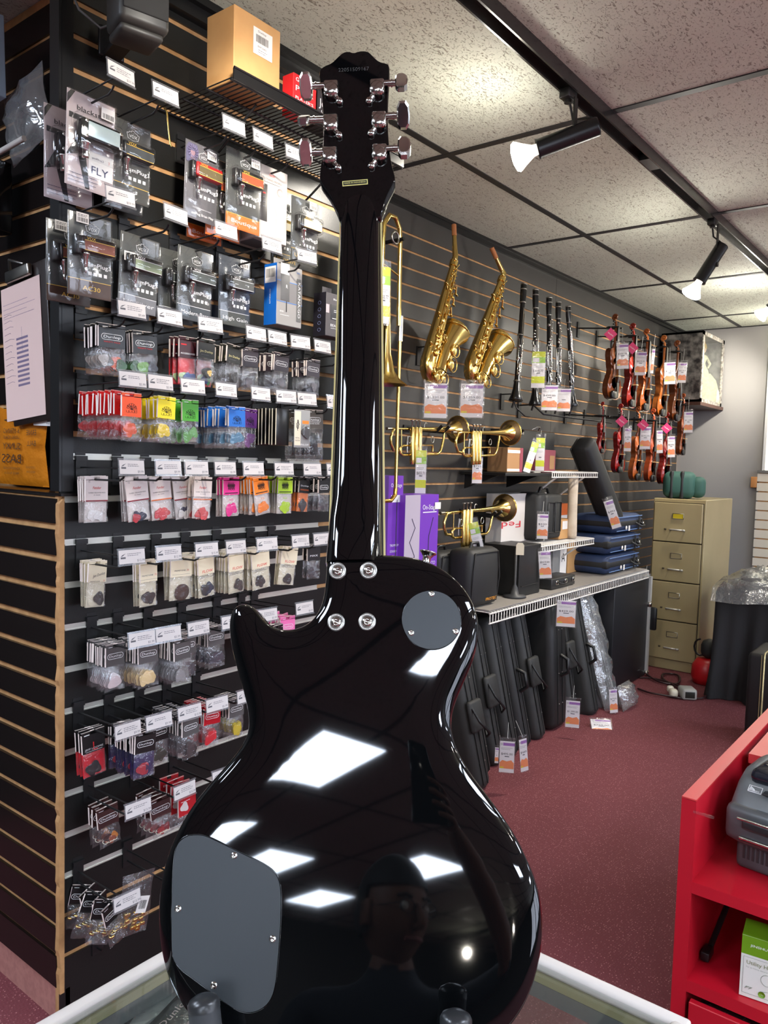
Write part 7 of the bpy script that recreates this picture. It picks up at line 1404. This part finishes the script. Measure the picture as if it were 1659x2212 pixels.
# ================================================================ PHOTOGRAPHER (mirrored in the guitar back)
skin = mat('skin', (132, 88, 68), .55); shirt = mat('dark navy shirt', (24, 27, 38), .8); trou = mat('dark trousers', (30, 30, 34), .8); hairm = mat('short dark grey hair', (42, 38, 36), .7)
ps = thing('person', 'person in a dark shirt holding up a phone behind the camera, mirrored in the guitar', 'person', T(-.62, -.34, 0))
def skinned(name, joints, edges, m, par, sub=2):
    me = bpy.data.meshes.new(name); me.from_pydata([j[:3] for j in joints], edges, []); o = bpy.data.objects.new(name, me); C.objects.link(o)
    md = o.modifiers.new('skin', 'SKIN'); sv = me.skin_vertices[0].data
    for i, j in enumerate(joints): sv[i].radius = (j[3], j[4] if len(j) > 4 else j[3]); sv[i].use_root = i == 0
    md.use_smooth_shade = True; s_ = o.modifiers.new('sub', 'SUBSURF'); s_.levels = sub; s_.render_levels = sub
    bpy.context.view_layer.update(); dg = bpy.context.evaluated_depsgraph_get(); m2 = bpy.data.meshes.new_from_object(o.evaluated_get(dg)); bpy.data.objects.remove(o); bpy.data.meshes.remove(me)
    m2.materials.clear(); m2.materials.append(m); 
    for p in m2.polygons: p.use_smooth = True; p.material_index = 0
    r = bpy.data.objects.new(name, m2); C.objects.link(r); r.parent = par; return r
inv = lambda x, y, z: (x+.62, y+.34, z)
d2 = V((math.sin(YAW), math.cos(YAW), 0)); s2 = V((math.cos(YAW), -math.sin(YAW), 0))      # facing and right-hand directions
def pp(r_, f_, z): return (s2.x*r_+d2.x*f_, s2.y*r_+d2.y*f_, z)
hand = V(inv(*(V((0, 0, HC))-d2*.055+s2*.03+V((0, 0, -.06)))))
sr = V(pp(.19, .02, 1.09)); el = sr.lerp(hand, .48)+V((0, 0, -.10))+s2*.16
J = [pp(0, -.08, .74)+(.13, .1), pp(0, -.03, .88)+(.135, .1), pp(0, .01, 1.03)+(.16, .11), pp(0, 0, 1.125)+(.09, .075), pp(0, .01, 1.18)+(.052,), pp(0, .03, 1.23)+(.05,),
     tuple(sr)+(.062,), tuple(el)+(.044,), tuple(hand.lerp(el, .12))+(.029,), pp(-.19, .02, 1.09)+(.062,), pp(-.25, .04, .85)+(.044,), pp(-.2, .2, .72)+(.03,),
     pp(.09, -.06, .69)+(.085,), pp(.1, .08, .40)+(.058,), pp(.11, -.01, .09)+(.04,), pp(.11, .13, .04)+(.038,), pp(-.09, -.06, .69)+(.085,), pp(-.1, .08, .40)+(.058,), pp(-.11, -.01, .09)+(.04,), pp(-.11, .13, .04)+(.038,)]
E_ = [(0, 1), (1, 2), (2, 3), (3, 4), (4, 5), (2, 6), (6, 7), (7, 8), (2, 9), (9, 10), (10, 11), (0, 12), (12, 13), (13, 14), (14, 15), (0, 16), (16, 17), (17, 18), (18, 19)]
body = skinned('body', J, E_, shirt, ps)
me = body.data; me.materials.append(skin); me.materials.append(trou)
for p in me.polygons:
    c = p.center
    if c.z < .77 and V((c.x, c.y)).dot(V((d2.x, d2.y))) < .15: p.material_index = 2
    if c.z > 1.175 or (V(c)-hand).length < (el-hand).length*.95 and c.z > 1.05: p.material_index = 1
HM = T(*pp(0, .03, 1.29)) @ RZ(-YAW-.75)       # head turned a little to its right; local -y... face along +y
b = B(); prof = []; vs = []; nr, ns = 16, 24
for i in range(nr+1):
    th_ = PI*i/nr; z = math.cos(th_)*.118
    for j in range(ns):
        a = 2*PI*j/ns; r_ = math.sin(th_); x = r_*.076*math.cos(a); y = r_*.094*math.sin(a)
        if z < -.02: x *= 1-(-z-.02)*2.6; y *= 1-(-z-.02)*(1.2 if y > 0 else 3.2)
        vs.append((x, y, z))
b.add(vs, [(i*ns+j, i*ns+(j+1) % ns, (i+1)*ns+(j+1) % ns, (i+1)*ns+j)[::-1] for i in range(nr) for j in range(ns)], 0, True)
b.tube([(0, .088, .012), (0, .112, -.022), (0, .106, -.034), (0, .084, -.036)], [.008, .013, .012, .008], 8); hd = obj('head', b, skin, ps, HM)
for s_ in (-1, 1):
    obj('ear', B().rbox((s_*.078, -.004, -.006), (.014, .036, .058), .007), skin, hd); obj('eye', B().lathe([(0, .012), (.008, .009), (.012, 0), (0, -.004)], 12, 0, T(s_*.031, .078, .006) @ RX(-PI/2)), mat('eye white', (220, 214, 206), .3), hd)
    obj('eyebrow', B().tube([(s_*.016, .091, .026), (s_*.032, .088, .031), (s_*.05, .076, .026)], .004, 6), hairm, hd)
obj('mouth', B().tube([(-.024, .078, -.06), (0, .086, -.058), (.024, .078, -.06)], .0055, 6), mat('lips', (150, 84, 76), .5), hd)
b = B(); vs2 = [(v[0]*1.13, v[1]*1.1-.006, v[2]*1.13+.003) for v in vs]
b.add(vs2, [f for f in [(i*ns+j, i*ns+(j+1) % ns, (i+1)*ns+(j+1) % ns, (i+1)*ns+j)[::-1] for i in range(nr) for j in range(ns)] if (vs2[f[0]][2] > .048 or (vs2[f[0]][1] < .012 and vs2[f[0]][2] > -.06))], 0, True); obj('hair', b, hairm, hd)
b = B()
for s_ in (-1, 1): b.tube([(s_*.033+.021*math.cos(a), .096, .004+.016*math.sin(a)) for a in [2*PI*j/16 for j in range(17)]], .0016, 5, cap=False); b.tube([(s_*.054, .094, .008), (s_*.078, .0, .006)], .0016, 5)
b.tube([(-.012, .098, .008), (.012, .098, .008)], .0016, 5); obj('glasses', b, black, hd)
# hand with five fingers gripping the phone
pc = V(inv(*(V((0, 0, HC))-d2*.022+s2*.012+V((0, 0, -.045)))))
def hp_(r_, f_, u): return tuple(pc+s2*r_+d2*f_+V((0, 0, u)))
skinned('right_hand', [tuple(hand.lerp(el, .12))+(.026,), hp_(.035, -.03, -.06)+(.026, .014), hp_(.03, -.03, -.02)+(.03, .013)], [(0, 1), (1, 2)], skin, ps)
for k, (u0, ln_) in enumerate(((.005, .06), (-.018, .066), (-.04, .062), (-.06, .05))):
    skinned('finger', [hp_(.032, -.03, u0-.004)+(.0085,), hp_(.05, -.012, u0+.002)+(.0085,), hp_(.05, .008, u0+.004)+(.008,), hp_(.05-ln_*.45, .016, u0+.004)+(.0072,), hp_(.05-ln_*.7, .016, u0+.003)+(.006,)], [(0, 1), (1, 2), (2, 3), (3, 4)], skin, ps, 1)
skinned('thumb', [hp_(.02, -.03, -.045)+(.011,), hp_(-.005, -.03, -.03)+(.01,), hp_(-.03, -.022, -.008)+(.009,), hp_(-.036, -.016, .012)+(.0075,)], [(0, 1), (1, 2), (2, 3)], skin, ps, 1)
PM = MX(((s2.x, d2.x, 0, 0), (s2.y, d2.y, 0, 0), (0, 0, 1, 0), (0, 0, 0, 1)))
ph = thing('phone', 'black phone held up in the person hand, mirrored in the guitar', 'phone', T(*(V((0, 0, HC))-d2*.022+s2*.012+V((0, 0, -.045)))) @ PM)
obj('body', B().rbox((0, 0, 0), (.072, .008, .148), .003), mat('black phone glass', (12, 12, 14), .08), ph)
obj('camera_block', B().rbox((-.016, .0045, .052), (.03, .003, .03), .001), mat('dark metal', (40, 40, 44), .2, me=.8), ph)
